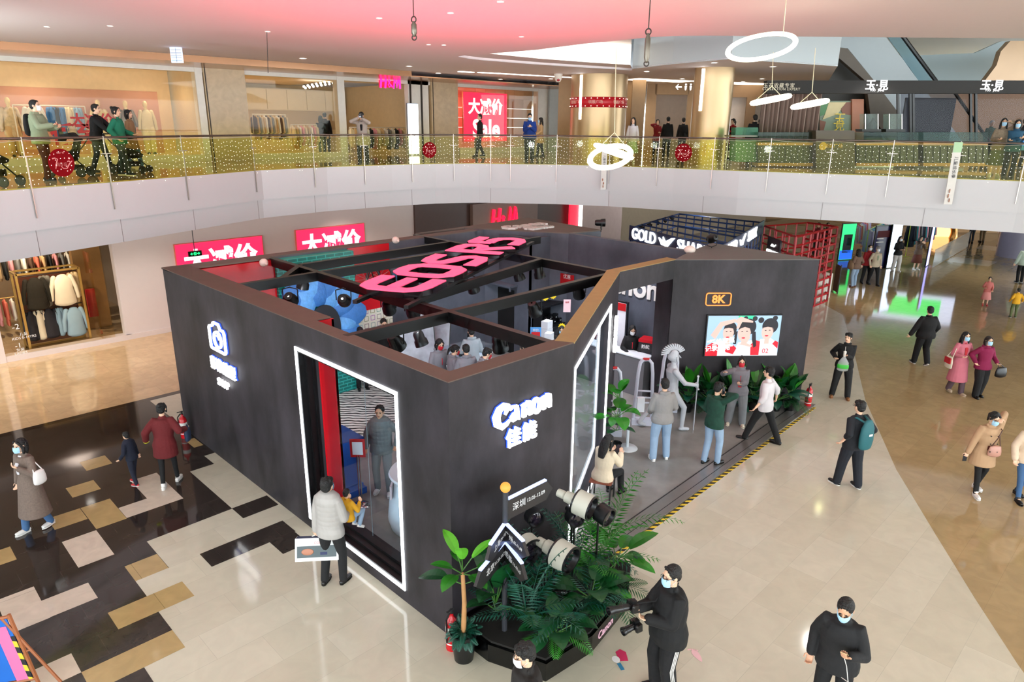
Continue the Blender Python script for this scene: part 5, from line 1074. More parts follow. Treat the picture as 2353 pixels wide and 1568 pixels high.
# glass-topped counters
def counter(x0, y0, x1, y1, h, label, case=.2, m0=None, name='display_table'):
    th = thing(name, label, 'counter', ((x0+x1)/2, (y0+y1)/2, .03)); m = MB(); m.bb((x0, y0, .03), (x1, y1, h)); m.build('body', m0 or whitec, th)
    m = MB(); m.bb((x0-.03, y0-.03, h), (x1+.03, y1+.03, h+.03)); m.build('top', mat('lit white top', 'E8EEF4', rough=.15), th)
    if case: m = MB(); m.bb((x0, y0, h+.03), (x1, y1, h+.03+case)); m.build('glass_case', gcl, th)
    return th
counter(3.1, 3.9, 4.2, 4.7, .85, 'white glass-topped counter at the near left inside the booth')
counter(5.3, 3.7, 6.2, 4.5, .85, 'white glass-topped counter before the staff with red masks')
counter(5.6, 6.6, 6.9, 7.3, .85, 'white display counter before the hoodie customer')
counter(8.0, 5.3, 8.6, 6.2, .95, 'white sales counter before the black shelves', 0)
bxm = mat('white carton', 'D6DAE0', rough=.6)
for i, (x, y, z, s_) in enumerate(((8.3, 5.95, .98, .2), (8.3, 5.95, 1.18, .2), (8.3, 5.95, 1.38, .2), (8.12, 5.7, .98, .18), (8.12, 5.7, 1.16, .18))):
    m = MB(); m.box((x, y, z+s_/2), (s_*1.3, s_, s_*.97), .1*i); m.build('white_carton', bxm, label=['lowest carton of the taller white stack on the sales counter', 'middle carton of the taller white stack on the sales counter', 'topmost carton of the taller white stack on the sales counter', 'bottom carton of the lower white stack on the sales counter', 'top carton of the lower white stack on the sales counter'][i], cat='carton', group=('taller carton stack', 'lower carton stack')[i > 2])
dev = mat('black device', '111214', rough=.3); silver = mat('silver device', 'B9BDC4', rough=.3, metal=.5)
rg = random.Random(9)
for i, (x, y, z) in enumerate([(3.3+.27*k, 4.2+.12*(k % 2), .9) for k in range(4)]+[(5.45+.25*k, 4.0+.15*(k % 2), .9) for k in range(3)]+[(5.8+.28*k, 6.85, .9) for k in range(4)]):
    th = thing('display_camera', '%s small black camera from the left on %s counter' % (ORD[i if i < 4 else i-4 if i < 7 else i-7], 'the near left' if i < 4 else 'the staff' if i < 7 else 'the rear'), 'camera', (x, y, z-.02), rg.uniform(-1, 1), group='cameras on %s counter' % ('near left' if i < 4 else 'staff' if i < 7 else 'rear'))
    m = MB(); M = WB[th.name]; c = M@Vector((0, 0, .05)); fx = (M.to_3x3()@Vector((1, 0, 0))); fy = (M.to_3x3()@Vector((0, 1, 0))); m.obox(c, fx*.07, fy*.03, UP*.045); m.obox(c+UP*.05, fx*.025, fy*.025, UP*.015); m.build('body', dev, th); m = MB(); m.cyl(c-fy*.02, c-fy*.11, .032, n=12); m.build('lens', dev, th, smooth=True, angle=.6)
# black shelves with boxes
th = thing('wall_shelf', 'black wall shelves against the dark wall inside the booth', 'shelf', (9.5, 6.9, .03))
for z in (.35, 1.0, 1.62): m = MB(); m.bb((9.05, 6.75, z), (9.98, 7.2, z+.05)); m.build('shelf_board', mat('black shelf', '141518', rough=.4), th)
m = MB(); m.bb((9.04, 7.15, .03), (9.98, 7.2, 1.67)); m.bb((9.04, 6.8, .03), (9.06, 7.2, 1.67)); m.build('back_panel', mat('black shelf', '141518'), th)
for r, (z, n, s_) in enumerate(((1.05, 7, .13), (1.18, 6, .12), (.4, 5, .18))):
    for k in range(n):
        m = MB(); m.box((9.15+.12*k+(.05 if r == 1 else 0), 6.9+(.08 if k % 2 else 0), z+s_/2), (.105, .12, s_*.98), .1*(k % 3)); o = m.build('lens_box', dev, label='%s black product box from the left in the %s' % (ORD[k], ('front row of the middle shelf', 'upper row of the middle shelf', 'row on the lowest shelf')[r]), cat='box', group='product boxes on the %s' % ('middle shelf' if r < 2 else 'lowest shelf'))
        m = MB(); m.box((9.15+.12*k+(.05 if r == 1 else 0), 6.9+(.08 if k % 2 else 0)-.063, z+s_/2), (.05, .003, .02), .1*(k % 3)); q = m.build('print', mat('white print', 'E0E0E0'), None); q.parent = o; q.matrix_parent_inverse = o.matrix_basis.inverted()
st = mat('yellow star card', 'F2D41C', rough=.5)
def star(c, r, mt, label, X=RV, n=11):
    m = MB(); m.prismf([((r if k % 2 else r*.72)*math.cos(PI*k/n), (r if k % 2 else r*.72)*math.sin(PI*k/n)) for k in range(2*n)], c, X, UP, X.cross(UP), 0, .01); m.build('price_star', mt, label=label, cat='price tag')
star(onY(1253, 684, 6.74), .1, st, 'yellow burst price tag at the left of the top shelf'); star(onY(1271, 680, 6.74), .1, st, 'yellow burst price tag at the right of the top shelf'); star(Vector((8.15, 5.28, 1.1)), .12, st, 'yellow burst price tag before the cartons'); star(Vector((8.5, 5.6, 1.45)), .1, st, 'yellow burst price tag beside the masked clerk')
def poster(c, w, h, X, body, label, txt=None, tm=None, mt2=None):
    c = Vector(c); X = Vector(X).normalized(); Z = X.cross(UP); th = thing('poster', label, 'poster', c-UP*h/2)
    m = MB(); m.obox(c, X*w/2, Z*.006, UP*h/2); m.build('sheet', body, th)
    if mt2: m = MB(); m.obox(c+Z*.008-UP*h*.1, X*w*.4, Z*.002, UP*h*.25); m.build('picture_field', mt2, th)
    if txt: text('lettering', txt, c+Z*.012+UP*h*.28, X, UP, w*.28, tm, .003, parent=th)
pr = mat('poster red', 'C8141E', rough=.5); wr = mat('white print', 'E0E0E0')
poster(onX(1303, 645, 9.9), .5, .36, (0, -1, 0), pr, 'red promotion poster high on the inner right wall', '优惠', wr)
poster(onY(1231, 768, 5.0), .26, .34, RV, mat('sky blue sheet', '4A8CC8', rough=.5), 'blue and red promotion card standing on the counter', '特价', wr, pr)
poster(onY(1303, 703, 6.2), .2, .36, RV, mat('pale pink sheet', 'E8C8CC', rough=.5), 'pale promotion card hanging before the shelves', '抽奖', pr)
# counter with staff at the entrance, red prize box, mirror phone poster
th = counter(8.85, 3.2, 9.2, 5.4, 1.03, 'long grey reception counter with white top seen through the entrance', 0, mat('grey counter front', '6C6C70', rough=.4), 'reception_counter')
p = at(1488, 805, 1.08); th = thing('prize_box', 'red and black prize box with white characters on the reception counter', 'box', p)
m = MB(); m.box(p+UP*.13, (.36, .36, .26), .25); m.build('body', mat('black carton', '120B0D', rough=.4), th); m = MB(); m.box(p+UP*.28, (.38, .38, .07), .25); m.build('lid', mat('glossy red panel', 'C8101E'), th)
for a in (-PI/2+.25, PI+.25):
    d = Vector((math.cos(a), math.sin(a), 0)); text('lettering', '合影礼' if a < 0 else '抽奖', p+UP*.13+d*.182, UP.cross(d), UP, .11, wr, .003, bold=.003, parent=th)
th = thing('poster_stand', 'tall rounded white poster stand with red header beside the slanted wall', 'poster stand', onX(1428, 820, 9.6))
a = onX(1418, 690, 9.6); b = onX(1436, 810, 9.6); y0, y1 = b.y, b.y+.55; m = MB(); m.bb((9.6, y0, .03), (9.66, y1, 2.15)); m.build('frame', mat('dark chrome', '2C2E33', rough=.25, metal=.5), th); m = MB(); m.bb((9.585, y0+.04, .1), (9.6, y1-.04, 2.1)); m.build('sheet', mat('white sheet', 'E6E8EE', rough=.4), th); m = MB(); m.bb((9.575, y0+.04, 1.9), (9.586, y1-.04, 2.1)); m.build('header', pr, th)
# alarm gates
gm_ = mat('pale grey plastic', 'C9CCDA', rough=.35)
def gate(u, v, label, az, h=1.55, w=.42):
    p = at(u, v, .03); X = Vector((math.cos(az), math.sin(az), 0)); th = thing('alarm_gate', label, 'alarm gate', p, group=None)
    m = MB(); r = .035; P = [(-w/2, 0), (-w/2*.75, h*.8), (-w/2*.6, h*.95), (-w/2*.3, h), (w/2*.3, h), (w/2*.6, h*.95), (w/2*.75, h*.8), (w/2, 0)]
    m.tube([p+X*x+UP*z for x, z in P], [(.03, .045)]*len(P), n=8)
    for z in (.34, .42, .52): m.rod([p-X*w*.43*(1-z*.12)+UP*h*z, p+X*w*.43*(1-z*.12)+UP*h*z], .022)
    m.build('frame', gm_, th, smooth=True); m = MB(); m.obox(p+UP*.07, X*w*.56, X.cross(UP)*.09, UP*.07); m.build('foot', gm_, th)
    m = MB(); m.tube([p-X*w*.12+UP*(h+.012), p+X*w*.12+UP*(h+.012)], [.034, .034], n=8); m.build('red_cap', pr, th, smooth=True)
gate(1475, 975, 'white alarm gate with red cap in the middle of the entrance', -.9); gate(1532, 945, 'white alarm gate behind the soldier statue', -.9); gate(1403, 1000, 'white alarm gate half hidden by the slanted wall end', -.9)
p = at(1472, 930, .8); m = MB(); m.obox(p, RV*.08, HV*.04, UP*.16); m.build('sanitizer_box', mat('white box plastic', 'E6E8EE', rough=.35), label='small white dispenser fixed on the middle alarm gate', cat='dispenser')
p = at(1441, 1030, .03); th = thing('sign_stand', 'white round-based stand beside the leafy entrance plant', 'stand', p); m = MB(); m.lathe(p, [(0, .03), (.2, .025), (.22, .0)], 24); m.build('base', whitec, th, smooth=True); m = MB(); m.rod([p, p+UP*.65], .03); m.build('pole', whitec, th)
# folding chair with the seated woman
cw = mat('reddish chair slats', '7E3E28', rough=.4)
cp = at(1382, 1150, .03); CX_, CY_ = Vector((.9, .44, 0)), Vector((-.44, .9, 0))
th = thing('folding_chair', 'reddish slatted chair at the glass with the seated woman', 'chair', cp); m = MB()
for k in range(7): m.obox(cp+UP*.45+CX_*(-.2+.066*k), CX_*.027, CY_*.2, UP*.012)
m.build('seat', cw, th)
for sx in (-1, 1):
    for sy in (-1, 1): m = MB(); m.rod([cp+CX_*.2*sx+CY_*.18*sy, cp+CX_*.2*sx+CY_*.18*sy+UP*.44], .016); m.build('leg', black, th)
# things behind the side window
sb = mat('royal blue paint', '1558B8', rough=.35)
p = Vector((.95, 4.35, .03)); th = thing('blue_pedestal', 'royal blue stepped pedestal behind the side window', 'pedestal', p); m = MB()
for z0, z1, w in ((0, .12, .36), (.12, .2, .32), (.2, .95, .27), (.95, 1.03, .31), (1.03, 1.12, .36)): m.bb((p.x-w, p.y-w, p.z+z0), (p.x+w, p.y+w, p.z+z1))
m.build('body', sb, th)
p = at(830, 1162, .03); th = thing('sign_stanchion', 'chrome stanchion with red and white notice behind the side window', 'stand', p); chrome = mat('chrome', 'C8CCD0', rough=.12, metal=1)
m = MB(); m.lathe(p, [(0, .04), (.06, .035), (.15, .02), (.16, 0)], 24); m.build('base', chrome, th, smooth=True); m = MB(); m.rod([p-RV*.02, p-RV*.02+UP*.98], .012); m.rod([p+RV*.02, p+RV*.02+UP*.98], .012); m.build('pole', chrome, th)
m = MB(); m.obox(p+UP*1.12, RV*.13, HV*.008, UP*.17); m.build('notice', pr, th); m = MB(); m.obox(p+UP*1.12-HV*.01, RV*.09, HV*.003, UP*.12); m.build('paper', mat('white sheet', 'E6E8EE'), th)
zeb = mat('zebra rug', 'C8C2B4', rough=.9); nt = zeb.node_tree; b = nt.nodes['Principled BSDF']; tc = [n for n in nt.nodes if n.type == 'TEX_COORD'][0]
wv = nt.nodes.new('ShaderNodeTexWave'); wv.bands_direction = 'DIAGONAL'; wv.inputs['Scale'].default_value = 3.2; wv.inputs['Distortion'].default_value = 6; wv.inputs['Detail'].default_value = 2; wv.inputs['Detail Scale'].default_value = .7
cr = nt.nodes.new('ShaderNodeValToRGB'); cr.color_ramp.elements[0].position = .3; cr.color_ramp.elements[0].color = (.012, .012, .012, 1); cr.color_ramp.elements[1].position = .36; cr.color_ramp.elements[1].color = (.55, .52, .46, 1)
nt.links.new(tc.outputs['Object'], wv.inputs[0]); nt.links.new(wv.outputs[0], cr.inputs[0]); nt.links.new(cr.outputs[0], b.inputs['Base Color'])
m = MB(); m.prism([tuple(at(u, v, .03))[:2] for u, v in [(755, 930), (760, 890), (870, 880), (935, 900), (935, 985), (870, 1000), (800, 1020)]], .03, .038); m.build('zebra_rug', zeb, label='zebra-striped rug on the grey floor seen through the side window', cat='rug')
p = Vector((1.5, 2.45, .03)); th = thing('round_desk', 'curved white desk behind the lower right corner of the side window', 'desk', p)
m = MB(); m.lathe(p, [(.1, .02), (.62, 0), (.66, .15), (.62, .5), (.55, .85), (.62, .95), (.6, .98), (.0, .98)], 36); m.build('body', whitec, th, smooth=True, angle=.6)
m = MB(); m.obox(p+UP*.75+Vector((-.55, .2, 0)), Vector((.1, .1, 0)), Vector((.01, -.01, 0)), UP*.12); m.build('notice', mat('white red leaflet', 'E4C8CA', rough=.5), th)
# inner display: tilted photo panels
for i, (x, y, rz, lb) in enumerate(((5.0, 7.4, .5, 'tilted black and white photo panel left of the hoodie customer'), (5.9, 7.9, .9, 'tilted black and white photo panel nearest the inner doorway'))):
    p = Vector((x, y, .03)); X = Vector((math.cos(rz), math.sin(rz)*-1, 0)); th = thing('photo_panel', lb, 'photo panel', p); N = X.cross(UP); m = MB(); upv = (UP*.9-N*.4).normalized(); m.obox(p+UP*1.25, X*.55, upv.cross(X)*.02, upv*.55); m.build('board', black, th); m = MB(); m.rod([p, p+UP*1.2], .04); m.build('post', black, th)
    bw = mat('grey photo print', '9AA2AC', rough=.3, var=.8, scale=3); m = MB(); m.obox(p+UP*1.25+upv.cross(X)*-.022, X*.53, upv.cross(X)*.002, upv*.53); m.build('print', bw, th)
# fire extinguishers
er = mat('extinguisher red', 'C41420', rough=.25)
for p, lb in ((Vector((-.16, 8.75, 0)), 'red fire extinguisher by the far left corner of the booth'), (Vector((-.12, -.12, 0)), 'red fire extinguisher behind the potted plant at the near corner'), (Vector((11.4, .12, .0)), 'red fire extinguisher at the right foot of the screen tower')):
    th = thing('fire_extinguisher', lb, 'fire extinguisher', p); m = MB(); m.lathe(p, [(0, 0), (.075, 0), (.08, .02), (.08, .4), (.06, .46), (.025, .5), (.025, .54), (0, .54)], 20); m.build('cylinder', er, th, smooth=True, angle=.8)
    m = MB(); m.box(p+Vector((0, 0, .57)), (.03, .05, .05)); m.box(p+Vector((-.04, -.02, .61)), (.12, .02, .015)); m.build('valve', mat('dark grey valve', '2A2A2C', rough=.4), th)
    m = MB(); m.rod([p+Vector((-.03, 0, .56)), p+Vector((-.1, -.02, .5)), p+Vector((-.1, -.02, .15))], .012); m.build('hose', black, th); m = MB(); m.lathe(p, [(.081, .1), (.0815, .12)], 20); m.lathe(p, [(.081, .28), (.0815, .36)], 20); m.build('label_band', mat('white label', 'E4E0DC'), th)
# ================================================================ planting and the lens display
g1 = mat('fresh green leaf', '257418', rough=.35, var=.35, scale=5); g2 = mat('deep green leaf', '0F4A22', rough=.35, var=.35, scale=5); g3 = mat('blue green frond', '0C4A3A', rough=.4, var=.3, scale=5); g4 = mat('lime leaf', '5BAF2A', rough=.4, var=.25); stemm = mat('tan stem', 'B08050', rough=.7, var=.2); gst = mat('green stalk', '3E6E2A', rough=.5)
def leaf(m, b, d, L, w, droop=.3, fold=.15, n=8):
    b = Vector(b); d = Vector(d).normalized(); s_ = d.cross(UP)
    s_ = s_.normalized() if s_.length > .05 else RV; vs = []; p = b.copy(); dd = d.copy()
    for k in range(n+1):
        f_ = k/n; ww = w*math.sin(PI*min(1, .06+f_*.94))**.75*(1-.25*f_); nn = s_.cross(dd).normalized()
        vs += [p+s_*ww+nn*ww*fold, p, p-s_*ww+nn*ww*fold]; p = p+dd*L/n; dd = (dd-UP*droop/n*1.8).normalized()
    m.add(vs, [q for k in range(n) for q in ((k*3, k*3+1, k*3+4, k*3+3), (k*3+1, k*3+2, k*3+5, k*3+4))])
def frond(m, b, d, L, w, droop=.6, n=16, lw=.012):
    b = Vector(b); d = Vector(d).normalized(); s_ = d.cross(UP); s_ = s_.normalized() if s_.length > .05 else RV; p = b.copy(); dd = d.copy(); step = L/n
    for k in range(n):
        q = p+dd*step; nn = s_.cross(dd).normalized(); m.add([p+s_*.005, p-s_*.005, q-s_*.004, q+s_*.004], [(0, 1, 2, 3)]); f_ = k/n
        if k > 1:
            ww = w*math.sin(PI*(.15+.8*f_))
            for sg in (-1, 1):
                e = p+s_*sg*ww+dd*ww*.75-UP*ww*.25; t = (e-p); sd = dd*lw; mid = p+t*.45+nn*.01
                m.add([p, mid+sd, e, mid-sd], [(0, 1, 2, 3)])
        p = q; dd = (dd-UP*droop/n*1.7).normalized()
def plant(name, label, p, spec, cat='plant', seed=1, pot=None, group=None, wstem=None):
    """spec: list of (kind, n, base height, length, width, elevation range, material)"""
    p = Vector(p); r = random.Random(seed); th = thing(name, label, cat, p, group=group)
    if pot: m = MB(); m.lathe(p, [(0, 0), (pot[0]*.72, 0), (pot[0], pot[1]), (pot[0]*1.05, pot[1]), (pot[0]*.95, pot[1]-.02), (0, pot[1]-.04)], 24); m.build('pot', mat('black ribbed pot', '101112', rough=.3), th, smooth=True, angle=.6)
    by = {}
    st_ = MB()
    for kind, n, z, L, w, (e0, e1), mt in spec:
        m = by.setdefault(mt.name, (MB(), mt))[0]
        for i in range(n):
            a = 2*PI*(i+r.uniform(-.3, .3))/n+seed; el = r.uniform(e0, e1); d = Vector((math.cos(a)*math.cos(el), math.sin(a)*math.cos(el), math.sin(el))); k = r.uniform(.8, 1.15)
            b = p+UP*z
            if kind == 'leaf':
                sl = L*.55*k; st_.rod([b, b+d*sl], .008, 5); leaf(m, b+d*sl, (d-UP*.15), L*k, w*k, r.uniform(.3, .9))
            else: frond(m, b, d, L*k, w*k, r.uniform(.5, 1.1))
    for i, (m, mt) in enumerate(by.values()): m.build('foliage', mt, th, smooth=False)
    if st_.v: st_.build('stalks', gst, th)
    if wstem: m = MB(); m.tube([p+UP*wstem[0], p+UP*(wstem[0]+wstem[1])*.5+Vector((.02, 0, 0)), p+UP*wstem[1]], [wstem[2], wstem[2]*.85, wstem[2]*.7], n=10); m.build('stem', stemm, th, smooth=True)
    return th
# potted banana-like plant at the near corner
pp_ = at(1066, 1512, 0); plant('potted_plant', 'potted plant with pale stem and bright broad leaves at the near booth corner', pp_, [('leaf', 5, 1.25, .34, .1, (.2, .6), g1), ('leaf', 3, 1.3, .4, .09, (.9, 1.3), g4), ('leaf', 2, 1.1, .4, .13, (-.2, .2), g2), ('frond', 26, .38, .26, .05, (.1, 1.3), g3)], seed=2, pot=(.17, .42), wstem=(.4, 1.25, .035))
pb = mat('black gloss plinth', '08090A', rough=.2); bed = [(.05, -.06), (.05, -.62), (.33, -1.36), (1.12, -1.44), (2.15, -1.25), (2.72, -.88), (2.70, -.36), (2.2, -.06)]
th = thing('plant_bed', 'low black planting bed wrapped round the front wall, brand name on its side', 'planter', (1.3, -.7, 0)); m = MB(); m.prism(bed, 0, .26); m.build('body', pb, th); m = MB(); m.prism([(1.3+(x-1.3)*.96, -.7+(y+.7)*.93) for x, y in bed], .26, .29); m.build('soil', mat('dark soil', '14110C', rough=.9), th)
q0 = Vector((1.12, -1.44, 0)); q1 = Vector((2.15, -1.25, 0)); X = (q1-q0).normalized(); text('lettering', 'Canon', q0.lerp(q1, .35)+UP*.13+X.cross(UP)*.006, X, UP, .16, mat('pinkish letters', 'D8A8B8', rough=.5), .006, bold=.004, parent=th)
BG = [((.45, -.9), [('frond', 9, .3, .95, .17, (.5, 1.2), g3), ('frond', 5, .3, 1.2, .18, (1.1, 1.4), g3)], 'blue-green feathery palm under the arrow signpost'),
      ((.9, -1.25), [('frond', 8, .3, .8, .17, (.3, 1.0), g3), ('leaf', 5, .3, .4, .12, (.4, 1), g2)], 'low feathery palm at the front of the planting bed'),
      ((1.35, -1.2), [('leaf', 9, .3, .42, .15, (.4, 1.1), g2), ('frond', 6, .3, .7, .15, (.3, 1), g3)], 'broad dark leaves in front of the big white lens'),
      ((1.75, -.9), [('frond', 12, .35, .9, .15, (.6, 1.3), g1)], 'bright green palm right of the big white lens'),
      ((2.25, -.95), [('leaf', 8, .3, .45, .13, (.2, .9), g1), ('leaf', 4, .3, .35, .15, (-.1, .4), g2)], 'glossy broad-leaved plant at the right end of the planting bed'),
      ((2.45, -.6), [('frond', 10, .3, 1.25, .17, (.9, 1.4), g1)], 'tall airy palm at the right tip of the planting bed'),
      ((.3, -.5), [('leaf', 6, .4, .5, .14, (.9, 1.4), g2), ('leaf', 4, .3, .5, .13, (.4, .9), g2)], 'tall dark broad-leaved plant against the wall corner'),
      ((1.1, -.5), [('frond', 10, .3, .9, .15, (.7, 1.3), g3), ('leaf', 4, .3, .4, .12, (.5, 1), g2)], 'dark palm against the short front wall'),
      ((.55, -1.3), [('leaf', 8, .28, .36, .12, (.2, .9), g2), ('frond', 5, .28, .5, .13, (.2, .8), g1)], 'low leafy clump at the near tip of the planting bed'),
      ((1.8, -1.25), [('frond', 8, .28, .6, .14, (.1, .7), g2), ('leaf', 4, .28, .3, .1, (.1, .6), g1)], 'drooping fronds over the black bed edge with the brand name'),
      ((1.9, -.45), [('frond', 9, .3, 1.0, .15, (.8, 1.4), g3)], 'slim dark palm by the lower end of the slanted window')]
for i, ((x, y), sp, lb) in enumerate(BG): plant('bed_plant', lb, (x, y, .27), sp, seed=11+i)
ep = at(1413, 1040, .03); plant('potted_plant', 'tall leafy green plant in a dark pot beside the slanted window end', ep, [('leaf', 8, .8, .34, .14, (.2, .9), g1), ('leaf', 5, 1.2, .3, .14, (.6, 1.3), g1), ('leaf', 4, .5, .3, .12, (.1, .6), g2)], seed=5, pot=(.13, .22))
for i, (s_, z) in enumerate(((.5, 0), (1.0, 0), (1.55, 0), (2.1, 0), (2.65, 0), (3.0, 0))):
    q = kp(s_, 0, .28); plant('potted_plant', ['leafy plant below the left end of the video screen', 'dark fern below the video screen, second from the tower\'s left edge', 'leafy plant under the middle of the video screen', 'dark broad-leaved plant right of the staff member in red mask', 'tall pointed leaves beside the man in white', 'fern at the right foot of the screen tower'][i], (q.x, q.y, .03), [('leaf', 9, .3, .5, .13, (.7, 1.35), g2), ('frond' if i % 2 else 'leaf', 9, .25, .55, .13, (.1, .8), g2 if i % 2 else g3), ('leaf', 3, .4, .55, .11, (1.0, 1.4), g1)], seed=31+i, pot=(.14, .25), group=None)
# big lenses on poles
def lens(p, d, R, L, body, label, white_=True):
    p = Vector(p); d = Vector(d).normalized(); th = thing('lens_model', label, 'lens model', p-UP*(p.z-.29))
    m = MB(); m.lathe(p-d*L, [(0, -.02), (R*.3, -.02), (R*.33, 0), (R*.34, L*.16), (R*.28, L*.18), (R*.46, L*.22), (R*.5, L*.45), (R*.95, L*.5), (R*.99, L*.52), (R*.99, L*.96), (R, L), (R*.9, L*1.0), (R*.84, L*.97)], 28, d); m.build('barrel', body, th, smooth=True, angle=.5)
    m = MB(); m.lathe(p-d*L, [(R*.96, L*.505), (R*1.01, L*.51), (R*1.01, L*.56)], 28, d); m.lathe(p-d*L, [(R*1.0, L*.97), (R*1.02, L*1.01), (R*.86, L*1.01), (R*.8, L*.9), (R*.55, L*.87)], 28, d); m.build('ring', dev, th, smooth=True, angle=.5)
    m = MB(); m.lathe(p-d*L, [(R*.8, L*.9), (R*.6, L*.93), (R*.3, L*.95), (0, L*.955)], 28, d); m.build('front_glass', mat('purple coated glass', '1A1220', rough=.05, coat=1), th, smooth=True)
    m = MB(); m.rod([p-d*L*.5-UP*R*.4, Vector((p.x-d.x*L*.5, p.y-d.y*L*.5, .28))], .014, 8); m.build('pole', black, th)
whl = mat('warm grey lens', 'BDBCAE', rough=.45); bll = mat('black lens', '111214', rough=.4)
ld = RV*.75-HV*.62-UP*.12
lens((.98, -1.16, 1.3), ld, .19, .52, whl, 'largest warm white lens model pointing right above the palms'); lens((.80, -.66, 1.27), RV*.55-HV*.8-UP*.05, .18, .4, whl, 'warm white lens model half hidden behind the arrow signpost')
lens((1.58, -.98, 1.72), RV*.8-HV*.5-UP*.15, .17, .5, whl, 'grey lens model highest at the right, by the slanted window'); lens((1.78, -1.12, 1.55), RV*.7-HV*.68-UP*.18, .135, .36, bll, 'black lens model in front of the highest grey one')
lens((1.5, -.8, 1.5), RV*.35-HV*.9-UP*.05, .12, .28, bll, 'black lens model facing the shoppers, before the glowing window edge'); lens((1.12, -.42, 1.5), RV*.4-HV*.9-UP*.0, .12, .28, bll, 'black lens model nearest the front wall')
# arrow signpost
p0 = at(1152, 1475, 0); p0 = Vector((.36, -.60, .27)); top = 2.3
th = thing('arrow_signpost', 'dark arrow signpost with city names and dates, orange ball on top', 'signpost', p0); gry = mat('dark grey post', '33343A', rough=.4)
m = MB(); m.rod([p0, Vector((p0.x, p0.y, top))], .035, 10); m.build('pole', gry, th, smooth=True, angle=.8); m = MB(); m.ball((p0.x, p0.y, top+.05), .065, 16, 10); m.build('ball', emitmat('orange ball', 'F09A3C', .7), th, smooth=True)
cpan = mat('charcoal board', '2B2829', rough=.35); lite = emitmat('blue white edge', 'A9BEFF', 1.3)
def arrow(z, az, L, h, t1, t2, lab, tilt=0):
    X = Vector((math.cos(az), math.sin(az), 0)); Z = X.cross(UP); O = Vector((p0.x, p0.y, z)); m = MB(); fl = Z.dot(CAM-O) < 0
    if fl: Z = -Z
    m.prismf([(.03, 0), (L, 0), (L+.12, h*.45), (L, h), (.03, h)], O, X, UP, Z, -.02, .02); m.build('arrow_board', cpan, th, label=lab)
    m = MB(); m.prismf([(.04, h), (L, h), (L, h+.02), (.04, h+.02)], O, X, UP, Z, -.02, .022); m.build('edge_light', lite, th)
    TX = X if not fl else -X; sg = 1 if not fl else -1
    text('lettering', t1, O+X*(L*.3 if not fl else L*.66)+UP*h*.5+Z*.024, TX, UP, h*.42, wr, .003, parent=th, spacing=1.1); text('lettering', t2, O+X*(L*.72 if not fl else L*.27)+UP*h*.5+Z*.024, TX, UP, h*.26, wr, .003, parent=th)
arrow(1.9, .0, .72, .27, '深圳', '12.05-12.09', 'right-pointing arrow board reading 深圳')
arrow(1.36, -2.8, .66, .24, '北京', '11.25-11.29', 'lower arrow board pointing toward the left'); arrow(1.64, -2.7, .5, .22, '上海', '11.21-11.23', 'upper arrow board pointing toward the left')
arrow(1.36, -1.93, .5, .24, '成都', '11.11-11.15', 'lower arrow board pointing toward the shoppers'); arrow(1.64, -1.85, .45, .22, '广州', '11.05-11.09', 'upper arrow board pointing toward the shoppers')
# ================================================================ stickers on the floor
p = at(1425, 1517, 0); th = thing('floor_sticker', 'pink and white pointing-hand floor sticker beside the plants', 'floor sticker', p, 0); X = (RV*.95+HV*.3).normalized(); Y = Vector((-X.y, X.x, 0))
m = MB(); m.prismf([(-.02, -.02), (.09, -.05), (.13, .1), (.08, .17), (.0, .14)], p+UP*.002, X, Y, UP, 0, .002); m.build('pink_flag', mat('hot pink sticker', 'CC2A5C'), th)
m = MB(); m.prismf([(-.05+.05*math.cos(t), .02+.06*math.sin(t)) for t in [2*PI*i/16 for i in range(16)]], p+UP*.003, X, Y, UP, 0, .002); m.build('white_hand', mat('white sticker', 'EDEDED'), th)
m = MB(); m.prismf([(-.07, -.05), (-.02, -.05), (-.02, -.17), (-.07, -.17)], p+UP*.002, X, Y, UP, 0, .002); m.build('cuff', mat('blue sticker', '2C7FA8'), th)
p = at(1602, 1508, 0); th = thing('floor_sticker', 'pale pink footprint floor sticker right of the photographer', 'floor sticker', p)
m = MB(); m.prismf([((.042+.016*math.sin(t))*math.cos(t), .11*math.sin(t)) for t in [2*PI*i/24 for i in range(24)]], p+UP*.002, X, Y, UP, 0, .002)
for k in range(5): m.prismf([(-.05+.025*k+.013*math.cos(t), .13-.006*k*k*.5+.013*math.sin(t)) for t in [2*PI*i/10 for i in range(10)]], p+UP*.002, X, Y, UP, 0, .002)
m.build('footprint', mat('pale pink sticker', 'E6B9BE'), th)
# ================================================================ easel at the lower left
ew = mat('orange brown wood', '9A5A33', rough=.5, var=.2); E0 = at(92, 1578, 0); X = (-RV*.75-HV*.25).normalized(); L_ = UP*1.0-RV*.2+HV*.04; Z = X.cross(L_).normalized()
th = thing('easel', 'orange-brown wooden easel frame with hazard tape at the lower left', 'easel', E0)
for q in (0, .75): m = MB(); m.rod([E0+X*q, E0+X*q+L_], .024, 6); m.build('leg', ew, th)
for q in (.08, .67): m = MB(); m.rod([E0+X*q+RV*.28+HV*.1, E0+X*q+L_*.96], .018, 6); m.build('leg', ew, th)
m = MB(); [m.rod([E0+L_*z, E0+X*.75+L_*z], .02, 6) for z in (.12, .97)]; m.rod([E0+L_*.5+RV*.02, E0+X*.08+RV*.15+HV*.05+L_*.5], .012, 6); m.build('frame', ew, th)
m = MB(); m.obox(E0+X*.375+L_*.55, X*.34, Z*.008, L_*.4); m.build('blue_board', mat('bright blue board', '1E62B8', rough=.4), th)
m = MB(); m.obox(E0+X*.13+L_*.5-Z*.012, X*.06, Z*.002, L_*.36); m.obox(E0+X*.13+L_*.5+Z*.012, X*.06, Z*.002, L_*.36); m.build('pink_strip', mat('pink strip', 'E66A9A'), th)
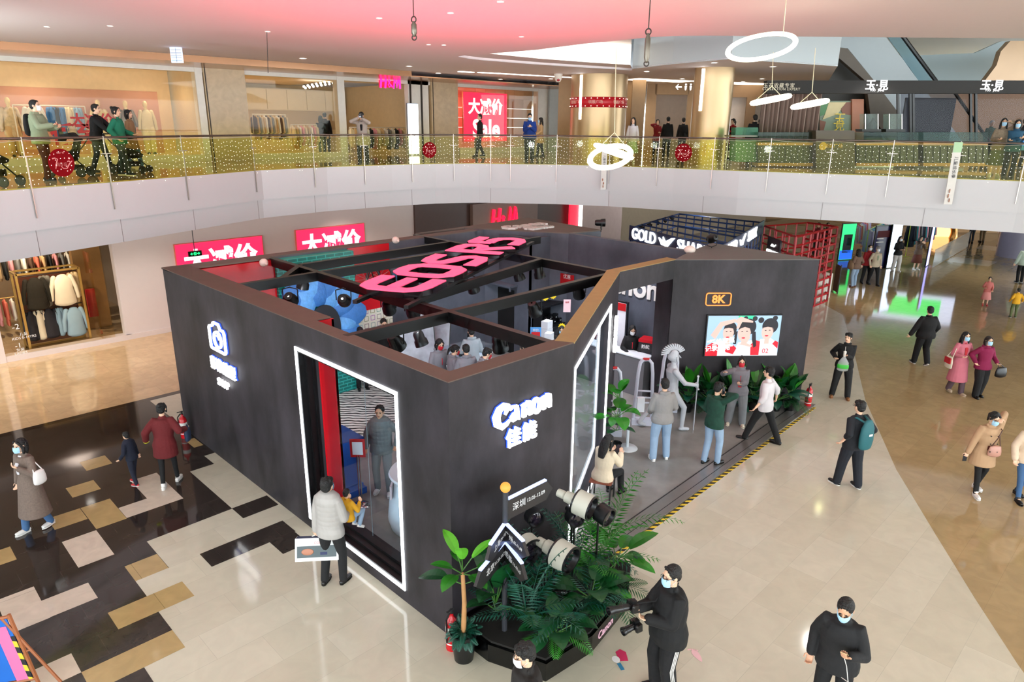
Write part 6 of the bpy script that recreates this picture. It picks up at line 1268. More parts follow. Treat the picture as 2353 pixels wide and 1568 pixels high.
m = MB(); m.obox(E0+X*.05+L_*.42-Z*.012, X*.02, Z*.002, L_*.3); m.obox(E0+X*.05+L_*.42+Z*.012, X*.02, Z*.002, L_*.3); m.build('hazard_strip', tape, th)
# ================================================================ the outlet stalls beyond the booth
bluem = mat('navy blue frame', '1D3F78', rough=.4); redm = mat('bright red frame', 'B3141E', rough=.35)
def lattice(m, a, b, z0, z1, nx, nz, r=.03, rnd=None):
    a, b = Vector(a), Vector(b)
    for k in range(nz+1): z = z0+(z1-z0)*k/nz; m.rod([a+UP*z, b+UP*z], r, 4)
    for k in range(nx+1): q = a.lerp(b, k/nx); m.rod([q+UP*z0, q+UP*z1], r, 4)
# blue stall, open box of bars
Z1 = 3.0
A0 = at(1450, 524, Z1); B0 = at(1650, 575, Z1); C0 = at(1752, 512, Z1); D0_ = at(1560, 492, Z1)
flat = lambda v: Vector((v.x, v.y, 0))
A0, B0, C0, D0_ = map(flat, (A0, B0, C0, D0_))
th = thing('market_stall', 'navy blue lattice stall with white illuminated shark lettering behind the booth', 'stall', (A0+C0)/2)
m = MB(); lattice(m, A0, B0, 0, Z1, 10, 8); lattice(m, B0, C0, 0, Z1, 12, 8); lattice(m, A0, D0_, 0, Z1, 8, 6); lattice(m, D0_, C0, 0, Z1, 10, 6); m.build('lattice_frame', bluem, th)
m = MB()
for k in range(6): m.rod([A0.lerp(D0_, k/5)+UP*Z1, B0.lerp(C0, k/5)+UP*Z1], .03, 4)
m.build('roof_bars', bluem, th)
def faceframe(a, b):
    X = (b-a).normalized(); Z = X.cross(UP); return X, Z
X, Z = faceframe(A0, B0); L = (B0-A0).length
m = MB(); m.obox((A0+B0)/2+UP*2.84+Z*.05, X*L/2, Z*.02, UP*.26); m.build('sign_board', mat('navy board', '1A3358', rough=.4), th)
text('sign_letter', 'GOLD', A0+X*L*.2+UP*2.84+Z*.09, X, UP, .55, glow, .04, bold=.006, parent=th); text('sign_letter', 'SHARK', A0+X*L*.78+UP*2.84+Z*.09, X, UP, .55, glow, .04, bold=.006, parent=th)
m = MB(); O = A0+X*L*.47+UP*2.82; m.stroke([(-.4, .12, .03), (-.2, -.02, .16), (.1, -.02, .2), (.36, .16, .1), (.5, .22, .02)], O, X, UP, Z, .07, .1); m.stroke([(-.05, .0, .12), (-.15, .18, .03)], O, X, UP, Z, .07, .1); m.stroke([(.0, -.05, .1), (.15, -.2, .02)], O, X, UP, Z, .07, .1); m.build('shark_emblem', glow, th)
X, Z = faceframe(B0, C0); L = (C0-B0).length
m = MB(); m.obox((B0+C0)/2+UP*2.84+Z*.05, X*L/2, Z*.02, UP*.26); m.build('sign_board', mat('navy board', '1A3358'), th)
text('sign_letter', 'GOLD', B0+X*L*.22+UP*2.84+Z*.09, X, UP, .5, glow, .04, bold=.006, parent=th); text('sign_letter', 'SHARK', B0+X*L*.68+UP*2.84+Z*.09, X, UP, .5, glow, .04, bold=.006, parent=th)
m = MB(); O = B0+X*L*.44+UP*2.82; m.stroke([(-.4, .12, .03), (-.2, -.02, .16), (.1, -.02, .2), (.36, .16, .1), (.5, .22, .02)], O, X, UP, Z, .07, .1); m.build('shark_emblem', glow, th)
for k in range(5):
    q = A0.lerp(D0_, .2+k*.16)+UP*(Z1-.1); parcan(q, q+Vector((1, -1, -1)), 1, ['bulb-like stall spot, %s from the front corner of the blue stall' % n for n in ('first', 'second', 'third', 'fourth', 'fifth')][k], r=.07, L=.2, mount=Z1, power=15)
# red stall
Zr = 2.9
R0, R1, R2, R3 = [flat(at(u, v, Zr)) for u, v in ((1757, 520), (1855, 512), (1925, 522), (1830, 545))]
th = thing('market_stall', 'red lattice stall frame with small black sign behind the screen tower', 'stall', (R0+R2)/2)
m = MB(); lattice(m, R0, R3, 0, Zr, 5, 9, .035); lattice(m, R1, R2, 0, Zr, 4, 9, .04); lattice(m, R3, R2, 0, Zr, 6, 9, .04); lattice(m, R0, R1, 0, Zr, 4, 6, .03); m.build('lattice_frame', redm, th)
X, Z = faceframe(R0, R3); c = R0.lerp(R3, .45)+UP*2.2+Z*.08; m = MB(); m.obox(c, X*.55, Z*.03, UP*.42); m.build('sign_board', black, th)
m = MB(); m.stroke([(-.2, .12, .03), (-.1, .16, .1), (.1, .14, .06), (.22, .22, .02)], c, X, UP, Z, .035, .05); m.build('shark_emblem', glow, th); text('sign_letter', 'GOLD SHARK', c-UP*.1+Z*.045, X, UP, .17, glow, .02, bold=.006, parent=th)
# white counter and chalk stand by the red stall
q = at(1890, 688, 0); m = MB(); m.box(q+Vector((-.2, .35, .5)), (1.3, .9, 1.0)); m.build('white_counter', mat('white laminate', 'DDD8CF', rough=.4), label='white counter block at the foot of the red stall', cat='counter')
for k, (u, v, mt, lb) in enumerate(((1918, 672, brownc, 'narrow brown A-board by the red stall'),)):
    q = at(u, v, 0); th = thing('a_board', lb, 'sign board', q); m = MB(); m.obox(q+UP*.6, RV*.02+HV*.25, RV*.01, UP*.55); m.build('board', mt, th); m = MB(); m.rod([q-HV*.25, q-HV*.25+UP*1.2], .02); m.rod([q+HV*.25+RV*.2, q+UP*1.1], .02); m.build('legs', black, th)
# clothes rails and posters farther right
yel = mat('yellow green frame', 'C9D23A', rough=.4)
rail(flat(at(1955, 585, 0)), flat(at(1985, 567, 0)), 0, 1.55, [wht, lilac, pinkc, coral, wht], 'pastel clothes rail right of the red stall', 12, h=1.0, frame=redm, rnd=4)
rail(flat(at(1985, 600, 0)), flat(at(2030, 572, 0)), 0, 1.6, [tealc, tealc, ltblue, lilac, wht, pinkc], 'teal to lilac clothes rail with yellow frame', 16, h=1.0, frame=yel, rnd=0)
rail(flat(at(2080, 590, 0)), flat(at(2135, 572, 0)), 0, 1.7, [navyc, blk, tealc, pinkc, blk, grey], 'dark clothes rail right of the glowing panel', 16, h=1.05, frame=yel, rnd=6)
def standee(u, v, w, h, mt, label, az=0, extra=None, D=None):
    q = at(u, v, 0); X = (RV*math.cos(az)+HV*math.sin(az)).normalized(); Z = X.cross(UP); th = thing('standing_poster', label, 'poster', q)
    m = MB(); m.obox(q+UP*h/2, X*w/2, Z*.03, UP*h/2); m.build('frame', black, th); m = MB(); m.obox(q+UP*h/2+Z*.032, X*(w/2-.04), Z*.003, UP*(h/2-.04)); m.build('picture', mt, th)
    if extra:
        for (x, z, ww, hh, em) in extra: m = MB(); m.obox(q+UP*z*h+Z*.037+X*x*w, X*ww*w/2, Z*.002, UP*hh*h/2); m.build('picture_field', em, th)
gscr = emitmat('green poster glow', '28D86A', 1.6)
standee(1940, 598, .9, 1.9, gscr, 'lit green and blue poster panel right of the red stall', .3, [(0, .45, .6, .5, mat('dark jacket print', '14202A')), (0, .15, .9, .25, emitmat('blue field', '2058C8', 1.2)), (.1, .5, .3, .2, tealc)])
standee(2022, 617, 1.35, 2.1, mat('deep navy print', '1A1440', rough=.2), 'dark navy and maroon poster panel behind the walking pair', .35, [(-.1, .8, .6, .15, dkred), (-.25, .7, .3, .02, wht), (-.25, .62, .35, .02, wht)])
standee(2046, 616, .8, 2.2, emitmat('white blue glow', 'CFE4FF', 2.5), 'bright white glowing panel beside the woman in white trousers', .5)
standee(2128, 612, .7, 2.2, emitmat('violet blue glow', 'A8A4FF', 2), 'violet-white glowing panel behind the woman in the brown skirt', .9)
# big hanging green screen whose light lands on the floor beyond the walker
gs = at(2060, 715, 0); dd = (flat(gs)-flat(CAM)).normalized()
s_ = MB()
q = flat(gs)+dd*14
th = thing('video_wall', 'wide green and white lit screen under the gallery, mirrored in the floor', 'screen', q)
X_ = dd.cross(UP)
m = MB(); m.obox(q+UP*2.85, X_*2.6, dd*.06, UP*.75); m.build('case', emitmat('screen white blue', 'DCE6FF', 1.6), th); m = MB(); m.obox(q+UP*2.8-dd*.07+X_*.3, X_*1.7, dd*.01, UP*.5); m.build('display', emitmat('vivid green', '18E86A', 1.8), th)
# round grey column lower right, with distant shop fronts
p = at(2335, 590, 0); s = MB(); s.cyl((p.x, p.y, 0), (p.x, p.y, 3.8), .95, n=40); struct(s, 'column_3', mat('violet grey column', '8A8494', rough=.35), smooth=True, angle=.6, rebase=False)
s = MB(); zb(s, 2140, 2330, 515, 560, 46, .2); zbox(s, 1400, 3400, 0, 3.78, 52, v=500); struct(s, 'wall_far_shops', mat('amber shop wall', 'C59A66', rough=.5), rebase=False)
m = MB(); zb(m, 2146, 2200, 505, 548, 44, .1); m.build('shop_window', emitmat('amber window', 'FFC27A', 1.8), label='amber-lit far shop window with big round ornament under the gallery', cat='shop window')
m = MB(); m.torus(PV(2162, 536, 43.5), .8, .18, -HV, 24, 8, 1); m.build('window_ring', mat('gold ring', 'C98A3A', rough=.3, metal=.5), smooth=True, label='big gold ring ornament in the far shop window', cat='ornament')
m = MB(); a = at(2150, 575, .9); b = at(2230, 533, .9); m.rod([a, b], .03); m.obox((a+b)/2-UP*.45, (b-a)/2, RV*.01, UP*.42); m.build('glass_balustrade', glass('far glass', 'D8E0E0', refl=.3, op=.15), label='low glass balustrade crossing the far floor under the gallery', cat='railing')
# ================================================================ people
SK = [mat('skin tone a', 'E2B799', rough=.5, var=.04), mat('skin tone b', 'CE9C7C', rough=.5, var=.04)]
hairm = mat('black hair', '0B0908', rough=.6, var=.2, bump=.9, bscale=55); bhair = mat('dark brown hair', '20130D', rough=.4, var=.2)
maskm = mat('light blue mask', 'A9D6F2', rough=.7); wmask = mat('white mask', 'E8ECF0', rough=.7); rmask = mat('red mask', 'C01A2A', rough=.6)
eyem = mat('dark eye', '120C0A', rough=.2); lipm = mat('lip', 'A8524A', rough=.5)
def cloth(name, color, b=.6, var=.12, rough=.85, sc=6): return mat(name+' cloth', color, rough=rough, bump=b, bscale=9, var=var, scale=sc)
def ik(a, t, l1, l2, hint):
    a, t = Vector(a), Vector(t); d = t-a; L = min(d.length, (l1+l2)*.999); d = d.normalized(); t = a+d*L
    x = (l1*l1-l2*l2+L*L)/(2*L); h = math.sqrt(max(l1*l1-x*x, 0)); hv = Vector(hint); hv = (hv-d*hv.dot(d)); hv = hv.normalized() if hv.length > 1e-4 else Vector((0, 0, 1))
    return a+d*x+hv*h, t
def remesh(o, voxel, smooth_it=0, fac=.5):
    md = o.modifiers.new('r', 'REMESH'); md.mode = 'VOXEL'; md.voxel_size = voxel; md.use_smooth_shade = True
    if smooth_it: s_ = o.modifiers.new('s', 'SMOOTH'); s_.factor = fac; s_.iterations = smooth_it
    dg = bpy.context.evaluated_depsgraph_get(); me = bpy.data.meshes.new_from_object(o.evaluated_get(dg)); old = o.data
    o.modifiers.clear(); ms = list(old.materials); o.data = me; me.materials.clear(); [me.materials.append(x) for x in ms]; bpy.data.meshes.remove(old)
    return o
def person(pos, face, label, H=1.7, top=None, bottom=None, kind='shirt', hem=.12, sleeve=1.0, legs='trousers', shoe=None, sole=None, hair='short', hairmat=None, mask=None,
           hands=None, feet=None, lean=0, yaw=0, nod=0, fat=0, q=1, female=False, skin=0, loose=.012, sit=None, curl=(.5, .5), glasses=False, stripe=None, collar=None, hood=False, leg_loose=.018, footyaw=(.12, -.12), inner=None, group=None, open_front=False):
    k = H/1.72; V = lambda x, y, z: Vector((x*k, y*k, z*k))
    th = lthing('person', label, 'person', pos, math.radians(face)-PI/2, group)
    X = Vector((1, 0, 0)); U = Vector((0, math.sin(lean), math.cos(lean))); Fw = X.cross(U)*-1; Fw = Vector((0, math.cos(lean), -math.sin(lean)))
    feet = feet or ((-.1, 0, 0), (.1, 0, 0)); hands = hands or ((-.26, .06, .80), (.26, .06, .80))
    py = sit[1] if sit else (feet[0][1]+feet[1][1])*.5-math.sin(lean)*.12; pz = sit[2] if sit else .93; px = 0 if sit else (feet[0][0]+feet[1][0])*.5
    if not sit:
        for f in feet:
            dx = f[0]-px; r = math.hypot(abs(dx)-.09, f[1]-py); m_ = math.sqrt(max(.853**2-r*r, .2))+.08+f[2]+.02; pz = min(pz, m_)
    P = V(px, py, pz); sw = .148 if female else .165
    HP = [P-X*.09*k, P+X*.09*k]; SH = [P+U*.455*k+X*s_*sw*k for s_ in (-1, 1)]
    KN, AN, EL, WR = [], [], [], []
    for i, s_ in enumerate((-1, 1)):
        a = V(*feet[i])+V(0, 0, .08); kn, an = ik(HP[i], a, .435*k, .425*k, (s_*.12, 1, .1)); KN.append(kn); AN.append(an)
        h = hands[i]; t = V(*h); el, wr = ik(SH[i], t, .285*k, .25*k, (s_*.55, -.75, -.6) if len(h) < 4 else h[3] if False else (s_*.55, -.75, -.6)); EL.append(el); WR.append(wr)
    nb = P+U*.52*k; hy_ = yaw; hp = lean*.5+nod
    hz = Vector((0, math.sin(hp), math.cos(hp))); hz = Vector((0, math.sin(hp), math.cos(hp))); fx = Matrix.Rotation(hy_, 3, 'Z'); hY = fx@Vector((0, math.cos(hp), -math.sin(hp))); hX = fx@Vector((1, 0, 0)); hZ = hX.cross(hY)
    hc = nb+(U*.5+hZ*.5).normalized()*.155*k+hY*.015*k
    HH = lambda x, y, z: hc+hX*x*k+hY*y*k+hZ*z*k
    ax = (hX, hY, hZ); vx = {3: .0055, 2: .0075, 1: .0105, 0: .016}[q]; fr = max(.0085, vx*1.12/k)
    m = MB(); m.ball(HH(0, -.01, .03), (.077*k, .095*k, .088*k), 20, 14, ax); m.ball(HH(0, .018, -.035), (.059*k, .07*k, .08*k), 16, 12, ax); m.ball(HH(0, .058, -.088), (.028*k, .025*k, .024*k), 10, 8, ax)
    m.tube([HH(0, .088, .012), HH(0, .102, -.022)], [.009*k, .014*k], n=8); m.tube([HH(-.02, .08, -.058), HH(.02, .08, -.058)], [.008*k]*2, n=6); m.tube([HH(-.045, .077, .034), HH(.045, .077, .034)], [.008*k]*2, n=6)
    for s_ in (-1, 1): m.ball(HH(s_*.076, -.005, -.005), (.012*k, .02*k, .03*k), 8, 6, ax)
    m.tube([nb-U*.03*k, nb+U*.02*k, hc-hZ*.07*k-hY*.02*k], [.05*k, .05*k, .05*k], n=12)
    m.tube([P-U*.02*k, P+U*.18*k, P+U*.36*k, P+U*.46*k], [(.125*k, .085*k), (.11*k, .075*k), (.135*k, .085*k), (.11*k, .065*k)], side=X, n=14, ck=.15)
    HW = []
    for i, s_ in enumerate((-1, 1)):
        m.tube([P+U*.445*k, SH[i], EL[i]], [.045*k, .043*k, .034*k], n=10); m.tube([EL[i], WR[i]], [.034*k, .025*k], n=10)
        m.tube([HP[i]+U*.02*k, KN[i], AN[i]], [.07*k, .045*k, .034*k], n=10)
        fd = (WR[i]-EL[i]).normalized(); pn = (fd.cross(X) if abs(fd.dot(X)) < .9 else fd.cross(UP)).normalized(); pn = pn if pn.dot(P+U*.3*k-WR[i]) > 0 else -pn   # palm faces the body
        la = fd.cross(pn).normalized()
        if la.dot(Vector((0, 1, .3))) < 0: la = -la        # thumb side forward/up
        pc = WR[i]+fd*.045*k; m.tube([WR[i], pc, WR[i]+fd*.085*k], [(.026*k, .018*k), (.038*k, .015*k), (.038*k, .013*k)], side=la, n=10)
        c = curl[i]
        for j, (o_, L1) in enumerate(((.03, .07), (.0105, .078), (-.0095, .073), (-.029, .058))):
            b = WR[i]+fd*.082*k+la*o_*k; d1 = (fd*math.cos(c)+pn*math.sin(c)); d2 = (fd*math.cos(c*2.1)+pn*math.sin(c*2.1)); m.tube([b, b+d1*L1*.5*k, b+d1*L1*.5*k+d2*L1*.5*k], [fr*k, fr*.95*k, fr*.85*k], n=7)
        b = WR[i]+fd*.03*k+la*.028*k; m.tube([b, b+(la*.75+fd*.6+pn*.3).normalized()*.035*k, b+(la*.75+fd*.6+pn*.3).normalized()*.035*k+(fd+pn*.4+la*.1).normalized()*.032*k], [fr*1.2*k, fr*1.1*k, fr*.95*k], n=7)
        HW.append(WR[i]+fd*.09*k+pn*.02*k)
        a = AN[i]; m.tube([a, a+Vector((0, .05*k, -.035*k))], [.035*k, .03*k], n=8)
    b = m.build('body', SK[skin], th); remesh(b, vx)
    # face details
    if q >= 1:
        m = MB(); [m.ball(HH(s_*.031, .078, .008), (.014*k, .009*k, .006*k), 8, 6, ax) for s_ in (-1, 1)]; m.build('eyes', eyem, th, smooth=True)
        m = MB(); [m.tube([HH(s_*.015, .084, .03), HH(s_*.033, .083, .034), HH(s_*.05, .07, .029)], [.004*k]*3, n=5) for s_ in (-1, 1)]; m.build('eyebrows', hairmat or hairm, th, smooth=True)
        if not mask: m = MB(); m.tube([HH(-.022, .084, -.056), HH(0, .089, -.055), HH(.022, .084, -.056)], [.004*k, .007*k, .004*k], n=6); m.build('mouth', lipm, th, smooth=True)
    if mask:
        m = MB(); n_ = 9; vs = []
        for r_ in range(7):
            z = .004-.106*r_/6
            for c_ in range(n_):
                a = -1.15+2.3*c_/(n_-1); bul = .012*math.sin(PI*min(1, (r_+.6)/6.6)); vs.append(HH(math.sin(a)*(.068+bul*.3)*(1-.16*max(0, r_-3)/3), .018+math.cos(a)*(.09+bul*1.3), z))
        m.add(vs, [(r_*n_+c_, r_*n_+c_+1, (r_+1)*n_+c_+1, (r_+1)*n_+c_) for r_ in range(6) for c_ in range(n_-1)])
        for s_ in (-1, 1): m.rod([HH(s_*.064, .05, 0), HH(s_*.082, 0, .012)], .0018*k, 4); m.rod([HH(s_*.06, .045, -.075), HH(s_*.08, -.005, -.03)], .0018*k, 4)
        m.build('mask', mask, th, smooth=True)
    if glasses:
        m = MB()
        for s_ in (-1, 1): m.torus(HH(s_*.033, .1, .006), .022*k, .002*k, hY, 16, 5); m.rod([HH(s_*.055, .098, .01), HH(s_*.08, 0, .012)], .002*k, 4)
        m.rod([HH(-.011, .103, .008), HH(.011, .103, .008)], .002*k, 4); m.build('glasses', black, th, smooth=True)
    hm_ = hairmat or hairm; m = MB()
    if hair != 'cap': m.ball(HH(0, -.022, .036), (.086*k, .1*k, .094*k), 20, 14, ax)
    m.ball(HH(0, -.05, -.01), (.078*k, .066*k, .075*k), 16, 12, ax)
    if hair in ('short', 'crop'): m.tube([HH(-.05, .035, .09), HH(.0, .045, .102), HH(.05, .035, .09)], [.018*k]*3, n=8)
    if hair == 'fluffy': [m.ball(HH(.05*math.cos(a), -.01+.06*math.sin(a), .075), .045*k, 8, 6) for a in [i*PI/3 for i in range(6)]]
    if hair in ('long', 'bob', 'pony', 'bun'):
        for s_ in (-1, 1): m.tube([HH(s_*.03, .062, .085), HH(s_*.072, .035, .03), HH(s_*.08, .01, -.06 if hair != 'pony' else -.01)], [.022*k, .022*k, .018*k], n=8)
    if hair == 'long': m.tube([HH(0, -.06, .03), HH(0, -.085, -.08), HH(0, -.1, -.2), HH(0, -.1, -.33)], [(.085*k, .05*k), (.098*k, .05*k), (.1*k, .04*k), (.07*k, .025*k)], side=hX, n=14); [m.tube([HH(s_*.08, .0, -.02), HH(s_*.088, .01, -.14), HH(s_*.09, .02, -.24)], [.028*k, .026*k, .014*k], n=8) for s_ in (-1, 1)]
    if hair == 'bob': m.tube([HH(0, -.05, .03), HH(0, -.055, -.07), HH(0, -.05, -.13)], [(.092*k, .07*k), (.1*k, .062*k), (.085*k, .045*k)], side=hX, n=14); [m.tube([HH(s_*.082, .01, -.02), HH(s_*.086, .02, -.12)], [.026*k, .018*k], n=8) for s_ in (-1, 1)]
    if hair == 'pony': m.tube([HH(0, -.11, .04), HH(0, -.15, -.02), HH(0, -.15, -.16)], [.026*k, .034*k, .014*k], n=10)
    if hair == 'bun': m.ball(HH(0, -.1, .09), .042*k, 12, 8)
    if hair == 'cap': m.ball(HH(0, -.012, .04), (.088*k, .102*k, .09*k), 18, 10, ax); m.tube([HH(-.05, .09, .05), HH(.05, .09, .05)], [(.012*k, .05*k)]*2, n=8)
    m.build('hair', hm_, th, smooth=True)
    # upper garment
    m = MB(); t_ = loose; F_ = fat; w = .0 if not female else -.012
    lo = P-U*hem*k if hem < .2 else None
    ring = [((P+U*.47*k), (.135+w+t_*.5, .085+t_)), ((P+U*.40*k), (.172+w+t_+F_*.5, .108+t_+F_*.4)), ((P+U*.28*k), (.168+w+t_+F_, .115+t_+F_)), ((P+U*.12*k), (.15+w*1.5+t_+F_, .108+t_+F_)), ((P-U*.02*k), (.178+t_+F_+leg_loose*.5, .122+t_+F_+leg_loose*.5))]
    if hem <= .14: ring.append((P-U*hem*k, (.182+t_*.7+F_+leg_loose*.6, .128+t_*.7+F_+leg_loose*.6)))
    else:
        n_ = 4
        for j in range(1, n_+1):
            d = .02+(hem-.02)*j/n_; c = P-Vector((0, 0, d*k)) if not sit else P+Vector((0, d*k*.8, -.05*k)); ring.append((c, (.17+t_+F_+.09*d*(1.4 if kind == 'coat' else .7), .125+t_+F_+.11*d*(1.5 if kind == 'coat' else .7))))
    m.tube([a for a, _ in ring][::-1], [(x*k, y*k) for _, (x, y) in ring][::-1], side=X, n=20, ck=.18)
    m.tube([P+U*.46*k, nb-U*.01*k+hY*.002], [(.1*k, .075*k), ((.062+.01)*k, .06*k)], side=X, n=14)
    for i, s_ in enumerate((-1, 1)):
        end = EL[i].lerp(WR[i], .97) if sleeve >= 1 else (SH[i].lerp(EL[i], .85) if sleeve < .5 else EL[i].lerp(WR[i], .35))
        pts = [P+U*.42*k+X*s_*.06*k, SH[i]-U*.008*k, SH[i].lerp(EL[i], .5), EL[i], EL[i].lerp(WR[i], .5), end] if sleeve >= 1 else ([P+U*.42*k+X*s_*.06*k, SH[i]-U*.008*k, end] if sleeve < .5 else [P+U*.42*k+X*s_*.06*k, SH[i]-U*.008*k, EL[i], end])
        rr = [.05, .056, .052, .047, .042, .037] if sleeve >= 1 else ([.06, .064, .064] if sleeve < .5 else [.06, .062, .052, .046])
        rr = [(r_+t_*.55)*k for r_ in rr]; j = 4 if sleeve >= 1 else 3; m.tube(pts[:j], rr[:j], n=12)
        if sleeve >= .5: m.tube(pts[j-1:], rr[j-1:], n=12)
    if kind == 'puffer':
        for j in range(7): c = P+U*(.44-.075*j)*k; m.tube([c-U*.018*k, c+U*.018*k], [((.172-.0*j+t_+F_)*k, (.118+t_+F_)*k)]*2, side=X, n=18)
        for i in (0, 1):
            for f_ in (.15, .4, .65, .9): c = SH[i].lerp(EL[i], f_); m.ball(c, .066*k, 10, 8); c = EL[i].lerp(WR[i], f_); m.ball(c, .058*k, 10, 8)
    if hood or kind == 'hoodie': m.tube([nb-hY*.05*k-X*.08*k, nb-hY*.085*k-U*.02*k, nb-hY*.05*k+X*.08*k], [.035*k, .045*k, .035*k], n=10); m.tube([nb-X*.075*k, nb+hY*.045*k-U*.035*k, nb+X*.075*k], [.026*k]*3, n=8)
    g = m.build({'coat': 'coat', 'puffer': 'jacket', 'hoodie': 'hoodie', 'jacket': 'jacket', 'dress': 'dress'}.get(kind, 'shirt'), top, th); remesh(g, max(.011, vx*1.2), 3 if kind != 'puffer' else 1)
    if collar or kind in ('coat', 'jacket'):
        m = MB(); m.tube([nb-X*.07*k+U*.0*k, nb-hY*.06*k+U*.015*k, nb+X*.07*k], [.024*k, .026*k, .024*k], n=8); m.tube([nb+X*.065*k, nb+hY*.05*k-U*.1*k], [.02*k, .014*k], n=6); m.tube([nb-X*.065*k, nb+hY*.05*k-U*.1*k], [.02*k, .014*k], n=6); m.build('collar', collar or top, th, smooth=True)
    if inner: m = MB(); m.tube([nb+hY*.052*k-U*.02*k, P+U*.36*k+Fw*(.118+t_)*k, P+U*.2*k+Fw*(.12+t_+F_)*k], [(.04*k, .012*k), (.045*k, .012*k), (.03*k, .012*k)], side=X, n=10); m.build('inner_top', inner, th, smooth=True)
    # lower garment
    if legs != 'none':
        m = MB(); L_ = leg_loose
        m.tube([P+U*.08*k, P, P-U*.07*k], [(.15*k, .1*k), ((.16+F_)*k, (.115+F_)*k), ((.15+F_*.5)*k, .1*k)], side=X, n=18)
        for i in (0, 1):
            e = AN[i]+Vector((0, 0, -.01*k)) if legs == 'trousers' else KN[i]
            m.tube([HP[i]+U*.01*k, HP[i].lerp(KN[i], .5), KN[i], KN[i].lerp(AN[i], .5), e] if legs == 'trousers' else [HP[i], KN[i]], [(r_+L_*(.5 if r_ > .08 else 1))*k for r_ in (.081, .074, .056, .048, .042)][:5 if legs == 'trousers' else 2], n=12)
        g = m.build('trousers', bottom, th); remesh(g, max(.011, vx*1.2), 3)
        if stripe:
            for i in (0, 1):
                s_ = (-1, 1)[i]; m = MB()
                for o_ in (-.018, 0, .018): m.tube([HP[i]+X*s_*(.1+L_)*k+Vector((0, o_*k, -.1*k)), KN[i]+X*s_*(.06+L_)*k+Vector((0, o_*k, 0)), AN[i]+X*s_*(.045+L_)*k+Vector((0, o_*k, .03*k))], [.005*k]*3, n=6)
                m.build('stripe', stripe, th, smooth=True)
    if legs == 'skirt': m = MB(); m.tube([P+U*.05*k, P-Vector((0, 0, .2*k)), P-Vector((0, 0, .55*k))], [(.15*k, .11*k), (.2*k, .17*k), (.27*k, .25*k)], side=X, n=20, ck=.1); m.build('skirt', bottom, th, smooth=True)
    for i, s_ in enumerate((-1, 1)):
        a = AN[i]; c_, s2 = math.cos(footyaw[i]), math.sin(footyaw[i]); fd = Vector((-s2, c_, 0)); lift = feet[i][2]; fd = (fd-UP*(.6 if lift > .03 else 0)).normalized(); hl = a-Vector((0, 0, .042*k))
        m = MB(); m.tube([hl-fd*.045*k, hl+fd*.03*k, hl+fd*.10*k, hl+fd*.155*k], [(.036*k, .036*k), (.04*k, .04*k), (.044*k, .032*k), (.036*k, .024*k)], side=fd.cross(UP), n=12)
        m.tube([a+UP*.02*k, hl], [.045*k, .04*k], n=10); sh = m.build('shoe', shoe or black, th, smooth=True)
        if q >= 1:
            m = MB(); pts = [(-.075, .0), (-.06, .03), (0, .036), (.09, .046), (.16, .036), (.188, 0)]; sd = fd.cross(UP).normalized(); up2 = sd.cross(fd); O = hl-up2*.036*k
            m.prismf([(x*k, y*k) for x, y in pts]+[(x*k, -y*k) for x, y in pts[-2:0:-1]], O, fd, sd, up2, -.006*k, .014*k); s3 = m.build('sole', sole or shoe or black, sh); s3.parent = sh; s3.matrix_parent_inverse = Matrix.Identity(4)
    R_ = Matrix.Translation(Vector(pos))@Matrix.Rotation(math.radians(face)-PI/2, 4, 'Z')
    return dict(o=th, hand=[R_@h for h in HW], head=R_@hc, R=R_, k=k, chest=R_@(P+U*.33*k), hip=R_@P, fwd=R_.to_3x3()@Vector((0, 1, 0)), right=R_.to_3x3()@Vector((1, 0, 0)), nb=R_@nb, sh=[R_@s_ for s_ in SH])
def bag(c, w, h, d, X, m_, label, strap=None, flap=None, name='handbag', sm=None):
    c = Vector(c); X = Vector(X).normalized(); Z = X.cross(UP); th = thing(name, label, 'bag', c-UP*h/2)
    m = MB(); m.tube([c-UP*h*.42, c, c+UP*h*.42], [(w*.5, d*.5), (w*.48, d*.55), (w*.42, d*.35)], side=X, n=16); m.build('body', m_, th, smooth=True)
    if strap: m = MB(); m.rod([c+UP*h*.4+X*w*.35]+[Vector(s_) for s_ in strap]+[c+UP*h*.4-X*w*.35], .009, 6); m.build('strap', sm or m_, th)
    if flap: m = MB(); m.obox(c+UP*h*.15+Z*d*.5, X*w*.4, Z*.012, UP*h*.25); m.build('flap', flap, th)
    return th
def phone(c, N, label='smartphone', up=UP, X=None, m_=None):
    c = Vector(c); N = Vector(N).normalized(); X = Vector(X).normalized() if X is not None else N.cross(up).normalized(); Y = N.cross(X); th = thing('smartphone', label, 'phone', c)
    m = MB(); m.obox(c, X*.036, N*.004, Y*.075); m.build('case', m_ or black, th); m = MB(); m.obox(c+N*.0045, X*.033, N*.0006, Y*.071); m.build('display', mat('phone glass', '20242A', rough=.05), th)
W_ = (-.16, .3, 0)
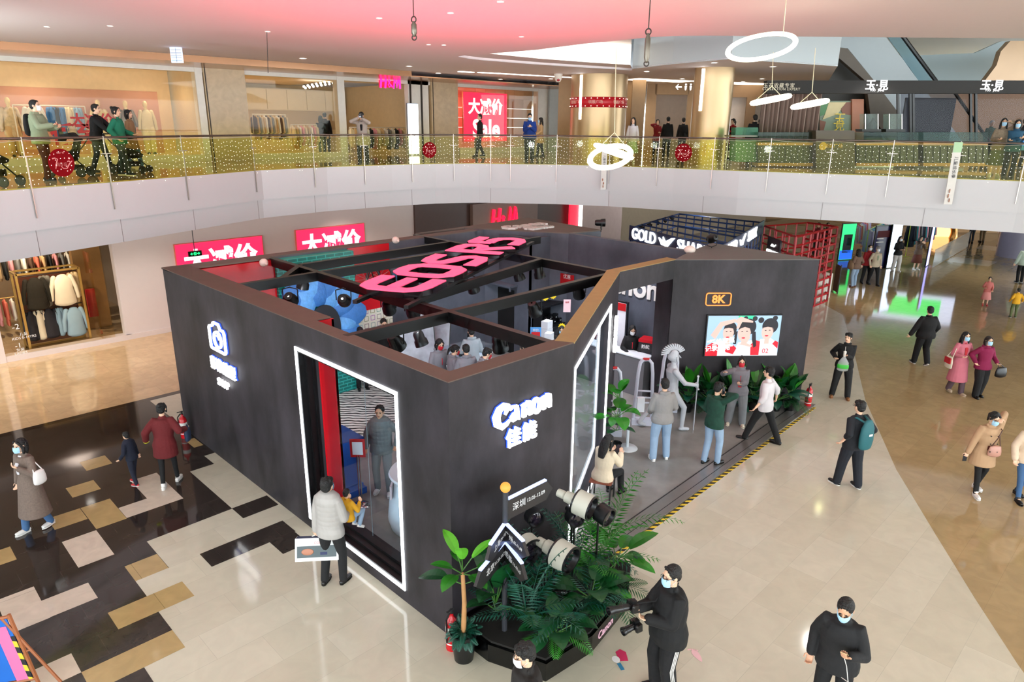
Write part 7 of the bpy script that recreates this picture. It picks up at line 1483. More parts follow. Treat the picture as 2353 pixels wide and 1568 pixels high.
ttw = cloth('tweed brown', '6E5E54', var=.3, sc=40); jean = cloth('blue jeans', '3C5E86'); ljean = cloth('light wash jeans', '8CA3BC'); greyj = cloth('faded grey jeans', '77797C'); blkc = cloth('deep black', '0B0B0D'); bk2 = cloth('soft black', '141416'); navyd = cloth('navy vest', '10172A'); crim = cloth('dark crimson knit', '5E1014', 1); puffg = cloth('pale grey puffer', 'A8A4A0', .4, rough=.5); yelc = cloth('mustard yellow', 'D19A1C'); creamc = cloth('cream jacket', 'DCCBB0'); hood = cloth('grey hoodie', '77747A'); shg = cloth('warm grey hoodie', '8A8684'); whc = cloth('white knit', 'CFCACD', .35); teeb = cloth('dark navy tee', '12151C'); magen = cloth('magenta fleece', '7E1040'); rose = cloth('rose pink coat', 'C06A78'); trench = cloth('beige trench', 'B08E6C'); olive = cloth('mauve brown trousers', '55424A'); sagec = cloth('sage jacket', '8A957A'); royal = cloth('royal blue jacket', '123A8C'); beigec = cloth('beige coat', 'BF9C74'); greyc2 = cloth('greyish coat', 'A39A90'); chk = cloth('green checked knit', '0E3A2C', var=.6, sc=14); emer = cloth('emerald jacket', '0F6B52'); maroon = cloth('wine trousers', '4A1C1E')
wsh = mat('white sneaker', 'E2E0DC', rough=.5); tansh = mat('tan boot', '8A5A34', rough=.6); redsh = mat('red sneaker', 'B0101C', rough=.5)
A_ = lambda u, v, z=0: at(u, v, z)
# --- left side of the floor
p = person(A_(90, 1215), 205, 'woman in long brown tweed coat and blue mask at the far left of the floor', 1.64, ttw, jean, 'coat', hem=.62, shoe=wsh, hair='bob', mask=maskm, hands=((-.12, .2, 1.28), (.28, .02, .82)), feet=((-.09, -.16, .02), (.09, .16, 0)), female=True, q=2, inner=whc, loose=.02)
bag(p['sh'][0]-UP*.3-p['right']*.14, .22, .2, .1, p['fwd'], mat('white leather', 'E0DCD8', rough=.4), 'white shoulder bag of the woman in the tweed coat', strap=[p['sh'][0]+UP*.03])
p = person(A_(312, 1112), 120, 'small child in navy vest with bright blue sleeves and red shoes', 1.06, navyd, cloth('dark kid trousers', '151A2C'), 'puffer', hem=.1, shoe=redsh, sole=wsh, feet=((-.11, -.14, 0), (.09, .12, 0)), hands=((-.3, .12, .95), (.3, .05, .85)), q=1, lean=.12)
p = person(A_(390, 1118), 55, 'woman in dark crimson oversized sweater seen from behind beside the child', 1.62, crim, blkc, 'shirt', hem=.26, shoe=wsh, hair='bun', hands=((-.34, .1, .98), (.36, .22, 1.12)), feet=((-.08, -.1, .0), (.1, .22, 0)), female=True, lean=.16, q=2, loose=.045, leg_loose=.0)
bag(p['hand'][1]-UP*.12, .24, .26, .1, p['fwd'], mat('dark blue canvas', '24344E', rough=.7), 'dark blue bag on the arm of the woman in crimson', strap=[p['hand'][1]+UP*.05])
m = MB(); m.ball(p['hand'][0], (.05, .05, .03)); m.build('toy', mat('lime toy', 'D8E02A'), smooth=True, label='small lime yellow toy in the hand of the woman in crimson', cat='toy')
# --- man with child at the window
p = person(A_(765, 1345), 28, 'man in pale grey puffer jacket and mask holding a child at the side window', 1.73, puffg, bk2, 'puffer', hem=.1, shoe=black, hair='fluffy', mask=maskm, glasses=True, hands=((-.25, .04, .78), (.12, .3, 1.05)), feet=((-.13, 0, 0), (.12, .1, 0)), q=2, loose=.03, curl=(1.0, .4))
R = p['hand'][0]; X = RV*.97+HV*.1; X.normalize(); th = thing('picture_box', 'flat bedding box with printed picture carried by the man at the window', 'box', R-UP*.42); c = R-UP*.2+RV*.02-HV*.05
Nn = -HV*.95+UP*.25; Nn.normalize(); Yb = (UP*.95+HV*.25).normalized()
m = MB(); m.obox(c, X*.31, Nn*.06, Yb*.17); m.build('carton', mat('white carton print', 'D8D8D6', rough=.4), th)
m = MB(); m.obox(c+Nn*.062-Yb*.03, X*.28, Nn*.002, Yb*.085); m.build('grey_field', mat('slate print', '4E5A5E'), th); m = MB(); m.ball(c+Nn*.064-X*.13-Yb*.03, (.09, .01, .05), 12, 8, (X, Nn, Yb)); m.build('figure_print', mat('warm print', 'B0765C'), th, smooth=True); m = MB(); m.obox(c+Nn*.064+X*.1-Yb*.06, X*.05, Nn*.002, Yb*.02); m.obox(c+Yb*.17-Nn*.0, X*.3, Nn*.05, Yb*.003); m.build('navy_top', mat('navy print', '1A2450'), th)
text('lettering', 'COMFORT', c+Nn*.064+X*.08+Yb*.1, X, Yb, .05, mat('pink print', 'D88A90'), .002, parent=th)
m = MB(); m.tube([R-X*.06-UP*.03, R+UP*.0, R+X*.06-UP*.03], [.01]*3, n=6); m.build('handle', wht, th, smooth=True)
cp_ = p['chest']+p['fwd']*.30+p['right']*.12-UP*.33
person(cp_-UP*.40, 12, 'small child in mustard yellow jacket carried by the man at the window', .95, yelc, ljean, 'jacket', hem=.1, shoe=wsh, hands=((-.2, .2, 1.15), (.2, .25, 1.15)), feet=((-.1, .3, .35), (.1, .3, .35)), sit=(0, 0, .8), q=1, hair='short', loose=.03)
# --- around the booth entrance
sp_ = cp+UP*.0
p = person(cp+CX_*-.02, 5, 'seated long-haired woman in cream jacket on the reddish slatted chair', 1.63, creamc, blkc, 'jacket', hem=.1, hair='long', shoe=black, hands=((-.12, .42, .86), (.12, .42, .86)), feet=((-.1, .42, 0), (.12, .5, 0)), sit=(0, 0, .56), lean=.15, nod=.35, female=True, q=2, loose=.04)
phone(p['hand'][0]*.5+p['hand'][1]*.5+p['fwd']*.02, -p['fwd']+UP, 'smartphone in the hands of the seated woman')
p = person(A_(1515, 1055, .03), 50, 'man in grey hoodie and light jeans seen from behind facing the statue', 1.74, shg, ljean, 'hoodie', hem=.1, shoe=wsh, hands=((-.2, .2, .95), (.2, .22, .98)), feet=((-.15, -.05, 0), (.14, .02, 0)), q=2, loose=.035, leg_loose=.03, lean=.03)
p = person(A_(1627, 1066, .03), 352, 'man in dark green checked sweater and light jeans with a phone at his ear', 1.74, chk, ljean, 'shirt', hem=.12, shoe=black, hair='fluffy', mask=wmask, hands=((-.14, .25, .98), (.17, .14, 1.5)), feet=((-.08, -.04, 0), (.12, .12, 0)), q=2, loose=.02, nod=.2, curl=(.4, 1.0))
phone(p['head']+p['right']*.1-UP*.03+p['fwd']*.02, p['right'], 'smartphone held to the ear of the man in the checked sweater')
p = person(A_(1688, 975, .03), 212, 'staff member in grey hoodie with red mask gesturing below the video screen', 1.62, hood, greyj, 'hoodie', hem=.12, shoe=mat('cream sneaker', 'D8CDB8'), hair='bun', mask=rmask, hands=((-.0, .28, 1.14), (.36, .18, 1.36)), feet=((-.16, .04, 0), (.16, 0, 0)), q=2, female=True, loose=.035, leg_loose=.045, curl=(.8, .1))
m = MB(); c = p['chest']; f_ = p['fwd']; m.rod([p['nb']+p['right']*.07-UP*.03, c+f_*.15+UP*.02, c+f_*.16-UP*.12, c+f_*.15+UP*.02, p['nb']-p['right']*.07-UP*.03], .006, 5); m.obox(c+f_*.165-UP*.17, p['right']*.035, f_*.003, UP*.05); m.build('lanyard', rmask, label='red lanyard with badge worn by the gesturing staff member', cat='lanyard')
p = person(A_(1752, 1018, .0), 98, 'man in white long-sleeved shirt and black trousers striding across the threshold', 1.76, whc, blkc, 'shirt', hem=.13, sleeve=.7, shoe=black, hair='fluffy', hands=((-.42, .1, .92), (.42, -.05, .9)), feet=((-.1, .36, .0), (.12, -.28, .0)), q=2, loose=.025, leg_loose=.02)
# --- right part of the floor
p = person(A_(1928, 913), 205, 'man in black jacket holding a drink and a clear bag by the tower', 1.70, blkc, bk2, 'jacket', hem=.1, shoe=tansh, hair='fluffy', mask=None, hands=((.02, .3, 1.2), (.24, .16, 1.1)), feet=((-.18, .05, 0), (.18, 0, 0)), q=2, loose=.03, leg_loose=.03, yaw=-.5, curl=(.9, .5))
c = p['hand'][0]; m = MB(); m.lathe(c-UP*.05, [(0, 0), (.028, 0), (.036, .12), (.04, .13), (.0, .15)], 16); th = thing('drink_cup', 'white lidded cup with straw held by the man in the black jacket', 'cup', c); m.build('cup', wht, th, smooth=True); m = MB(); m.rod([c+UP*.09, c+UP*.2+p['fwd']*-.03], .005); m.build('straw', wht, th)
th = thing('carrier_bag', 'clear carrier bag with green band hanging from the drink-holder\'s hand', 'bag', c-UP*.38); m = MB(); m.tube([c-UP*.38, c-UP*.2, c-UP*.04], [(.13, .05), (.12, .05), (.02, .02)], side=p['right'], n=14); m.build('plastic', glass('plastic', 'F4F4F4', refl=.3, op=.35, opcol='D8D8D8'), th, smooth=True); m = MB(); m.tube([c-UP*.33, c-UP*.26], [(.134, .054), (.13, .053)], side=p['right'], n=14); m.build('green_band', mat('bright green label', '3CB43C'), th, smooth=True)
p = person(A_(2112, 838), 42, 'man all in black walking away in the middle of the right floor', 1.74, blkc, blkc, 'jacket', hem=.1, shoe=mat('black trainer', '1A1A1A'), sole=wsh, hands=((-.4, .0, .88), (.3, .12, .95)), feet=((-.1, .12, 0), (.1, -.2, .06)), q=2, loose=.05, fat=.02, leg_loose=.035)
p = person(A_(2192, 903), 228, 'woman in long rose pink coat and mask walking arm in arm', 1.64, rose, olive, 'coat', hem=.55, hair='long', mask=maskm, shoe=mat('beige shoe', 'B8A48C'), hands=((-.3, .15, 1.0), (.18, .25, 1.12)), feet=((-.08, .14, 0), (.1, -.12, .03)), female=True, q=2, inner=redc, loose=.02, leg_loose=.03)
bag(p['sh'][1]-UP*.45+p['right']*.2+p['fwd']*.05, .28, .3, .08, p['fwd'], mat('cream canvas', 'D6CDB8', rough=.8), 'cream canvas tote with red print beside the pink coat', strap=[p['sh'][1]+UP*.02], flap=redc, name='tote_bag')
p = person(A_(2240, 910), 228, 'woman in magenta fleece and black trousers carrying a black handbag', 1.6, magen, blkc, 'hoodie', hem=.1, hair='bob', mask=maskm, hairmat=bhair, shoe=black, hands=((-.24, .22, 1.04), (.28, .12, 1.02)), feet=((-.08, .0, 0), (.09, .12, 0)), female=True, q=2, loose=.03, leg_loose=.045)
bag(p['hand'][0]-UP*.2-p['right']*.1, .3, .22, .12, p['right'], mat('black leather', '0E0E10', rough=.35), 'black handbag on the arm of the woman in magenta', strap=[p['hand'][0]+UP*.03])
p = person(A_(1952, 1122), 66, 'man in dark tee with teal backpack seen from behind, hands in pockets', 1.74, teeb, cloth('dark indigo trousers', '11151F'), 'shirt', hem=.12, sleeve=.7, shoe=black, sole=wsh, hair='fluffy', glasses=True, hands=((-.26, .1, .96), (.26, .1, .96)), feet=((-.12, .2, 0), (.15, -.04, 0)), q=2, loose=.028, leg_loose=.035)
bp = p['chest']-p['fwd']*.24-UP*.1; th = thing('backpack', 'teal backpack worn by the man in the dark tee', 'bag', bp-UP*.25); tb = mat('teal nylon', '1E5E64', rough=.6)
m = MB(); m.tube([bp-UP*.24, bp-UP*.1, bp+UP*.12, bp+UP*.24], [(.14, .07), (.155, .085), (.14, .075), (.09, .05)], side=p['right'], n=18); m.build('body', tb, th, smooth=True)
m = MB(); [m.tube([bp+UP*.22+p['right']*s_*.05, p['nb']-UP*.02+p['right']*s_*.1-p['fwd']*.06, p['sh'][0 if s_ < 0 else 1]+p['fwd']*.07-UP*.03+p['right']*s_*-.03], [.022]*3, n=6) for s_ in (-1, 1)]; m.build('strap', tb, th, smooth=True); m = MB(); m.obox(bp-p['fwd']*.088+UP*.02, p['right']*.04, p['fwd']*.002, UP*.02); m.build('emblem', wht, th)
p = person(A_(2236, 1130), 222, 'woman in beige trench coat and mask touching her forehead', 1.66, trench, blkc, 'coat', hem=.3, hair='pony', mask=maskm, glasses=True, shoe=wsh, sole=wsh, hands=((-.1, .17, 1.62), (.32, .08, .85)), feet=((-.1, -.12, .02), (.08, .2, 0)), female=True, q=2, lean=.08, nod=.25, leg_loose=.004, collar=trench, loose=.03, curl=(.3, .9))
bag(p['hip']+p['fwd']*.2+UP*.06-p['right']*.05, .24, .17, .1, p['right'], mat('pinkish tan leather', 'B88878', rough=.4), 'small maroon and tan crossbody bag of the woman in the trench coat', strap=[p['chest']+p['fwd']*.2-p['right']*.04, p['sh'][0]+p['fwd']*.1, p['sh'][0]+UP*.03], flap=mat('maroon leather', '4A1014', rough=.35), sm=mat('brown strap', '4A2A1C'))
phone(p['hand'][1]-UP*.03, p['fwd'], 'smartphone held low by the woman in the trench coat')
m = MB(); [m.ball(p['chest']+p['fwd']*(.165+.22*max(0, z))+p['right']*s_*.06-UP*z, .013, 8, 6) for s_ in (-1, 1) for z in (-.02, .12, .26)]; o = m.build('coat_button', mat('dark button', '2A1C14'), p['o']); o.data.transform(p['R'].inverted())
p = person(A_(2335, 1145), 222, 'woman in cream wool sweater and jeans cut by the right edge', 1.62, cloth('cream sweater', 'D6BFA6', 1), jean, 'shirt', hem=.12, hair='long', shoe=black, hands=((-.3, .12, .9), (.28, .1, .9)), feet=((-.08, -.14, .02), (.08, .16, 0)), female=True, q=1, loose=.04, leg_loose=.002)
# --- far right people
person(A_(2262, 702), 200, 'little girl in pink tulle dress on the far right floor', 1.12, cloth('salmon top', 'C87068'), cloth('pink tulle', 'D88A84'), 'dress', hem=.12, legs='skirt', hair='pony', shoe=redsh, hands=((-.2, .15, .95), (.2, .28, 1.1)), q=1, female=True)
person(A_(2327, 730), 35, 'small boy in yellow jacket and green trousers walking away at the right edge', 1.08, cloth('yellow kid jacket', 'D8A01E'), cloth('green kid trousers', '56603A'), 'jacket', hem=.1, shoe=black, sole=wsh, hands=((-.3, .1, .95), (.36, .1, .95)), feet=((-.13, 0, 0), (.13, 0, 0)), q=1, loose=.03)
person(A_(2343, 650), 40, 'person in pale mint jacket and black trousers at the right edge by the grey column', 1.7, cloth('mint jacket', 'B4C4B4'), blkc, 'jacket', hem=.12, shoe=black, sole=wsh, hands=((-.3, .1, .85), (.3, .1, .85)), feet=((-.12, 0, 0), (.12, .1, 0)), q=1, loose=.04)
person(A_(2056, 623), 228, 'woman in black top and white trousers beside the bright white panel', 1.66, blkc, cloth('white trousers', 'C8C2BC'), 'jacket', hem=.12, hair='long', mask=wmask, shoe=wsh, hands=((-.1, .25, 1.1), (.1, .25, 1.1)), feet=((-.1, .1, 0), (.1, -.08, 0)), female=True, q=1, leg_loose=.035)
p = person(A_(2103, 620), 228, 'woman in brown jacket and long rust skirt holding a phone before her face', 1.62, cloth('brown jacket', '5E4A3C'), cloth('rust skirt', '5A2A1C'), 'jacket', hem=.12, legs='skirt', hair='long', shoe=wsh, hands=((-.08, .25, 1.35), (.08, .28, 1.4)), female=True, q=1, inner=greyj, loose=.03)
person(A_(2003, 655), 228, 'man in cream jacket and grey cap walking toward the booth', 1.7, cloth('cream blouson', 'B8A890'), blkc, 'jacket', hem=.1, hair='cap', hairmat=mat('grey cap', '8A8484', rough=.8), mask=wmask, shoe=black, hands=((-.28, -.05, .85), (.28, .12, .9)), feet=((-.1, .24, 0), (.1, -.2, .02)), q=1, inner=sagec)
person(A_(1986, 652), 228, 'man in dark red jacket and mask walking between the cream jacket and the brown top', 1.7, cloth('dark red jacket', '8A0E18'), blkc, 'jacket', hem=.1, mask=wmask, shoe=black, feet=((-.1, .1, 0), (.1, -.1, 0)), q=1)
p = person(A_(1962, 660), 60, 'woman in brown top and pale jeans seen from behind by the red stall', 1.63, cloth('taupe top', '6E5648'), ljean, 'shirt', hem=.08, hair='long', shoe=mat('brown shoe', '6A4030'), hands=((-.3, .1, 1.0), (.25, .2, 1.0)), feet=((-.1, 0, 0), (.1, .08, 0)), female=True, q=1, loose=.03)
bag(p['hip']-p['right']*.3+UP*.1, .34, .3, .16, p['fwd'], mat('tan tote', '7A6048', rough=.8), 'brown shoulder tote of the woman in the brown top', strap=[p['sh'][0]+UP*.02], name='tote_bag')
for u, v, tt, bt, lb in ((1872, 585, cloth('red black jacket', '701018'), blkc, 'dark figure in red and black seen through the red stall lattice, left one'), (1893, 585, blkc, blkc, 'dark figure seen through the red stall lattice, right one')):
    person(A_(u, v), 228, lb, 1.7, tt, bt, 'jacket', q=0, shoe=black)
for u, v, bt, lb in ((2232, 556, cloth('striped track trousers', '1A1C24'), 'far walker in dark track trousers, only legs showing below the gallery'), (2257, 556, cloth('khaki trousers', '6A5638'), 'far walker in khaki trousers, only legs showing below the gallery'), (2300, 566, blkc, 'far walker in black nearest the grey column, only legs showing')):
    person(A_(u, v), 45, lb, 1.72, bk2, bt, 'jacket', q=0, shoe=black, feet=((-.12, 0, 0), (.12, .1, 0)))

# --- foreground
p = person(A_(1527, 1592), 152, 'photographer in black jacket and striped track trousers with two cameras', 1.78, blkc, cloth('black track trousers', '0C0C10'), 'jacket', hem=.14, shoe=black, mask=maskm, glasses=True, hands=((-.06, .32, 1.14), (.03, .4, 1.24)), feet=((-.13, 0, 0), (.13, .05, 0)), q=3, loose=.05, fat=.015, leg_loose=.04, stripe=wht, nod=.12, yaw=.1, curl=(.7, .7))
hd = p['hand'][1]; f_ = p['fwd']; r_ = p['right']
def camera_(c, d, label, L=.3, R=.042):
    th = thing('camera', label, 'camera', c); d = Vector(d).normalized(); s_ = d.cross(UP).normalized(); u_ = s_.cross(d)
    m = MB(); m.obox(c, s_*.072, d*.035, u_*.048); m.obox(c+u_*.06, s_*.028, d*.03, u_*.018); m.tube([c-s_*.055-u_*.03+d*.03, c-s_*.055+u_*.03+d*.03], [.022, .022]); m.build('body', dev, th, smooth=False)
    m = MB(); m.lathe(c+d*.03, [(.035, 0), (R*.9, .02), (R*.9, L*.4), (R, L*.42), (R, L*.75), (R*1.15, L*.8), (R*1.2, L), (R*1.0, L), (R*.95, L*.9)], 22, d); m.build('lens', dev, th, smooth=True, angle=.5); m = MB(); m.lathe(c+d*.03, [(R*.95, L*.9), (0, L*.93)], 22, d); m.build('front_glass', MATS['purple coated glass'], th)
    return th
camera_(hd+f_*.04+UP*.03, f_*.9-r_*.15+UP*.12, 'black camera with long lens raised in the photographer\'s hands'); camera_(p['hand'][0]+f_*.05-UP*.12, f_-UP*.1-r_*.2, 'second black camera hanging at the photographer\'s chest', L=.16)
m = MB(); m.rod([p['nb']+r_*.07, p['chest']+f_*.2+UP*.05, hd+f_*.02+UP*.06], .008, 5); m.build('camera_strap', blkc, label='thin black strap of the photographer\'s raised camera', cat='strap')
p = person(A_(1897, 1665), 188, 'man in black fleece looking down at a phone at the bottom right', 1.74, bk2, blkc, 'shirt', hem=.12, mask=maskm, hands=((-.14, .28, 1.2), (.26, .05, .9)), feet=((-.12, 0, 0), (.12, 0, 0)), q=3, loose=.032, fat=.012, lean=.06, nod=.4, curl=(.8, .6), skin=1)
phone(p['hand'][0]+UP*.02, -p['fwd']*.6+UP*.8, 'smartphone with pale case in the hand of the man at the bottom right', m_=mat('gold case', 'C8A878'))
m = MB(); c = p['hand'][0]; m.rod([c-UP*.02, c-UP*.12+p['right']*-.04, c-UP*.3-p['right']*.08, c-UP*.36-p['fwd']*.1], .004, 5); m.build('charging_cable', wht, label='white cable hanging from the phone of the man at the bottom right', cat='cable')
q_ = A_(1212, 1500, 1.62); person((q_.x, q_.y, 0), 150, 'man in dark jacket cropped by the bottom edge before the plants', 1.72, cloth('dark brown jacket', '1C1816'), blkc, 'jacket', hem=.1, mask=wmask, hair='fluffy', q=3, loose=.04, nod=.2, feet=((-.12, 0, 0), (.12, 0, 0)))
# --- inside the booth
p = person(A_(882, 1132, .03), 222, 'man in grey puffer jacket standing behind the side window', 1.72, cloth('slate puffer', '6A6E6E', .5, rough=.5), greyj, 'puffer', hem=.1, shoe=wsh, hands=((-.28, .05, 1.0), (.26, .1, .95)), feet=((-.12, .04, 0), (.12, -.05, 0)), q=2, loose=.03, skin=1)
IN = [(1007, 790, 262, 'first staff member in grey hoodie and red mask, left in the open booth', hood, rmask, 'bob', 0), (1040, 806, 330, 'ponytailed staff member in grey hoodie and red mask, second from left', hood, rmask, 'pony', 1), (1072, 806, 60, 'staff member in grey hoodie seen from behind among the group', hood, None, 'short', 0), (1103, 812, 330, 'staff member with red mask bending over the staff counter', hood, rmask, 'fluffy', 0), (1084, 765, 60, 'customer in pale blue-grey hoodie seen from behind at the rear counter', cloth('pale hoodie', 'A2ACB4'), None, 'short', 0), (1067, 693, 215, 'person by the glass panel under the letters, only head showing', blkc, None, 'bob', 1), (1290, 757, 225, 'clerk with blue mask seated behind the white cartons', bk2, maskm, 'long', 1), (1210, 800, 120, 'person in lime green top near the short front wall', cloth('lime top', '7AC87A'), None, 'bob', 1), (880, 742, 250, 'man in black tee before the patterned tiles', blkc, None, 'short', 0), (826, 762, 250, 'dark-haired person beside the teal brick corner', blkc, None, 'bob', 1), (1452, 758, 228, 'counter clerk in black with white mask and red lanyard', blkc, wmask, 'bob', 1), (1232, 800, 150, 'brown-haired person beside the one in the lime top', brownc, None, 'bob', 1)]
for u, v, fa, lb, tt, mk, hr, fe in IN:
    H = 1.66 if fe else 1.74; z = H-.1
    if 'seated' in lb: z = 1.35
    q_ = A_(u, v, z); b = dict(hands=((-.16, .26, 1.05), (.16, .28, 1.05)))
    p = person((q_.x, q_.y, z-(H-.1)+(.03 if z > 1.4 else .03)), fa, lb, H, tt, bk2, 'hoodie' if 'hood' in lb or 'member' in lb else 'shirt', mask=mk, hair=hr, female=bool(fe), q=1, shoe=black, lean=.25 if 'bending' in lb else .06, nod=.3, loose=.03, **b)
    if mk is rmask or 'lanyard' in lb: m = MB(); c = p['chest']; f_ = p['fwd']; m.rod([p['nb']+p['right']*.07-UP*.03, c+f_*.15+UP*.0, c+f_*.15-UP*.14, c+f_*.15, p['nb']-p['right']*.07-UP*.03], .007, 5); m.build('lanyard', rmask, label='red lanyard of the '+' '.join(lb.split()[:9]), cat='lanyard')
# --- on the gallery
G_ = lambda u, v: at(u, v, Z2)
p = person(G_(108, 415), 320, 'man in sage jacket with backpack and mask behind the gallery railing at the left', 1.75, sagec, maroon, 'hoodie', mask=wmask, shoe=navyc, hands=((-.12, .35, 1.15), (.16, .4, 1.2)), feet=((-.12, -.05, 0), (.12, .1, 0)), q=2, loose=.04, curl=(.8, .8))
bag(p['chest']-p['fwd']*.2-UP*.05, .28, .42, .16, p['right'], blkc, 'black backpack of the man in the sage jacket', name='backpack')
p = person(G_(240, 398), 320, 'man in black pushing a pushchair on the gallery', 1.74, blkc, navyc, 'jacket', shoe=black, hands=((-.2, .42, 1.0), (.2, .42, 1.0)), feet=((-.1, .16, 0), (.1, -.22, .02)), q=1, lean=.12, loose=.03)
p = person(G_(283, 403), 320, 'woman in emerald jacket and pink scarf walking beside the pushchair', 1.66, emer, cloth('ink jeans', '16222E'), 'jacket', hair='bun', shoe=navyc, sole=wsh, hands=((-.2, .3, 1.05), (.22, .1, .95)), feet=((-.1, -.1, 0), (.1, .2, 0)), female=True, q=2, loose=.035, collar=cloth('pink scarf', 'B86A60'))
p = person(G_(309, 392), 320, 'person in tan coat on the far side of the woman in emerald', 1.62, cloth('tan coat', '8A6A4C'), jean, 'coat', hem=.3, hair='bob', shoe=mat('khaki shoe', '8A8468'), feet=((-.1, .2, 0), (.1, -.1, 0)), female=True, q=1)
p = person(G_(840, 379)+Vector((.1, .25, 0)), 228, 'photographer in grey-beige coat and dark cap raising a camera on the gallery', 1.68, greyc2, blkc, 'coat', hem=.28, hair='cap', shoe=black, hands=((-.07, .2, 1.5), (.1, .24, 1.52)), feet=((-.13, 0, 0), (.13, 0, 0)), q=2, female=True, loose=.03, inner=blkc, leg_loose=.03)
camera_(p['head']+p['fwd']*.17-UP*.02, p['fwd'], 'black camera at the eye of the gallery photographer', L=.1)
for u, y, lb in ((738, YW+1.9, 'dark-clothed shopper inside the second gallery shop, shorter one'), (748, YW+2.5, 'dark-clothed shopper inside the second gallery shop, taller one')):
    x = onY(u, 300, y).x; person((x, y, Z2), 60, lb, 1.62 if 'short' in lb else 1.76, blkc, bk2, 'jacket', q=1, shoe=black, hair='bob' if 'short' in lb else 'short')
p = person(G_(1101, 361), 150, 'man in black walking past the sale light box with a patterned bag', 1.74, blkc, bk2, 'jacket', shoe=black, hands=((-.28, .1, .8), (.3, -.02, .78)), feet=((-.1, .14, 0), (.1, -.22, .03)), q=2, yaw=.3)
bag(p['hand'][1]-UP*.22, .3, .42, .14, p['fwd'], mat('patterned khaki', '7A6A48', rough=.8, var=.5, scale=25), 'khaki patterned backpack carried in the hand of the walking man', strap=[p['hand'][1]+UP*.02], name='backpack')
p = person(G_(1216, 371), 225, 'man in royal blue jacket and mask looking at his phone on the gallery', 1.74, royal, blkc, 'jacket', mask=maskm, shoe=black, hands=((-.06, .28, 1.22), (.06, .3, 1.22)), q=2, loose=.05, fat=.02, nod=.35, leg_loose=.035, hem=.1)
phone(p['hand'][0]*.5+p['hand'][1]*.5, -p['fwd']+UP*.6, 'smartphone of the man in royal blue')
p = person(G_(1241, 361), 140, 'long-haired woman in beige coat and mask behind the man in blue', 1.63, beigec, blkc, 'coat', hem=.3, hair='long', mask=maskm, shoe=black, feet=((-.1, .15, 0), (.1, -.15, 0)), hands=((-.2, .2, 1.0), (.28, -.02, .85)), female=True, q=1)
def GD(u, D, z=Z2): q = PV(u, 340, D); return Vector((q.x, q.y, z))
p = person(GD(1452, 27), 200, 'long-haired woman in white top and pale green skirt beside the nearer column', 1.62, whc, cloth('pale mint skirt', 'A9BCA0'), 'shirt', legs='skirt', hair='long', shoe=wsh, female=True, q=1)
person(GD(1507, 33), 225, 'woman in red cardigan with hand at her mouth in the far corridor', 1.62, cloth('red cardigan', '8A1820'), blkc, 'coat', hem=.2, hair='bun', hands=((-.1, .2, 1.1), (.08, .16, 1.5)), female=True, q=0, shoe=black)
person(GD(1531, 32), 45, 'man in black vest over white shirt seen from behind in the far corridor', 1.72, blkc, bk2, 'shirt', q=0, shoe=black)
person(GD(1566, 33.5), 45, 'dark person half hidden behind the second round column', 1.7, bk2, blkc, 'shirt', q=0, shoe=black)
person(GD(1664, 31), 300, 'long-haired woman in black facing the woman in red by the glass counter', 1.64, blkc, cloth('grey skirt', '4A4644'), 'shirt', legs='skirt', hair='long', hands=((-.1, .25, 1.2), (.1, .25, 1.15)), female=True, q=0, shoe=black)
person(GD(1679, 31), 160, 'woman in bright red coat by the glass counter', 1.66, cloth('bright red coat', 'A8101C'), wht, 'coat', hem=.3, hair='pony', hands=((-.1, .25, 1.2), (.1, .25, 1.15)), female=True, q=0, shoe=blkc)
person(GD(1728, 27), 45, 'broad man in black standing behind the green glass counter', 1.76, blkc, blkc, 'jacket', q=0, fat=.05, shoe=black)
person(GD(1741, 27.5), 60, 'dark-haired person close to the right of the broad man in black', 1.6, brownc, blkc, 'jacket', q=0, shoe=black)
p = person(G_(2281, 408), 200, 'woman in patterned blouse and olive skirt shading her eyes at the right of the gallery', 1.62, cloth('patterned blouse', '8A7A66', var=.4, sc=20), cloth('olive skirt', '5E6440', var=.3, sc=20), 'shirt', legs='skirt', hair='long', mask=maskm, shoe=wsh, hands=((-.14, .24, 1.62), (.1, .28, 1.12)), female=True, q=2, loose=.03)
p = person(G_(2312, 410), 200, 'woman in blue denim jacket and mask with folded arms at the right of the gallery', 1.58, cloth('teal denim', '24506A'), blkc, 'jacket', hair='bob', mask=maskm, shoe=black, hands=((.1, .25, 1.12), (-.08, .26, 1.18)), female=True, q=2, loose=.035, lean=.05)
m = MB(); q = p['hip']+p['right']*-.26+UP*-.05; m.obox(q+UP*.1, RV*.1, HV*.05, UP*.13); m.build('shopping_bag', mat('bright blue paper', '2F80C8'), label='bright blue shopping bag beside the woman in denim', cat='bag')
person(GD(2345, 26), 225, 'person in black at the right edge behind the woman in denim', 1.72, blkc, blkc, 'jacket', q=0, shoe=black)
person(GD(2268, 31), 225, 'distant shopper with pale grey hair seen through the island shop', 1.68, cloth('dull green', '3A5A46'), blkc, 'jacket', q=0, shoe=black, hairmat=mat('grey hair', 'B8B8B8'))
person(GD(2330, 30), 45, 'distant shopper in maroon seen through the island shop', 1.7, cloth('maroon coat', '401018'), blkc, 'coat', q=0, shoe=black)
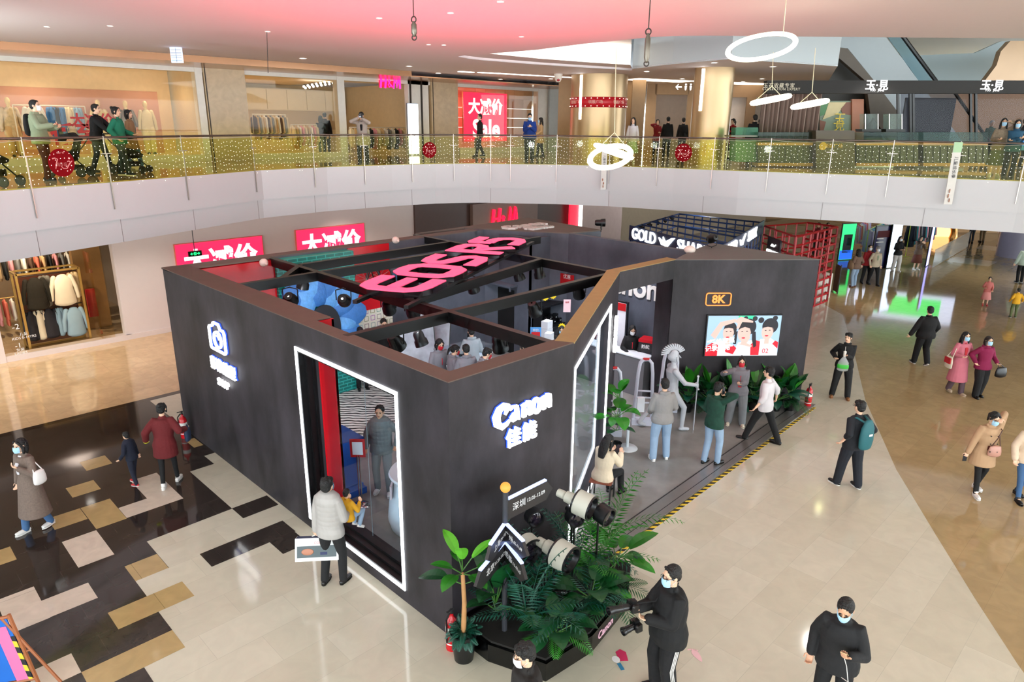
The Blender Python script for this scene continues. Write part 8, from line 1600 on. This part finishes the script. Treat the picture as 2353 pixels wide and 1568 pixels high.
# --- pushchairs
def pushchair(p, face, hoodm, label, s_=1):
    th = lthing('pushchair', label, 'pushchair', p, math.radians(face)-PI/2); m = MB(); V = lambda x, y, z: Vector((x, y, z))*s_
    m.tube([V(0, -.12, .52), V(0, .05, .5), V(0, .25, .46)], [(.2*s_, .14*s_), (.2*s_, .13*s_), (.18*s_, .06*s_)], side=(1, 0, 0), n=16); m.tube([V(0, -.2, .6), V(0, -.3, .9)], [(.19*s_, .06*s_), (.17*s_, .05*s_)], side=(1, 0, 0), n=14); m.build('seat', blkc, th, smooth=True)
    m = MB(); m.tube([V(0, -.34, .92), V(0, -.2, 1.05), V(0, 0, 1.02), V(0, .08, .9)], [(.2*s_, .04*s_), (.22*s_, .06*s_), (.22*s_, .05*s_), (.2*s_, .03*s_)], side=(1, 0, 0), n=16); m.build('hood', hoodm, th, smooth=True)
    m = MB()
    for x in (-.22, .22): m.rod([V(x, -.5, 1.0), V(x, -.3, .75), V(x, .35, .14)], .014*s_, 6); m.rod([V(x, -.38, .12), V(x, 0, .5)], .014*s_, 6)
    m.rod([V(-.22, -.5, 1.0), V(.22, -.5, 1.0)], .018*s_, 6); m.rod([V(-.22, -.38, .14), V(.22, -.38, .14)], .012*s_, 6); m.build('frame', mat('dark alloy', '2A2C2E', rough=.3, metal=.6), th)
    m = MB(); m.obox(V(0, -.05, .24), Vector((.18, 0, 0))*s_, Vector((0, .22, 0))*s_, Vector((0, 0, .06))*s_); m.build('basket', bk2, th)
    for x, y, r in ((-.25, -.38, .13), (.25, -.38, .13), (-.22, .36, .1), (.22, .36, .1)):
        m = MB(); m.torus(V(x, y, r), (r-.02)*s_, .02*s_, (1, 0, 0), 24, 8); m.cyl(V(x-.012, y, r), V(x+.012, y, r), (r-.03)*s_, n=14); m.build('wheel', mat('tyre rubber', '1A1A1A', rough=.6), th)
pushchair(G_(8, 432)+Vector((-.1, .45, 0)), 315, mat('sage fabric', '7FA088', rough=.8), 'pushchair with sage green hood at the far left of the gallery', 1.15)
q = G_(240, 398); d = Vector((math.cos(math.radians(320)), math.sin(math.radians(320)), 0)); pushchair(q+d*.75+Vector((.0, .1, 0)), 320, blkc, 'black pushchair with red and white cushion pushed by the man in black')
pushchair(G_(172, 408)+Vector((0, .3, 0)), 140, blkc, 'second dark pushchair between the sage-jacket man and the man in black', .95)
# --- soldier statue
stt = mat('matt white statue', 'B4B6BC', rough=.7, bump=.3)
sp = A_(1535, 985, .03); th = lthing('statue', 'white soldier statue with crested helmet holding a sword at the entrance', 'statue', sp, math.radians(-40)-PI/2)
m = MB(); X = Vector((1, 0, 0)); m.tube([(0, 0, .98), (0, 0, 1.15), (0, 0, 1.38), (0, 0, 1.48)], [(.17, .13), (.15, .11), (.2, .14), (.12, .08)], side=X, n=18); m.tube([(0, 0, 1.46), (0, .01, 1.6)], [.06, .055])
m.ball((0, .02, 1.68), (.085, .1, .12), 16, 12); m.tube([(-.1, 0, .95), (-.2, -.3, .55), (-.16, -.62, .12)], [.09, .065, .045]); m.tube([(.1, 0, .95), (.13, .28, .55), (.13, .26, .1)], [.09, .065, .045]); m.tube([(-.16, -.62, .09), (-.16, -.5, .04)], [.045, .04]); m.tube([(.13, .24, .05), (.13, .4, .04)], [.045, .04])
m.tube([(-.2, 0, 1.42), (-.3, .1, 1.15), (-.22, .3, 1.1)], [.07, .055, .04]); m.tube([(.2, 0, 1.42), (.34, .18, 1.2), (.34, .42, 1.16)], [.07, .055, .04])
for j in range(4): m.tube([(.33, .43, 1.19-.025*j), (.37, .47, 1.185-.025*j), (.33, .48, 1.18-.025*j)], [.013]*3, n=6)
m.tube([(.3, .42, 1.19), (.31, .47, 1.22)], [.014]*2, n=6); b = m.build('figure', stt, th); remesh(b, .009, 1)
m = MB(); m.tube([(0, -.02, 1.7), (0, 0, 1.8)], [(.105, .125), (.07, .08)], side=X, n=18); m.tube([(0, .09, 1.74), (0, .14, 1.69)], [(.08, .02), (.07, .015)], side=X, n=12); m.tube([(.095, .04, 1.7), (.085, .07, 1.58)], [.02, .014], n=8); m.tube([(-.095, .04, 1.7), (-.085, .07, 1.58)], [.02, .014], n=8); m.build('helmet', stt, th, smooth=True)
m = MB(); n = 14; ins = [(0, .0+.12*math.cos(a), 1.76+.11*math.sin(a)) for a in [(.35+2.6*i/n) for i in range(n+1)]]; out = [(0, .27*math.cos(a)*1.0-.02, 1.76+.24*math.sin(a)) for a in [(.35+2.9*i/n) for i in range(n+1)]]
for i in range(n): a, b_, c_, d_ = [Vector(q) for q in (ins[i], ins[i+1], out[i+1], out[i])]; g = .06; m.obox((a+b_+c_+d_)/4, Vector((.022, 0, 0)), ((b_+c_)-(a+d_))*.25*.86, ((c_+d_)-(a+b_))*.25)
m.build('crest', stt, th)
m = MB()
for i in range(16): a = 2*PI*i/16; m.tube([(.15*math.cos(a), .12*math.sin(a), .98), (.21*math.cos(a), .18*math.sin(a), .68)], [.028, .024], n=6)
m.build('strap_skirt', stt, th, smooth=True)
m = MB(); m.obox((.35, .45, .62), (.02, 0, 0), (0, .006, 0), (0, 0, .5)); m.obox((.35, .45, 1.1), (.1, 0, 0), (0, .015, 0), (0, 0, .015)); m.rod([(.35, .45, 1.1), (.35, .45, 1.34)], .018, 8); m.ball((.35, .45, 1.36), .028); m.tube([(.35, .45, .12), (.35, .45, .03)], [(.02, .006), (.004, .003)], side=X, n=6); m.build('sword', stt, th)
